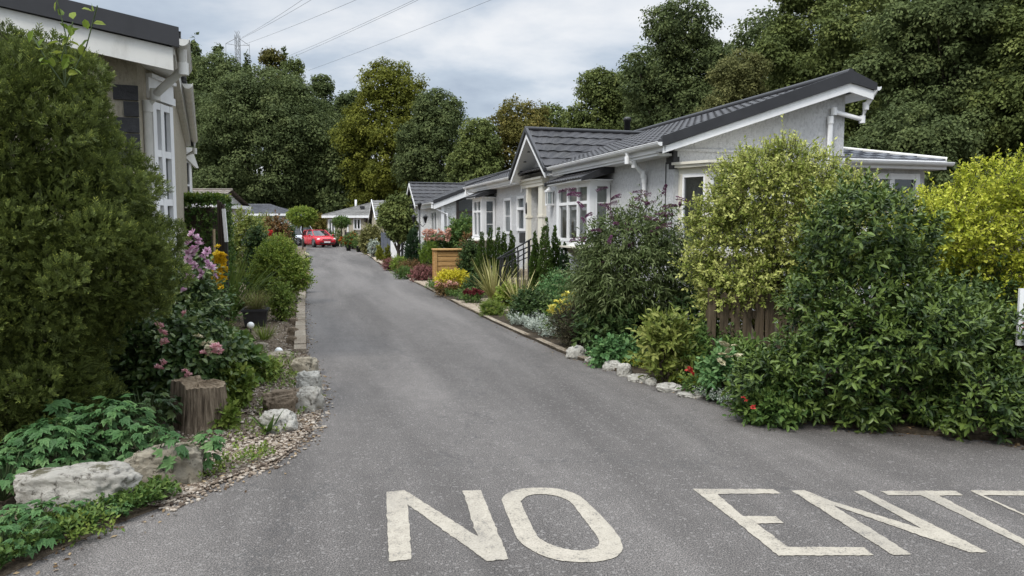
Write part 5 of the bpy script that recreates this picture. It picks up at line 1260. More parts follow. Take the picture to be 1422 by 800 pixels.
# a yellower flush on top
P2 = rr.random((420, 3)); P2[:, 0] = (P2[:, 0] - .5) * wv; P2[:, 1] = (P2[:, 1] - .5) * .7; P2[:, 2] = zt - .02; N2 = np.tile(ZU, (420, 1)); mb = MB(); twig_leaves(mb, P2, N2, rr, .10, 7, .045, .024); mb.build('new_growth', M['freshgreen'], ch)
MB().box2((-wv / 2 + .12, -.24, 0), (wv / 2 - .12, .24, zt - .14)).build('branches', M['stem'], ch)
c0, c1 = AT(305, 278, 12.0), AT(314, 350, 11.2)
sc = thing('garden_screen', 'dark timber garden screen with a white top rail leaning past the clipped hedge', 'screen', (c0[0], 12.1, 0))
x0 = c0[0]; mb = MB()
for k in range(3): mb.box2((AT(303 + 3.4 * k, 300, 12)[0] - x0 - .015, -.1, 0), (AT(303 + 3.4 * k, 300, 12)[0] - x0 + .015, -.06, c0[2] - .03 * k))
mb.box2((AT(302, 300, 12)[0] - x0, -.06, 0), (AT(311, 300, 12)[0] - x0, -.04, c0[2] - .08)); mb.build('panel', M['brownframe'], sc)
p, q = np.array(AT(310.5, 290, 11.9)) - np.array([x0, 12.1, 0]), np.array(AT(314.5, 336, 11.9)) - np.array([x0, 12.1, 0]); MB().bar(tuple(p), tuple(q), .03, .05).build('white_rail', M['upvc'], sc)
MB().bar((AT(314, 350, 11.9)[0] - x0, -.2, 0), (q[0], q[1], q[2]), .04, .04).build('post', M['black'], sc)
column('slim_conifer', 'slim yellow green conifer right behind the white rail', (312, 323, 284, 358), 13.2, 'conifer_lime', 260)
g = AT(297, 370, 8.9); o = MB().tube([(0, 0, 0), (.015, 0, AT(299, 318, 8.9)[2])], .016, 6).build('garden_stake', M['stake']); o.location = (g[0], 8.9, 0); tag(o, 'pale wooden stake standing among the yellow flowers', 'stake')
# black pot with brown grass
g = G(350, 457); pot = thing('plant_pot', 'square black plant pot on the left bed', 'plant pot', (g[0], g[1] + .18, .03), .25)
mb = MB(); a, b, hh = .15, .19, .28
mb.add([(-a, -a, 0), (a, -a, 0), (a, a, 0), (-a, a, 0), (-b, -b, hh), (b, -b, hh), (b, b, hh), (-b, b, hh), (-b + .02, -b + .02, hh), (b - .02, -b + .02, hh), (b - .02, b - .02, hh), (-b + .02, b - .02, hh), (-b + .03, -b + .03, hh - .05), (b - .03, -b + .03, hh - .05), (b - .03, b - .03, hh - .05), (-b + .03, b - .03, hh - .05)],
       [(0, 1, 5, 4), (1, 2, 6, 5), (2, 3, 7, 6), (3, 0, 4, 7), (4, 5, 9, 8), (5, 6, 10, 9), (6, 7, 11, 10), (7, 4, 8, 11), (8, 9, 13, 12), (9, 10, 14, 13), (10, 11, 15, 14), (11, 8, 12, 15)])
mb.box((0, 0, hh - .02), (2 * b + .03, 2 * b + .03, .03)); mb.build('pot', M['blackplastic'], pot)
MB().box((0, 0, hh - .03), (2 * b - .05, 2 * b - .05, .06)).build('soil', M['soil'], pot)
sp = strap_plant('pot_grass', 'tuft of brownish grass growing in the square black pot', 350, 420, g[1] + .18, 330, .34, .006, 'grass', 61, .9, .8, base=.16, cat='grass'); sp.location = (g[0], g[1] + .18, .31)
mb = MB(); rr = np.random.default_rng(8); P = rr.normal(size=(90, 3)) * np.array([.10, .10, .04]) + np.array([.03, 0, .06]); twig_leaves(mb, P, np.tile(ZU, (90, 1)), rr, .12, 6, .03, .012); mb.build('green_shoots', M['weed'], sp)
strap_plant('grass_tuft', 'spiky green grass tuft on the stones in front of the black pot', 368, 478, 10.3, 130, .26, .008, 'weed', 62, .9, .6, base=.1, cat='grass')
strap_plant('grass_tuft', 'bronze grass tuft left of the black pot', 312, 455, 10.9, 90, .26, .008, 'grass', 63, .8, .9, base=.1, cat='grass')
for i, (px, pb, Y) in enumerate(((348, 459, 11.1), (387, 497, 9.0))):
    r_ = .055 if i == 0 else .05; c = AT(px, (452, 488)[i], Y)
    s = thing('solar_light', ['white globe garden light in front of the black pot', 'white globe garden light on the flat brown stone'][i], 'garden light', (c[0], Y, 0), 0, 'globe lights in the left bed')
    MB().ball((0, 0, c[2]), r_, 16).build('globe', M['whiteglobe'], s); MB().tube([(0, 0, 0), (0, 0, c[2] - r_ * .8)], .012, 8).build('stake', M['black'], s)
def mat_patch(label, pts, mat, n, seed, h=.10, L=.06, ll=.022, lw=.012, name='ground_cover', k=7):
    """low mat filling a ground outline"""
    rr = np.random.default_rng(seed); gs_ = np.array([G(*p)[:2] for p in pts]); c = gs_.mean(0); out = []
    lo, hi = gs_.min(0), gs_.max(0)
    def inside(p):
        r_ = False; j = len(gs_) - 1
        for i in range(len(gs_)):
            if (gs_[i][1] > p[1]) != (gs_[j][1] > p[1]) and p[0] < (gs_[j][0] - gs_[i][0]) * (p[1] - gs_[i][1]) / (gs_[j][1] - gs_[i][1]) + gs_[i][0]: r_ = not r_
            j = i
        return r_
    while len(out) < n:
        p = lo + (hi - lo) * rr.random(2)
        if inside(p): out.append((p[0] - c[0], p[1] - c[1], .03 + h * (.5 + .5 * math.sin(p[0] * 9 + seed) * math.sin(p[1] * 7)) * rr.random() ** .5))
    mb = MB(); twig_leaves(mb, np.array(out), np.tile(ZU, (n, 1)), rr, L, k, ll, lw, up=1, jit=.5); o = mb.build(name, M[mat]); o.location = (c[0], c[1], 0); tag(o, label, 'ground cover', kind='stuff'); return o
def tuft(name, label, box, Y, mat, n, **kw):
    return shrub(name, label, 'ground plant', box, Y, mat, n, stem=False, **kw)
mat_patch('sparse little weeds scattered over the gravel in front of the stump', [(300, 640), (395, 612), (425, 575), (400, 540), (330, 560), (290, 610)], 'weed', 130, 21, .02, .04, .03, .014, k=5)
mat_patch('mossy weeds running through the gravel behind the white boulders', [(330, 545), (415, 545), (412, 500), (345, 490)], 'weed', 240, 22, .03, .05, .032, .016, k=5)
mat_patch('weeds creeping along the gravel edge towards the asphalt', [(258, 690), (332, 658), (384, 639), (372, 628), (300, 652), (262, 676)], 'weed', 85, 23, .03, .05, .03, .015, k=5)
tuft('low_weed', 'patch of bright green weeds between the stump and the brown rock', (298, 350, 500, 578), 6.4, 'weed', 170, L=.09, k=6, ll=.06, lw=.035, detail=1, nl=8)
tuft('low_weed', 'long flat patch of weeds on the gravel behind the stump', (310, 400, 496, 520), 7.6, 'weed', 260, L=.08, k=6, ll=.045, lw=.025, depth=.8)
mat_patch('mixed weeds and moss along the bare soil edge in the bottom left corner', [(-30, 812), (10, 800), (118, 746), (255, 695), (238, 682), (150, 716), (20, 752), (-30, 775)], 'midgreen', 430, 12, .05, .06, .034, .019)
tuft('low_weed', 'thin weeds at the asphalt edge on the gravel in the foreground', (265, 385, 640, 668), 4.9, 'weed', 60, L=.05, k=5, ll=.035, lw=.018, nl=12, lumps=.5)
tuft('low_weed', 'weeds against the right foot of the stump', (300, 330, 560, 612), 5.75, 'weed', 60, L=.1, k=6, ll=.055, lw=.03, detail=1)
tuft('low_weed', 'weeds and moss on the soil at the asphalt edge below the white rock', (0, 165, 715, 790), 3.72, 'weed', 130, L=.05, k=5, ll=.026, lw=.014, nl=12, lumps=.5, depth=.5)
tuft('low_weed', 'straggly weeds by the asphalt between the two foreground rocks', (165, 260, 690, 712), 4.25, 'weed', 50, L=.05, k=5, ll=.03, lw=.016)
tuft('low_weed', 'small weed at the base of the craggy white rock on the asphalt', (428, 452, 555, 572), 6.55, 'weed', 16, L=.08, k=5, ll=.045, lw=.018)
# pebbles and fallen leaves
def pebbles():
    rr = np.random.default_rng(9); ico = bmesh.new(); bmesh.ops.create_icosphere(ico, subdivisions=1, radius=1); V0 = np.array([v.co[:] for v in ico.verts]); F0 = np.array([[v.index for v in f.verts] for f in ico.faces]); ico.free()
    line = np.array([p for p in LEs if 4.0 < p[1] < 20]); mb = MB(); n = 12000
    t = rr.random(n) ** 1.5; k = (t * (len(line) - 1.001)).astype(int); f = t * (len(line) - 1) - k
    base = line[k] * (1 - f)[:, None] + line[k + 1] * f[:, None]; tg = nrm(line[k + 1] - line[k]); sd = np.stack([-tg[:, 1], tg[:, 0]], 1)
    off = np.abs(rr.normal(size=n)) * .48 - .03; sp_ = rr.random(n) < .035; off[sp_] = -.02 - .10 * rr.random(sp_.sum()) ** 1.6; xy = base + sd * off[:, None]
    s = .007 + .010 * rr.random(n) ** 2
    for i0 in range(0, n, 3000):
        q = slice(i0, i0 + 3000); m = len(xy[q])
        sc_ = s[q][:, None, None] * (.7 + .7 * rr.random((m, 1, 3))) * np.array([1, 1, .6]); a = rr.random(m) * 6.28; co, si = np.cos(a), np.sin(a)
        v = V0[None] * sc_ * (1 + .15 * rr.normal(size=(m, len(V0), 1))); x = v[..., 0] * co[:, None] - v[..., 1] * si[:, None]; y = v[..., 0] * si[:, None] + v[..., 1] * co[:, None]
        W = np.stack([x + xy[q][:, 0:1], y + xy[q][:, 1:2], v[..., 2] + np.where(off[q] < -.02, .006, .02)[:, None]], -1)
        fa = (F0[None] + (np.arange(m) * len(V0))[:, None, None]).reshape(-1, 3); mb.add(W.reshape(-1, 3), fa, np.repeat(rr.random(m), len(F0)))
    o = mb.build('gravel', M['pebble']); tag(o, 'tan and pink gravel covering the left bed in front of the stump', 'gravel', kind='stuff')
pebbles()
def litter(line, mat, n, label, spread, inwards, y0, y1, size, seed, z, name='fallen_leaves'):
    rr = np.random.default_rng(seed); line = np.array([p for p in line if y0 < p[1] < y1]); t = rr.random(n); k = (t * (len(line) - 1.001)).astype(int); f = rr.random(n)
    xy = line[k] * (1 - f)[:, None] + line[k + 1] * f[:, None]; tg = nrm(line[k + 1] - line[k]); sd = np.stack([-tg[:, 1], tg[:, 0]], 1) * inwards
    off = rr.normal(size=n) * spread; zz = np.where(off > 0, z, .006)
    xy = xy + sd * off[:, None]; P = np.concatenate([xy, zz[:, None]], 1)
    mb = MB(); leafquads(mb, P, np.concatenate([rr.normal(size=(n, 2)), .12 * rr.normal(size=(n, 1))], 1), nrm(ZU + .3 * rr.normal(size=(n, 3))), size * (.5 + rr.random(n)), size * .55, rr.random(n)); o = mb.build(name, M[mat]); tag(o, label, 'leaves', kind='stuff')
M['litter'] = leafmat('dead_leaf', (0.05, 0.03, 0.015), (0.16, 0.10, 0.05), (0.32, 0.24, 0.14), .8, .1)
litter(LEs, 'litter', 420, 'brown dead leaves and bits along the left edge of the lane', .10, 1, 2.8, 16, .03, 14, .042)
litter(REs, 'litter', 700, 'brown dead leaves and bits along the right edge of the lane', .07, -1, 4.5, 22, .03, 15, .04)

# ================================================================== RIGHT GARDEN
# big evergreen at the road edge
rg = np.random.default_rng(31)
lr = thing('evergreen_shrub', 'large glossy dark green evergreen shrub bulging over the right edge of the lane', 'shrub', (3.0, 6.25, 0))
LL = [((-.02, .1, .95), (.58, .52, .92)), ((.45, 0, .55), (.80, .60, .62)), ((-.45, -.1, .35), (.50, .45, .42)), ((.1, -.35, .40), (.60, .42, .46)), ((.85, -.25, .42), (.48, .42, .45)), ((.08, .1, 1.56), (.36, .38, .32)), ((.12, .05, 1.08), (.40, .40, .42)), ((-.75, -.05, .16), (.30, .3, .2)), ((.55, -.45, .2), (.5, .35, .26))]
for i in range(22):
    a = LL[int(rg.integers(9))]; d = nrm(rg.normal(size=3)); d[1] = -abs(d[1]); r_ = .13 + .13 * rg.random(); p = np.array(a[0]) + d * np.array(a[1]) * .86; LL.append(((p[0], p[1], max(p[2], .12)), (r_, r_, r_)))
LL = [(l[0], tuple(np.array(l[1]) * .9)) for l in LL]; LL = knobs(LL, rg, 120, .21); P, Nn = lobes_points(LL, 4400, rg, .30, .03); mb = MB(); twig_leaves(mb, P, Nn, rg, .12, 9, .058, .023, up=.6, jit=.4, spread=1.0, detail=1, droop=.12, tipt=.5)
P, Nn = lobes_points(LL, 150, rg, .05, .2, .6); twig_leaves(mb, P, Nn, rg, .26, 13, .056, .022, up=1.0, jit=.4, spread=.9, detail=1, droop=.1, tipt=.6)
mb.build('foliage', M['laurel'], lr); inner_stems(LL[:9], rg, .03, 14, 0, .3).build('branches', M['stem'], lr)
def bush(label, loc, LL, mat, n, seed, name='privet_bush', cat='shrub', shoots=0, **kw):
    rg = np.random.default_rng(seed); root = thing(name, label, cat, loc)
    for i in range(18):
        a = LL[int(rg.integers(len(LL)))]; d = nrm(rg.normal(size=3)); r_ = (.10 + .16 * rg.random()) * np.mean(LL[0][1]); LL.append((tuple(np.array(a[0]) + d * np.array(a[1]) * .9), (r_, r_, r_)))
    LB = LL; LL = knobs(LL, rg, 120, .17); P, Nn = lobes_points(LL, n, rg, .42, .05); mb = MB(); stm = MB()
    twig_leaves(mb, P, Nn, rg, stems=stm, **kw)
    if shoots:
        P, Nn = lobes_points(LB[:4], shoots * 3, rg, .05, .1, .7); P, Nn = P[:shoots], Nn[:shoots]
        k2 = dict(kw); k2['L'] = kw['L'] * 1.9; k2['k'] = 16; k2['up'] = 1.3; twig_leaves(mb, P, Nn, rg, stems=stm, **k2)
    mb.build('foliage', M[mat], root); inner_stems(LB[:4] * 2, rg, .022, 14, 0, .18).build('branches', M['stem'], root); stm.build('twig', M['stem'], root); return root
bush('tall cream and yellow variegated privet in front of the white gable wall', (2.95, 8.0, 0), [((-.05, 0, 1.55), (.85, .6, .85)), ((-.55, -.05, 1.25), (.52, .5, .60)), ((.50, 0, 1.45), (.55, .5, .66)), ((-.25, -.1, 1.95), (.45, .4, .48)), ((-.25, -.42, 1.02), (.62, .32, .26))], 'privet_var', 6400, 71, shoots=80, L=.15, k=10, ll=.038, lw=.021, up=.5, spread=.85, detail=0, tipt=.4)
bush('bright golden yellow privet at the right edge by the white sign', (4.95, 7.3, 0), [((0, 0, 1.42), (.95, .6, .72)), ((-.72, 0, 1.45), (.50, .5, .52)), ((.8, 0, 1.7), (.7, .6, .55)), ((-.1, -.1, 1.0), (.7, .5, .4))], 'privet_gold', 6000, 72, shoots=70, L=.14, k=10, ll=.036, lw=.023, up=.5, spread=.85, tipt=.45)
shrub('leafy_shrub', 'greener shaded lower leaves of the golden privet, added as a dark green bush left of the white sign', 'shrub', (1275, 1425, 350, 600), 7.0, 'darkgreen', 900, L=.18, k=9, ll=.05, lw=.024, nl=12, depth=.5)  # dark bush added for the shaded, greener lower part of the golden privet
# fence behind them
fx0, fx1 = G(1000, 490), None
pA, pB = np.array([1.98, 7.5]), np.array([5.9, 6.75]); fd = pB - pA; FLn = np.linalg.norm(fd); fd /= FLn; fa_ = math.atan2(fd[1], fd[0])
fe = thing('picket_fence', 'brown weathered timber picket fence half hidden behind the privets', 'fence', (pA[0], pA[1], 0), fa_)
rr = random.Random(4)
pk = None
for i in range(int(FLn / .115)):
    if pk is None:
        mb = MB(); mb.prism([(-.043, 0, .04), (.043, 0, .04), (.043, 0, .90), (0, 0, .94), (-.043, 0, .90)], (0, .018, 0)); pk = mb.build('picket', M['fencewood'], fe); c = pk
    else: c = pk.copy(); COL.objects.link(c); c.parent = fe
    c.location = (.06 + i * .115, rr.gauss(0, .004), rr.gauss(0, .012)); c.rotation_euler = (0, rr.gauss(0, .012), 0)
for z in (.25, .68): MB().box2((0, .022, z), (FLn, .06, z + .08)).build('rail', M['fencewood'], fe)
for k in range(3): MB().box2((.02 + k * (FLn - .12) / 2, .062, 0), (.10 + k * (FLn - .12) / 2, .14, .98)).build('post', M['fencewood'], fe)
# sign at the frame's right edge
c0 = AT(1413, 401, 5.9); c1 = AT(1411, 480, 5.9)
sg = thing('notice_board', 'white notice board with red and black lines on a brown post at the right edge', 'sign', (c0[0] + .325, 5.9, 0), -.05)
MB().box2((-.30, -.012, c1[2]), (.30, .012, c0[2])).build('panel', M['upvc'], sg)
hb_ = c0[2] - c1[2]
mb = MB(); 
for t, h_ in ((.60, .035), (.68, .035)): mb.box2((-.27, -.016, c0[2] - hb_ * t - h_ * hb_), (.27, -.0125, c0[2] - hb_ * t))
mb.build('red_line', plain('red_print', (.45, .06, .06), .5), sg)
mb = MB(); mb.box2((-.285, -.016, c0[2] - hb_ * .885), (.27, -.0125, c0[2] - hb_ * .845)); mb.build('black_line', M['black'], sg)
MB().box2((-.24, .014, 0), (-.12, .10, c0[2] - .02)).build('post', M['fencewood'], sg)
# buddleia
ro, L, rg = shrub('buddleia', 'tall arching buddleia with purple flower spikes in front of the long white bungalow', 'shrub', (800, 975, 248, 490), 9.35, 'buddleia', 2300, L=.28, k=10, ll=.085, lw=.018, up=.35, hang=.3, spread=.8, nl=15, lumps=.36, droop=.25, detail=0)
SPK = [(800, 264), (806, 271), (827, 266), (810, 290), (822, 297), (812, 309), (842, 286), (850, 306), (858, 283), (868, 322), (872, 309), (880, 277), (888, 290), (897, 283), (903, 324), (910, 300), (905, 270), (920, 290), (928, 303), (938, 275), (921, 272), (899, 268), (862, 272), (879, 340), (845, 338), (835, 320), (858, 311), (815, 333), (894, 303), (890, 378), (868, 376), (842, 362), (945, 282), (934, 312), (848, 292), (912, 280)]
pm = MB(); rr = np.random.default_rng(6)
for j in range(170):
    t = rr.random(); a = rr.random() * 6.28; r_ = .019 * (1 - t * .75); p = np.array([[t * .22, r_ * math.cos(a), r_ * math.sin(a) - .06 * t * t]]); leafquads(pm, p, nrm(np.array([[.5, math.cos(a), math.sin(a)]])), np.array([[1, .2, .2]]), .02, .014, np.array([rr.random()]))
pmesh = None
for i, (px, py) in enumerate(SPK):
    if pmesh is None: pmesh = pm.build('flower_spike', M['purple'], ro); c = pmesh
    else: c = pmesh.copy(); COL.objects.link(c); c.parent = ro
    q = np.array(AT(px, py, 8.75 + .4 * rr.random())) - np.array(ro.location); c.location = tuple(q); c.rotation_euler = (rr.normal() * .3, -.25 + .4 * rr.normal(), PI * rr.random() * 1.2 + (PI * .8 if px < 860 else -.5)); s = .6 + .45 * rr.random(); c.scale = (s, s, s)
shrub('leafy_shrub', 'deep green leafy undergrowth below the buddleia', 'shrub', (790, 960, 408, 500), 9.2, 'darkgreen', 700, L=.2, k=8, ll=.07, lw=.04, hang=.2, nl=12)
shrub('leafy_shrub', 'dark shrubbery filling the gap between the buddleia and the picket fence', 'shrub', (925, 1015, 385, 520), 9.0, 'darkgreen', 500, L=.2, k=8, ll=.06, lw=.03, nl=12)
shrub('pale_leaf_shrub', 'open shrub with pale yellow green leaves in front of the buddleia', 'shrub', (882, 968, 418, 528), 7.5, 'aucuba', 210, L=.24, k=8, ll=.075, lw=.030, detail=1, up=.6, nl=10, inner=.6)
shrub('leafy_shrub', 'dull twiggy green shrub between the pale leaved shrub and the picket fence', 'shrub', (935, 1035, 440, 532), 7.6, 'midgreen', 520, L=.18, k=8, ll=.045, lw=.02, nl=12)
shrub('leafy_perennial', 'fresh green leafy perennial below the pickets, right of the twiggy shrub', 'plant', (1000, 1075, 465, 560), 6.95, 'midgreen', 260, L=.2, k=8, ll=.09, lw=.032, detail=1, hang=.3)
ro, L, rg = shrub('stonecrop', 'grey green stonecrop with flat cream flower heads below the pickets', 'flowers', (972, 1030, 478, 562), 6.75, 'palmate', 130, L=.12, k=7, ll=.06, lw=.03, detail=1)
blooms(ro, 'creamflower', rel(ro, pts_img([(1005, 478), (1012, 487), (1003, 492), (1020, 480), (1012, 496), (1002, 503), (1026, 494), (1022, 520)], 6.55)), rg, .04, 46, flat=.25)
shrub('broadleaf_plant', 'broad leaved green plant beside the cream flowered stonecrop', 'plant', (1035, 1110, 490, 565), 6.6, 'laurel', 150, L=.16, k=6, ll=.11, lw=.05, detail=1, up=.8, hang=.3)
ro, L, rg = shrub('ground_plant', 'low green plant dotted with small red flowers at the right lane edge', 'flowers', (1018, 1130, 535, 590), 5.95, 'midgreen', 260, L=.11, k=7, ll=.05, lw=.024, detail=1, stem=False)
blooms(ro, 'red', rel(ro, pts_img([(1032, 553), (1036, 557), (1046, 566)], 5.75)), rg, .022, 20)
ro, L, rg = shrub('red_flower_plant', 'single coral red flower among the yellow green mat', 'flowers', (948, 990, 515, 545), 6.95, 'midgreen', 60, L=.1, k=6, ll=.05, lw=.02, stem=False); blooms(ro, 'red', rel(ro, pts_img([(957, 514), (960, 519)], 6.9)), rg, .035, 26)
mat_patch('yellow green sedum mat creeping behind the white edging rocks', [(855, 512), (905, 522), (960, 548), (1010, 560), (1035, 545), (985, 528), (930, 508), (880, 495)], 'sedum', 800, 1, .09)
mat_patch('small green mat spilling between the first white edging rocks', [(828, 500), (850, 510), (870, 506), (850, 492)], 'sedum', 120, 2, .08)
mat_patch('grey green creeping plant at the lane edge before the brown rock', [(965, 555), (1010, 572), (1040, 570), (1020, 548), (985, 540)], 'silver', 220, 3, .06)
shrub('leafy_shrub', 'leafy green clump behind the third white edging rock', 'plant', (822, 895, 462, 522), 8.5, 'palmate', 330, L=.16, k=7, ll=.07, lw=.042, hang=.3)
for i, (px, pb, wpx, h_, lab) in enumerate(((801, 499, 26, .17, 'first and whitest edging rock, by the brown shrub on the right'), (832, 505, 34, .10, 'long flat white edging rock right of the first one'), (852, 515, 26, .12, 'rough white edging rock in a pair before the leafy clump'), (868, 523, 22, .15, 'broken white edging rock at the front of the leafy clump'), (890, 531, 34, .09, 'low white edging rock half sunk in the sedum'), (906, 535, 16, .09, 'small white edging rock beside the half sunk one'), (931, 545, 34, .09, 'pitted white edging rock in the middle of the sedum mat'), (964, 553, 36, .07, 'last flat white edging rock towards the evergreen'), )):
    rk(lab, px, pb, wpx, h_, 'limestone_clean', 80 + i, depth=.9, sq=.8, group='white edging rocks on the right')
rk('reddish brown rock by the red flowers at the evergreen shrub', 1030, 556, 30, .13, 'brownstone', 95, sq=.6)
shrub('brown_shrub', 'dense dull brown heather like shrub left of the buddleia', 'shrub', (764, 842, 412, 492), 9.7, 'brownleaf', 1300, L=.14, k=9, ll=.024, lw=.012, nl=10)
ro, L, rg = shrub('yellow_flower_plant', 'pale yellow flower spikes above the brown shrub', 'flowers', (758, 806, 404, 450), 10.6, 'midgreen', 160, L=.2, k=7, ll=.05, lw=.02); blooms(ro, 'paleyellow', rel(ro, pts_img([(765, 428), (770, 425), (775, 431), (768, 434), (780, 428), (786, 417), (788, 408), (785, 424), (792, 425), (778, 420), (772, 419), (796, 408), (763, 433), (782, 434), (790, 432), (784, 411)], 10.2)), rg, .05, 30)
shrub('bronze_shrub', 'bronze tipped foliage beside the pale yellow flowers', 'shrub', (790, 835, 398, 440), 10.9, 'bronze', 260, L=.2, k=8, ll=.05, lw=.02)
shrub('leafy_shrub', 'dark green rounded shrub between the striped swordleaf and the yellow flowers', 'shrub', (708, 772, 398, 455), 12.2, 'darkgreen', 620, L=.16, k=8, ll=.055, lw=.03, nl=11)
shrub('grey_green_shrub', 'soft grey green bush in front of the door conifers', 'shrub', (742, 812, 372, 435), 13, 'palmate', 600, L=.24, k=8, ll=.06, lw=.02, nl=11)
shrub('leafy_shrub', 'loose green shrub below the bay window sill, left of the buddleia', 'shrub', (782, 840, 362, 440), 11.4, 'buddleia', 360, L=.26, k=8, ll=.08, lw=.02, hang=.3, inner=.5)
mat_patch('silvery white leaved mat at the lane edge before the brown shrub', [(704, 452), (735, 466), (775, 478), (785, 466), (745, 446), (715, 440)], 'silver', 620, 4, .16, .09, .045, .018)
mat_patch('low sparse green plants on the soil before the dark rounded shrub', [(680, 440), (705, 450), (730, 442), (700, 430)], 'weed', 120, 5, .10)
tuft('green_mound', 'fine bright green mound at the edge of the crossing path', (662, 700, 416, 444), 13.3, 'weed', 620, L=.09, k=8, ll=.04, lw=.010, nl=7)
shrub('leafy_plant', 'fresh green leafy plant at the foot of the handrails', 'plant', (688, 722, 392, 424), 14.7, 'freshgreen', 230, L=.14, k=7, ll=.07, lw=.045)
ro, L, rg = shrub('red_stonecrop', 'crimson flowered stonecrop at the near corner of the crossing path', 'flowers', (640, 672, 400, 424), 15.3, 'midgreen', 140, L=.12, k=7, ll=.045, lw=.02); blooms(ro, 'redflower' if 'redflower' in M else 'redleaf', rel(ro, [AT(645 + 24 * rg.random(), 402 + 8 * rg.random(), 15.1) for _ in range(22)]), rg, .055, 30)
ro, L, rg = shrub('pink_stonecrop', 'dusky pink leaved clump in front of the yellow bush', 'flowers', (600, 645, 388, 412), 17.2, 'bronze', 200, L=.14, k=7, ll=.05, lw=.02); blooms(ro, 'salmon', rel(ro, [AT(602 + 38 * rg.random(), 391 + 8 * rg.random(), 17.0) for _ in range(14)]), rg, .05, 22)
mat_patch('green and pink creeping mat at the lane edge before the yellow bush', [(590, 402), (630, 418), (662, 428), (668, 414), (630, 402), (605, 394)], 'midgreen', 700, 6, .14, .09, .05, .02)
shrub('yellow_shrub', 'bright yellow leaved low bush in front of the timber bin store', 'shrub', (606, 656, 372, 408), 17.9, 'yellowleaf', 620, L=.14, k=8, ll=.05, lw=.026, nl=9)
shrub('leafy_shrub', 'small dark bush right of the bright yellow bush', 'shrub', (642, 678, 380, 412), 17.2, 'darkgreen', 300, L=.14, k=7, ll=.05, lw=.03)
strap_plant('striped_swordleaf', 'large cream striped swordleaf plant in front of the five conifers', 686, 412, 15.8, 110, 1.0, .034, 'phormium', 91, 1.0, .6, group='striped swordleaf plants by the handrails')
strap_plant('striped_swordleaf', 'smaller striped swordleaf plant in front of the handrails', 722, 418, 14.2, 75, .8, .03, 'phormium', 92, .95, .6, group='striped swordleaf plants by the handrails')
for i, (a, b, t) in enumerate(((658, 678, 322), (671, 690, 316), (682, 701, 317), (691, 709, 322), (702, 719, 320))):
    column('upright_conifer', ['first upright conifer under the far bay window, nearest the bin store', 'second upright conifer under the far bay, with the tallest tip', 'third upright conifer, in the middle of the row of five', 'fourth upright conifer of the row, below the narrow window', 'last upright conifer of the row, beside the handrails'][i], (a, b, t, 398), 17.6 + .1 * i, 'conifer', 2800, 'row of five upright conifers', .048, .012)
for i, (a, b, t, y) in enumerate(((734, 753, 322, 14.9), (745, 771, 304, 14.6), (761, 782, 314, 14.9), (770, 797, 338, 14.7))):
    column('upright_conifer', ['small upright conifer right of the handrail post', 'tallest upright conifer between door and near bay', 'upright conifer just left of the near bay window', 'darker squat conifer under the near bay sill'][i], (a, b, t, 400), y, 'conifer' if i < 3 else 'conifer_dark', 3400, 'conifers between the door and the bay', .045, .012)
shrub('climbing_shrub', 'leafy climber growing up the dark glazed porch of the second bungalow', 'shrub', (618, 664, 288, 375), 26.5, 'midgreen', 900, L=.26, k=8, ll=.10, lw=.055, nl=13)
shrub('bronze_shrub', 'bronze topped shrub at the left end of the far bay window', 'shrub', (640, 668, 312, 380), 23.4, 'bronze', 420, L=.26, k=8, ll=.08, lw=.04, nl=10)
shrub('leafy_shrub', 'dark green shrub between the timber bin store and the five conifers', 'shrub', (636, 668, 330, 395), 20.2, 'darkgreen', 700, L=.2, k=8, ll=.065, lw=.035, nl=11)
# timber bin store
g = G(626, 393); bs = thing('bin_store', 'slatted golden timber bin store beside the beige path', 'bin store', (g[0], 20.5, 0), ROWROT - .1)
zt = AT(626, 347, 20.5)[2]; mb = MB(); sw = .36
for k in range(7):
    z0 = .03 + k * (zt - .05) / 7; hgt = (zt - .05) / 7 - .02
    mb.box2((-sw, -.36, z0), (sw, -.34, z0 + hgt)); mb.box2((-sw - .02, -.34, z0), (-sw, .36, z0 + hgt)); mb.box2((sw, -.34, z0), (sw + .02, .36, z0 + hgt))
mb.box2((-sw, .36, .03), (sw, .38, zt - .03)); mb.build('slat_panel', M['pine'], bs)
p = MB()
for x in (-sw - .01, sw + .01):
    for y in (-.35, .36): p.box((x, y, zt / 2 - .005), (.07, .07, zt - .01))
p.build('corner_post', M['pine'], bs); MB().box((0, 0, zt + .014), (2 * sw + .14, .84, .028)).build('lid', M['pine'], bs)
# handrails at the door steps
def handrail(label, Y, pxa, pya, pxb, pyb):
    a = np.array(AT(pxa, pya, Y)); b2 = np.array([a[0] - .62 * BX[0], a[1] - .62 * BX[1], 0]); zb = AT(pxb, pyb, b2[1])[2]; b = np.array([b2[0], b2[1], zb])
    root = thing('handrail', label, 'handrail', (a[0], a[1], 0), 0, 'handrails at the front door'); b = b - np.array([a[0], a[1], 0]); a = np.array([0, 0, a[2]])
    MB().bar(tuple(a + np.array([.05, 0, .03])), tuple(b + (b - a) * .12), .035, .028).build('rail', M['black'], root)
    lo = MB(); lo.bar(tuple(a - np.array([0, 0, .22])), tuple(b - np.array([0, 0, .22])), .025, .02); lo.build('rail', M['black'], root)
    for k in range(6):
        t = k / 5; p = a + (b - a) * t; MB().tube([(p[0], p[1], 0.0 if k in (0, 5) else .2), (p[0], p[1], p[2])], .028 if k in (0,) else .022 if k == 5 else .011, 8).build('post' if k in (0, 5) else 'baluster', M['black'], root)
handrail('black metal handrail nearest the lane side conifers, with the thick post', 15.6, 734.5, 334, 693, 357)
handrail('black metal handrail on the far side of the door steps', 16.7, 735, 343, 703, 358)
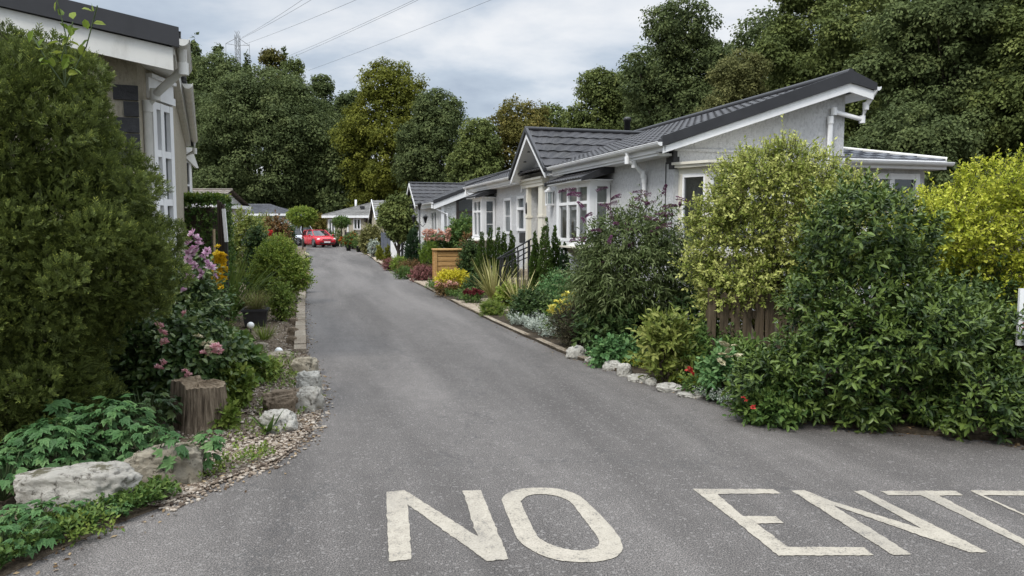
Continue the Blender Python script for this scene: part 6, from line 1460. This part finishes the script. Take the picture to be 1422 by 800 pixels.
# further down the right side
ro, L, rg = shrub('pink_flower_shrub', 'wide shrub with dusty pink flower heads in front of the second bungalow', 'shrub', (584, 626, 318, 372), 26.5, 'midgreen', 560, L=.22, k=8, ll=.08, lw=.04); blooms(ro, 'salmon', rel(ro, [AT(587 + 40 * rg.random(), 319 + 14 * rg.random(), 26.0) for _ in range(34)]), rg, .10, 24)
shrub('heather', 'red flowering heather mound at the lane edge left of the paved path', 'shrub', (568, 608, 367, 393), 21.8, 'heather', 700, L=.12, k=8, ll=.04, lw=.02)
tuft('green_mound', 'dark green mound left of the red heather', (548, 578, 369, 390), 23, 'midgreen', 420, L=.1, k=7, ll=.05, lw=.016)
shrub('globe_conifer', 'round bright green conifer behind the red heather', 'shrub', (582, 612, 338, 382), 24.5, 'conifer_lime', 800, kind='spray', size=.13, k=6, bw=.02, nl=9)
shrub('leafy_shrub', 'grassy green shrub right of the round conifer', 'shrub', (596, 614, 345, 385), 25.2, 'midgreen', 300, L=.2, k=7, ll=.08, lw=.02)
column('dark_conifer', 'dark blue green conifer column under the small tree', (561, 585, 316, 378), 27.2, 'conifer_dark', 900, size=.16, bw=.026)
shrub('gold_shrub', 'lime gold mound in front of the dark conifer column', 'shrub', (540, 566, 352, 380), 25.8, 'conifer_lime', 420, L=.14, k=7, ll=.05, lw=.02)
shrub('heather', 'rusty low heather at the lane edge left of the dark green mound', 'shrub', (528, 556, 358, 380), 27.5, 'heather', 420, L=.12, k=7, ll=.05, lw=.02)
shrub('heather', 'brown and pink mixed low plants under the dark conifer column', 'shrub', (548, 590, 360, 384), 24.2, 'bronze', 420, L=.14, k=7, ll=.05, lw=.02)
column('gold_conifer', 'nearer small golden conifer cone before the grey fence', (533, 543, 342, 372), 31, 'conifer_gold', 320, 'two small golden conifer cones', .12, .022)
column('gold_conifer', 'farther small golden conifer cone beside the dark post', (522, 532, 341, 366), 35, 'conifer_gold', 320, 'two small golden conifer cones', .13, .024)
shrub('leafy_shrub', 'silvery green shrub between the brick planter and golden cones', 'shrub', (512, 526, 330, 362), 39, 'silver', 260, L=.2, k=7, ll=.09, lw=.05)
# small tree in front of the second home
tr = tree('small_tree', 'small glossy leaved tree with thick trunk in front of the second bungalow', 553, 30.5, 272, 58, 'tree_mid', 6500, .13, 13, 41, .30, clump=8, trunk_r=.10, lobe=(.34, .5))
# black multi head lamp post
c = AT(583, 345, 28); lp = thing('lamp_post', 'black ornamental garden lamp post with three lanterns beside the small tree', 'lamp post', (c[0], 28, 0)); zt = AT(583, 292, 28)[2]
MB().lathe((0, 0, 0), [(.10, 0), (.10, .1), (.05, .2), (.035, .6), (.03, zt), (0, zt)], 10).build('post', M['black'], lp)
ar = MB(); 
for s_ in (-1, 1): ar.tube([(0, 0, zt - .5), (s_ * .12, 0, zt - .62), (s_ * .22, 0, zt - .5)], .014, 6)
ar.build('arm', M['black'], lp)
for x, z in ((0, zt), (-.22, zt - .48), (.22, zt - .48)):
    lo = MB().lathe((x, 0, z), [(.03, 0), (.075, .2), (.10, .22), (.02, .32), (0, .34)], 8).build('lantern', M['black'], lp)
    MB().lathe((x, 0, z), [(.026, .01), (.068, .19)], 8).build('lantern_glass', M['glass'], lo)
# blue grey fence panels
c0, c1 = AT(529, 340, 37), AT(557, 340, 34.5)
fg = thing('fence_panel', 'blue grey vertical board fence behind the golden cones', 'fence', (c0[0], c0[1], 0), math.atan2(c1[1] - c0[1], c1[0] - c0[0])); L_ = math.dist(c0[:2], c1[:2]); mb = MB(); zt = AT(540, 323, 36)[2]
for k in range(9): mb.box2((k * L_ / 9, 0 + .012 * (k % 2), .05), ((k + 1) * L_ / 9 - .012, .02 + .012 * (k % 2), zt))
mb.build('board_panel', plain('blue_grey_paint', (.085, .095, .12), .6, .2), fg)
for k in (0, 1): MB().box((k * L_, .06, zt / 2), (.1, .08, zt + .1)).build('post', M['black'], fg)
c = AT(548, 345, 33.5); o = thing('white_gate_post', 'white panel behind the trunk of the small tree', 'panel', (c[0], 33.5, 0)); MB().box2((-.18, 0, .05), (.22, .03, 1.0)).build('board', M['upvc'], o); MB().box2((.22, 0, 0), (.28, .06, 1.1)).build('post', M['upvc'], o)
# brick planter
c0, c1 = G(503, 347), G(520, 357)
bp = thing('brick_planter', 'low terracotta brick planter wall at the lane edge', 'planter', (c0[0], c0[1], 0), math.atan2(c1[1] - c0[1], c1[0] - c0[0])); L_ = math.dist(c0[:2], c1[:2]); mb = MB(); rr = random.Random(2)
for j in range(6):
    for k in range(int(L_ / .23)):
        mb.box((.11 + k * .23 + (.11 if j % 2 else 0), .06, .04 + j * .075), (.215, .10 + rr.random() * .01, .065))
mb.build('brickwork', M['terracotta'], bp); MB().box2((0, .07, 0), (L_, .8, .40)).build('soil', M['soil'], bp)
shrub('leafy_shrub', 'tall yellowing green shrub growing above the brick planter', 'shrub', (500, 530, 310, 350), 44, 'tree_olive', 800, L=.34, k=8, ll=.14, lw=.08, nl=11)
def pot_plant(label, px, pb, wpx, Y, matpot, matf, ptop, seed, flower=None, n=200):
    c = AT(px, pb, Y); r_ = wpx * Y / F / 2; root = thing('potted_plant', label, 'potted plant', (c[0], Y, 0)); hp = r_ * 1.5
    MB().lathe((0, 0, 0), [(0, 0), (r_ * .62, 0), (r_ * .85, hp), (r_ * .95, hp), (r_ * .95, hp + .05), (r_ * .8, hp + .05), (r_ * .75, hp - .03), (0, hp - .03)], 14).build('pot', M[matpot], root)
    zt = AT(px, ptop, Y)[2]; rr = np.random.default_rng(seed); L = [((0, 0, (hp + zt) / 2), (r_ * 1.3, r_ * 1.3, (zt - hp) / 2))]; P, Nn = lobes_points(L, n, rr, .4); mb = MB(); twig_leaves(mb, P, Nn, rr, .16, 7, .09, .045); mb.build('foliage', M[matf], root)
    if flower:
        P, Nn = lobes_points(L, 26, rr, .1); blooms(root, flower, [tuple(p) for p in P], rr, .10, 20)
pot_plant('orange flowers in a dark pot at the end of the right lane edge', 484, 347, 9, 51, 'blackplastic', 'midgreen', 327, 1, 'orange')
pot_plant('red orange flowers standing higher behind the first orange pot', 491, 343, 9, 55, 'blackplastic', 'midgreen', 323, 2, 'orange')
pot_plant('green bushy plant in the tall black pot beside the red car', 468, 339, 9, 63, 'blackplastic', 'conifer', 319, 3)
pot_plant('low green plant in a pot between the black pot and the cream home', 457, 338, 8, 64.5, 'blackplastic', 'darkgreen', 319, 4)
pot_plant('small evergreen ball in a pot by the black gate', 498, 345, 9, 48.5, 'blackplastic', 'midgreen', 331, 5)
pot_plant('small grey pot with orange flowers beside the topiary stem', 474, 339, 4, 61, 'silver', 'midgreen', 330, 6, 'orange', 60)
# topiary standards
def topiary(label, px, pb, Y, ytop, ybot, wpx, mat, seed, n=700, ll=.10):
    c = AT(px, pb, Y); zt, zb = AT(px, ytop, Y)[2], AT(px, ybot, Y)[2]; r_ = wpx * Y / F / 2; root = thing('topiary_tree', label, 'topiary', (c[0], Y, 0)); rr = np.random.default_rng(seed)
    L = [((0, 0, (zt + zb) / 2), (r_, r_, (zt - zb) / 2 * .95))] + [((r_ * .5 * math.cos(a), r_ * .5 * math.sin(a), (zt + zb) / 2 + .03), (r_ * .55, r_ * .55, (zt - zb) * .4)) for a in (0, 1.6, 3.1, 4.7)]
    P, Nn = lobes_points(L, n, rr, .3); mb = MB(); twig_leaves(mb, P, Nn, rr, .22, 8, ll, ll * .5, jit=.4); mb.build('crown', M[mat], root); MB().tube([(0, 0, 0), (.03, 0, zb * .5), (0, 0, zb + .2)], [.06, .045, .04], 8).build('trunk', M['bark'], root)
topiary('lime green mop headed tree in front of the white car', 420.5, 345, 54, 289.5, 313, 35, 'freshgreen', 5, 1100, .11)
topiary('dark green mop headed topiary on a stem before the cream home', 474.5, 340, 62, 303.5, 315, 20, 'midgreen', 6)
# black gate by the cream home
c0, c1 = AT(479.5, 340, 60), AT(502, 340, 58); gt = thing('garden_gate', 'black metal gate and railings in front of the cream home', 'gate', (c0[0], c0[1], 0), math.atan2(c1[1] - c0[1], c1[0] - c0[0])); L_ = math.dist(c0[:2], c1[:2]); zt = AT(486, 321, 60)[2]
MB().box2((.05, 0, .1), (L_ * .58, .03, zt - .08)).build('panel', M['black'], gt); mb = MB()
for k in range(7): mb.box2((L_ * (.62 + .06 * k), 0, .1), (L_ * (.62 + .06 * k) + .025, .025, zt))
mb.box2((L_ * .6, -.005, zt - .02), (L_, .03, zt + .03)); mb.build('railing', M['black'], gt)
for t in (0, .6, 1.0): MB().box((L_ * t, .01, zt / 2 + .05), (.08, .08, zt + .1)).build('post', M['black'], gt)
c0, c1 = AT(505, 300, 59), AT(516, 300, 58)
# hedges by the far homes
shrub('hedge', 'brownish dark hedge between the slate roofed home and the cream home', 'hedge', (430, 454, 296, 338), 70, 'tree_rust', 1200, L=.4, k=8, ll=.2, lw=.1, nl=8, lumps=.3, core=1.0)

# ================================================================== CARS
def car(label, loc, heading, paint, L=4.25, W=1.78, H=1.44, name='parked_car', front=True):
    root = thing(name, label, 'car', loc, heading - PI / 2)       # local +y is the nose
    P = plain('paint_' + paint[0], paint[1], .22, .04, 1, spec=.6)
    st = [(-.5, .34, .72, .55, .62), (-.485, .26, .88, .74, .78), (-.40, .20, .93, .86, .95), (-.2, .19, .94, .88, 1.0), (.0, .19, .94, .88, .99), (.18, .19, .93, .87, .97), (.30, .20, .90, .84, .93), (.42, .22, .82, .78, .88), (.475, .26, .74, .66, .82), (.5, .36, .60, .45, .62)]
    V = []; hw = W / 2
    for y, zl, zs, wt, ws in st:
        ws *= hw; wt = wt * hw; y *= L
        ring = [(-ws * .86, zl), (-ws, zl + .14), (-ws * 1.0, (zl + zs) / 2), (-ws * .985, zs - .06), (-wt * .93, zs), (-wt * .4, zs + .025), (wt * .4, zs + .025), (wt * .93, zs), (ws * .985, zs - .06), (ws * 1.0, (zl + zs) / 2), (ws, zl + .14), (ws * .86, zl)]
        V += [(x, y, z) for x, z in ring]
    n = 12; fs = [(i * n + k, i * n + (k + 1) % n, (i + 1) * n + (k + 1) % n, (i + 1) * n + k) for i in range(len(st) - 1) for k in range(n)]
    mb = MB(); mb.add(V, np.array(fs), smooth=True); mb.add(V[:n], [tuple(range(n))]); mb.add(V[-n:], [tuple(range(n))[::-1]])
    body = mb.build('body', P, root)
    # cabin
    rows = [(.92, -.47, .24, .84), (1.14, -.455, .135, .78), (1.36, -.40, .035, .68), (H - .02, -.33, -.02, .62)]
    V = []
    for z, yb, yf, wd in rows:
        wd *= hw; V += [(-wd, yb * L, z), (-wd * .97, (yb * .6 + yf * .4) * L, z + .01), (-wd * .9, yf * L - .05, z), (0, yf * L + .06, z), (wd * .9, yf * L - .05, z), (wd * .97, (yb * .6 + yf * .4) * L, z + .01), (wd, yb * L, z), (0, yb * L - .06, z)]
    fs = [(i * 8 + k, i * 8 + (k + 1) % 8, (i + 1) * 8 + (k + 1) % 8, (i + 1) * 8 + k) for i in range(3) for k in range(8)]
    MB().add(V, np.array(fs), smooth=True).build('windows', M['darkglass'], root)
    rf = MB(); rf.add([(x * 1.03, y, z + .005) for x, y, z in V[24:]] + [(x * .8, y * .9, z + .045) for x, y, z in V[24:]], [(k, (k + 1) % 8, 8 + (k + 1) % 8, 8 + k) for k in range(8)] + [tuple(range(8, 16))], smooth=True)
    for idx in (0, 1, 2, 4, 5, 6):
        pts = [np.array(V[r * 8 + idx]) * np.array([1.012, 1, 1]) for r in range(4)]; rf.tube([tuple(p) for p in pts], .035 if idx in (0, 6, 2, 4) else .028, 6)
    rf.build('roof', P, root)
    wh = None
    for sx in (-1, 1):
        for sy in (-.315, .315):
            if wh is None:
                wh = MB().lathe((0, 0, 0), [(.19, -.09), (.31, -.09), (.325, -.06), (.325, .06), (.31, .09), (.19, .09)], 20).build('wheel', M['blackplastic'], root); rim = MB()
                rim.lathe((0, 0, 0), [(0, .05), (.07, .07), (.19, .085), (.2, .06)], 20)
                for k in range(5): rim.bar((.03 * math.cos(k * 1.2566), .03 * math.sin(k * 1.2566), .085), (.18 * math.cos(k * 1.2566), .18 * math.sin(k * 1.2566), .095), .05, .02)
                rim = rim.build('rim', M['metalgrey'], wh); c = wh
            else:
                c = wh.copy(); COL.objects.link(c); c.parent = root; r2_ = rim.copy(); COL.objects.link(r2_); r2_.parent = c
            c.location = (sx * (hw - .09), sy * L, .325); c.rotation_euler = (0, PI / 2 * sx, 0)
            MB().lathe((0, 0, 0), [(0, 0), (.375, 0), (.385, .02), (.0, .02)], 20).build('arch_shade', M['black'], root); a = root.children[-1];  # black disc painting the shade inside the arch
            arch = [o for o in root.children if o.name.startswith('arch_shade')][-1]; arch.location = (sx * (hw - .015), sy * L, .36); arch.rotation_euler = (0, PI / 2 * sx, 0)
    ym = .5 * L
    for sx in (-1, 1):
        MB().ball((sx * hw * .66, ym - .17, .66), (.20, .10, .085), 12).build('headlight', M['whiteglobe'], root)
        MB().ball((sx * hw * .72, -ym + .10, .78), (.16, .10, .12), 12).build('tail_light', M['red'], root)
        MB().ball((sx * (hw + .08), .16 * L, .98), (.09, .06, .065), 10).build('wing_mirror', P, root)
    g = MB(); g.box((0, ym - .045, .60), (.72, .08, .16)); g.box((0, ym - .05, .36), (1.15, .12, .12)); g.build('grille', M['black'], root)
    MB().box((0, ym + .005, .60), (.70, .02, .02)).build('grille_bar', M['metalgrey'], root)
    MB().box((0, ym + .012, .44), (.50, .02, .11)).build('number_plate', M['upvc'], root); MB().box((0, -ym - .005, .6), (.50, .02, .11)).build('number_plate', M['upvc'], root)
    sl_ = MB()
    for sx in (-1, 1):
        for y in (.06, -.17): sl_.box((sx * (hw * .985 + .004), y * L, .86), (.03, .16, .03))
        sl_.box((sx * hw * .985, .2 * L, .6), (.012, .012, .55)); sl_.box((sx * hw * .99, -.05 * L, .6), (.012, .012, .6))
    sl_.build('door_handle', M['black'], root)
    return root
c = AT(440.5, 342.5, 60.5); car('red hatchback parked nose towards the viewer at the end of the lane', (c[0], 61.0, 0), math.atan2(-.84, .54), ('red', (.50, .018, .03)), H=1.38)
c = AT(426.5, 338, 65.5); car('white car parked behind the red hatchback under the lime mop headed tree', (c[0], 66.2, 0), math.atan2(.60, .80), ('white', (.62, .65, .70)), 4.4, 1.85, 1.80)

# ================================================================== TREES
T = tree
T('broadleaf_tree', 'huge rounded dark green tree left of centre, rising behind the slate roofed home', 368, 84, 99, 236, 'tree_dark', 90000, .26, 60, 201, .02, lobe=(.16, .26), z0=.3, core=.86, flat=.62)
T('broadleaf_tree', 'yellowing upright beech tree in the centre of the tree line', 545, 79, 88, 172, 'tree_yellow', 60000, .24, 46, 202, .03, lobe=(.16, .27), core=.82)
T('broadleaf_tree', 'dark tree directly right of the yellowing beech, a little lower', 608, 72, 128, 132, 'tree_dark', 48000, .22, 36, 203, .03, lobe=(.20, .32), core=.84)
T('broadleaf_tree', 'russet tinged low broad tree behind the cross gable of the long bungalow', 722, 70, 139, 165, 'tree_rust', 48000, .22, 44, 204, .03, lobe=(.18, .30), core=.84)
T('broadleaf_tree', 'smaller green tree rising between the beech and the russet tree', 662, 66, 166, 96, 'tree_mid', 28000, .21, 26, 205, .03, core=.82)
T('broadleaf_tree', 'bushy mid green tree left of the tall ash, above the dark roof ridge', 835, 44, 99, 130, 'tree_mid', 46000, .15, 36, 206, .03, lobe=(.18, .30), core=.80)
T('broadleaf_tree', 'tall open crowned ash with bare limbs showing, above the near roof', 948, 40, 2, 205, 'tree_dark', 56000, .15, 44, 207, .10, lobe=(.14, .25), trunk_r=.28, core=.5)
T('broadleaf_tree', 'lighter olive green tree right behind the main roof slope', 1030, 31, 75, 150, 'tree_olive', 46000, .11, 40, 208, .04, lobe=(.17, .29), core=.8)
T('broadleaf_tree', 'tall dark sycamore filling the sky above the gable apex', 1165, 33, -60, 250, 'tree_mid', 80000, .135, 56, 209, .12, lobe=(.14, .25), trunk_r=.3, core=.72)
T('broadleaf_tree', 'large sycamore at the upper right corner, behind the golden privet', 1340, 27, -110, 290, 'tree_dark', 90000, .12, 60, 210, .10, lobe=(.13, .23), trunk_r=.32, core=.72)
T('broadleaf_tree', 'tree crown at the far right edge, beyond the big corner sycamore', 1480, 24, -60, 230, 'tree_mid', 46000, .12, 34, 211, .08, lobe=(.16, .28))
T('broadleaf_tree', 'low shady tree behind the hip roof of the side extension', 1260, 23, 150, 220, 'tree_dark', 46000, .105, 34, 212, .02, lobe=(.16, .28))
# tree line behind
T('pine_tree', 'dark pointed conifer top left of the pylon', 270, 118, 46, 40, 'tree_dark', 9000, .36, 16, 221, .1, conif=True, z0=6)
T('pine_tree', 'dark conifer rising just in front of the pylon arms', 302, 116, 60, 46, 'tree_dark', 9000, .36, 16, 222, .1, conif=True, z0=6)
T('broadleaf_tree', 'broad dark tree filling the skyline beneath the pylon', 300, 112, 76, 130, 'tree_dark', 34000, .33, 30, 233, .05, z0=6, lobe=(.2, .32))
T('broadleaf_tree', 'slim dark tufted tree top right of the pylon', 342, 114, 68, 26, 'tree_dark', 5000, .32, 10, 223, .1, z0=6, conif=True)
T('broadleaf_tree', 'brownish tufted tree top above the huge rounded tree', 376, 112, 70, 64, 'tree_rust', 14000, .34, 16, 224, .1, z0=6)
T('pine_tree', 'small dark pointed tree top above the right shoulder of the huge rounded tree', 394, 113, 67, 24, 'tree_dark', 5000, .32, 12, 225, .2, conif=True, z0=6)
T('broadleaf_tree', 'yellow green tree top on the right shoulder of the huge rounded tree', 408, 110, 82, 60, 'tree_mid', 15000, .32, 18, 226, .05, z0=6)
T('broadleaf_tree', 'dark tree on the skyline left of the yellowing beech', 448, 106, 106, 70, 'tree_dark', 18000, .32, 22, 227, .02, z0=5)
T('broadleaf_tree', 'low dark tree in the dip of the skyline beside the beech', 487, 102, 128, 70, 'tree_dark', 18000, .32, 20, 228, .02, z0=5)
T('broadleaf_tree', 'light green tree tops beside the gutter of the near left bungalow', 256, 96, 92, 60, 'tree_mid', 18000, .3, 20, 229, .03, z0=3)
T('broadleaf_tree', 'dark tree between the near left bungalow and the huge rounded tree', 275, 90, 130, 90, 'tree_dark', 26000, .28, 26, 230, .02)
T('broadleaf_tree', 'tall tree far behind the gap left of the ash', 765, 88, 148, 110, 'tree_mid', 24000, .28, 22, 231, .03)
T('broadleaf_tree', 'dark tree in the shade behind the cream home roof', 470, 82, 180, 110, 'tree_dark', 26000, .28, 26, 232, .0)
# shaded trees closing the wood beneath the crowns
proto = T('woodland_tree', 'dark woodland tree in the shade under the tall ash', 905, 52, 70, 200, 'tree_dark', 40000, .2, 34, 240, .0, lobe=(.18, .30), group='shaded trees of the wood behind the homes')
for i, (px, Y, s, lab) in enumerate(((1060, 46, 1.05, 'dark woodland tree closing the gap between ash and olive tree'), (1230, 42, 1.25, 'dark woodland tree behind the tall dark sycamore'), (1400, 38, 1.3, 'dark woodland tree deep behind the upper right sycamores'), (1560, 40, 1.3, 'dark woodland tree standing past the right edge of the view'), (560, 92, .9, 'dark woodland tree low behind the yellowing beech'), (650, 90, .9, 'dark woodland tree low behind the second bungalow'), (330, 100, .9, 'dark woodland tree low behind the brown tiled home'), (420, 97, .8, 'dark woodland tree low behind the white car'), (800, 74, .75, 'dark woodland tree low behind the flue pipe'))):
    dup(proto, lab, (X(px, Y), Y, 0), i * 1.3, (s, s, s * (1 if i < 4 else .85)))

# ================================================================== PYLON AND CABLES
YP = 225.0
cp = AT(331, 100, YP); py = thing('electricity_pylon', 'grey lattice electricity pylon top above the trees on the left', 'pylon', (cp[0], YP, 0))
zt = AT(331, 49, YP)[2]; hw_ = 1.1; tw = MB()
def taper(z): return hw_ * (.5 + max(0, (zt - 12 - z) / 12))
for sx in (-1, 1):
    for sy in (-1, 1):
        pts = [(sx * taper(z), sy * taper(z), z) for z in (0, zt - 30, zt - 12, zt)]; tw.tube(pts, .13, 5)
k = 0; z = zt - 30
while z < zt - .5:
    a, b = taper(z), taper(z + 2.4)
    for sy in (-1, 1):
        tw.tube([(-a, sy * a, z), (b, sy * b, z + 2.4)], .07, 4); tw.tube([(a, sy * a, z), (-b, sy * b, z + 2.4)], .07, 4)
    z += 2.4
tw.build('tower', M['metalgrey'], py)
ca = MB(); zc = AT(331, 56, YP)[2]
for s_ in (-1, 1):
    e = s_ * 16 * YP / F; ca.tube([(s_ * .5, 0, zc + .6), (e, 0, zc - .9 - (.6 if s_ > 0 else 0))], .11, 4); ca.tube([(s_ * .5, 0, zc - 1.4), (e, 0, zc - .9 - (.6 if s_ > 0 else 0))], .09, 4)
    ca.tube([(e, 0, zc - 1), (e, 0, zc - 5)], .07, 4)
ca.build('crossarm', M['metalgrey'], py)
for i, (p, q) in enumerate((((330, 56), (436, -4)), ((338, 62), (500, -4)), ((400, 78), (582, -5)), ((395, 84), (590, -6)), ((428, 98), (690, -5)), ((336, 52), (420, -2)))):
    a = np.array(AT(*p, 222)); b = np.array(AT(q[0] + (q[0] - p[0]) * .35, q[1] + (q[1] - p[1]) * .35, 120)); pts = []
    for k in range(25):
        t = k / 24; m = a + (b - a) * t; m[2] -= 1.2 * 4 * t * (1 - t) * .3; pts.append(tuple(m))
    o = MB().tube(pts, .030, 5).build('power_cable', M['wire'])
    tag(o, ['second overhead cable from the left', 'third overhead cable, crossing the gap above the pylon', 'upper wire of the double overhead cable in mid sky', 'lower wire of the double overhead cable in mid sky', 'lowest overhead cable, reaching farthest right over the beech', 'leftmost and highest overhead cable near the pylon'][i], 'cable', 'overhead power cables')

# ================================================================== SKY, SUN, CAMERA
SUN_EL, SUN_AZ = math.radians(52), math.radians(218)      # azimuth clockwise from +Y; the sun is high behind the camera's left shoulder
world = bpy.data.worlds.new('World'); scene.world = world; world.use_nodes = True
nt = world.node_tree; nt.nodes.clear()
out = nt.nodes.new('ShaderNodeOutputWorld'); bg = nt.nodes.new('ShaderNodeBackground'); nt.links.new(bg.outputs[0], out.inputs[0]); bg.inputs['Strength'].default_value = 0.1
sky = nt.nodes.new('ShaderNodeTexSky'); sky.sky_type = 'NISHITA'; sky.sun_disc = False; sky.sun_elevation = SUN_EL; sky.sun_rotation = SUN_AZ
tc = nt.nodes.new('ShaderNodeTexCoord'); sx = nt.nodes.new('ShaderNodeSeparateXYZ'); nt.links.new(tc.outputs['Generated'], sx.inputs[0])
def mth(op, a, b=None):
    n = nt.nodes.new('ShaderNodeMath'); n.operation = op
    for i, v in enumerate((a, b)):
        if v is None: continue
        if isinstance(v, bpy.types.NodeSocket): nt.links.new(v, n.inputs[i])
        else: n.inputs[i].default_value = v
    return n.outputs[0]
zz = mth('ADD', mth('MAXIMUM', sx.outputs[2], 0.0), .22)
cv = nt.nodes.new('ShaderNodeCombineXYZ'); nt.links.new(mth('DIVIDE', sx.outputs[0], zz), cv.inputs[0]); nt.links.new(mth('DIVIDE', sx.outputs[1], zz), cv.inputs[1])
mp = nt.nodes.new('ShaderNodeMapping'); mp.inputs['Location'].default_value = (3.1, 1.7, 0); nt.links.new(cv.outputs[0], mp.inputs[0])
n1 = nt.nodes.new('ShaderNodeTexNoise'); n1.inputs['Scale'].default_value = 1.5; n1.inputs['Detail'].default_value = 7; n1.inputs['Roughness'].default_value = .54; n1.inputs['Distortion'].default_value = .25; nt.links.new(mp.outputs[0], n1.inputs['Vector'])
cr = ramp(nt, n1.outputs[0], [(0.34, (2.5, 2.85, 3.4)), (0.45, (3.3, 3.7, 4.2)), (0.55, (4.6, 4.8, 5.05)), (0.66, (5.7, 5.7, 5.7))])
# overcast skies are brighter overhead
zen = nt.nodes.new('ShaderNodeMapRange'); zen.inputs['From Min'].default_value = .36; zen.inputs['From Max'].default_value = 1.0; zen.inputs['To Min'].default_value = 1.0; zen.inputs['To Max'].default_value = 4.6; nt.links.new(sx.outputs[2], zen.inputs['Value'])
vm = nt.nodes.new('ShaderNodeVectorMath'); vm.operation = 'SCALE'; nt.links.new(cr.outputs[0], vm.inputs[0]); nt.links.new(zen.outputs[0], vm.inputs['Scale'])
mx = nt.nodes.new('ShaderNodeMix'); mx.data_type = 'RGBA'; mx.inputs[0].default_value = .86; nt.links.new(sky.outputs[0], mx.inputs[6]); nt.links.new(vm.outputs[0], mx.inputs[7])
nt.links.new(mx.outputs[2], bg.inputs[0])
sd = bpy.data.lights.new('sun', 'SUN'); sd.energy = 1.5; sd.angle = math.radians(11); sd.color = (1, .965, .91)
so = bpy.data.objects.new('sun', sd); COL.objects.link(so)
dirv = Vector((math.sin(SUN_AZ) * math.cos(SUN_EL), math.cos(SUN_AZ) * math.cos(SUN_EL), math.sin(SUN_EL)))
so.rotation_euler = dirv.to_track_quat('Z', 'Y').to_euler(); so.location = (-10, -15, 30)
cam = bpy.data.cameras.new('camera'); cam.lens = F / 1422 * 36; cam.sensor_width = 36; cam.sensor_fit = 'HORIZONTAL'; cam.clip_end = 2000; cam.clip_start = .05
co = bpy.data.objects.new('camera', cam); COL.objects.link(co); co.location = (0, 0, CAMZ); co.rotation_euler = (PI / 2 - PITCH, 0, 0)
scene.camera = co
scene.view_settings.view_transform = 'Standard'; scene.view_settings.look = 'None'; scene.view_settings.exposure = 0.75; scene.view_settings.gamma = 1; scene.view_settings.use_curve_mapping = False
scene.cycles.max_bounces = 6; scene.cycles.diffuse_bounces = 3; scene.cycles.glossy_bounces = 3; scene.cycles.transmission_bounces = 4; scene.cycles.transparent_max_bounces = 8
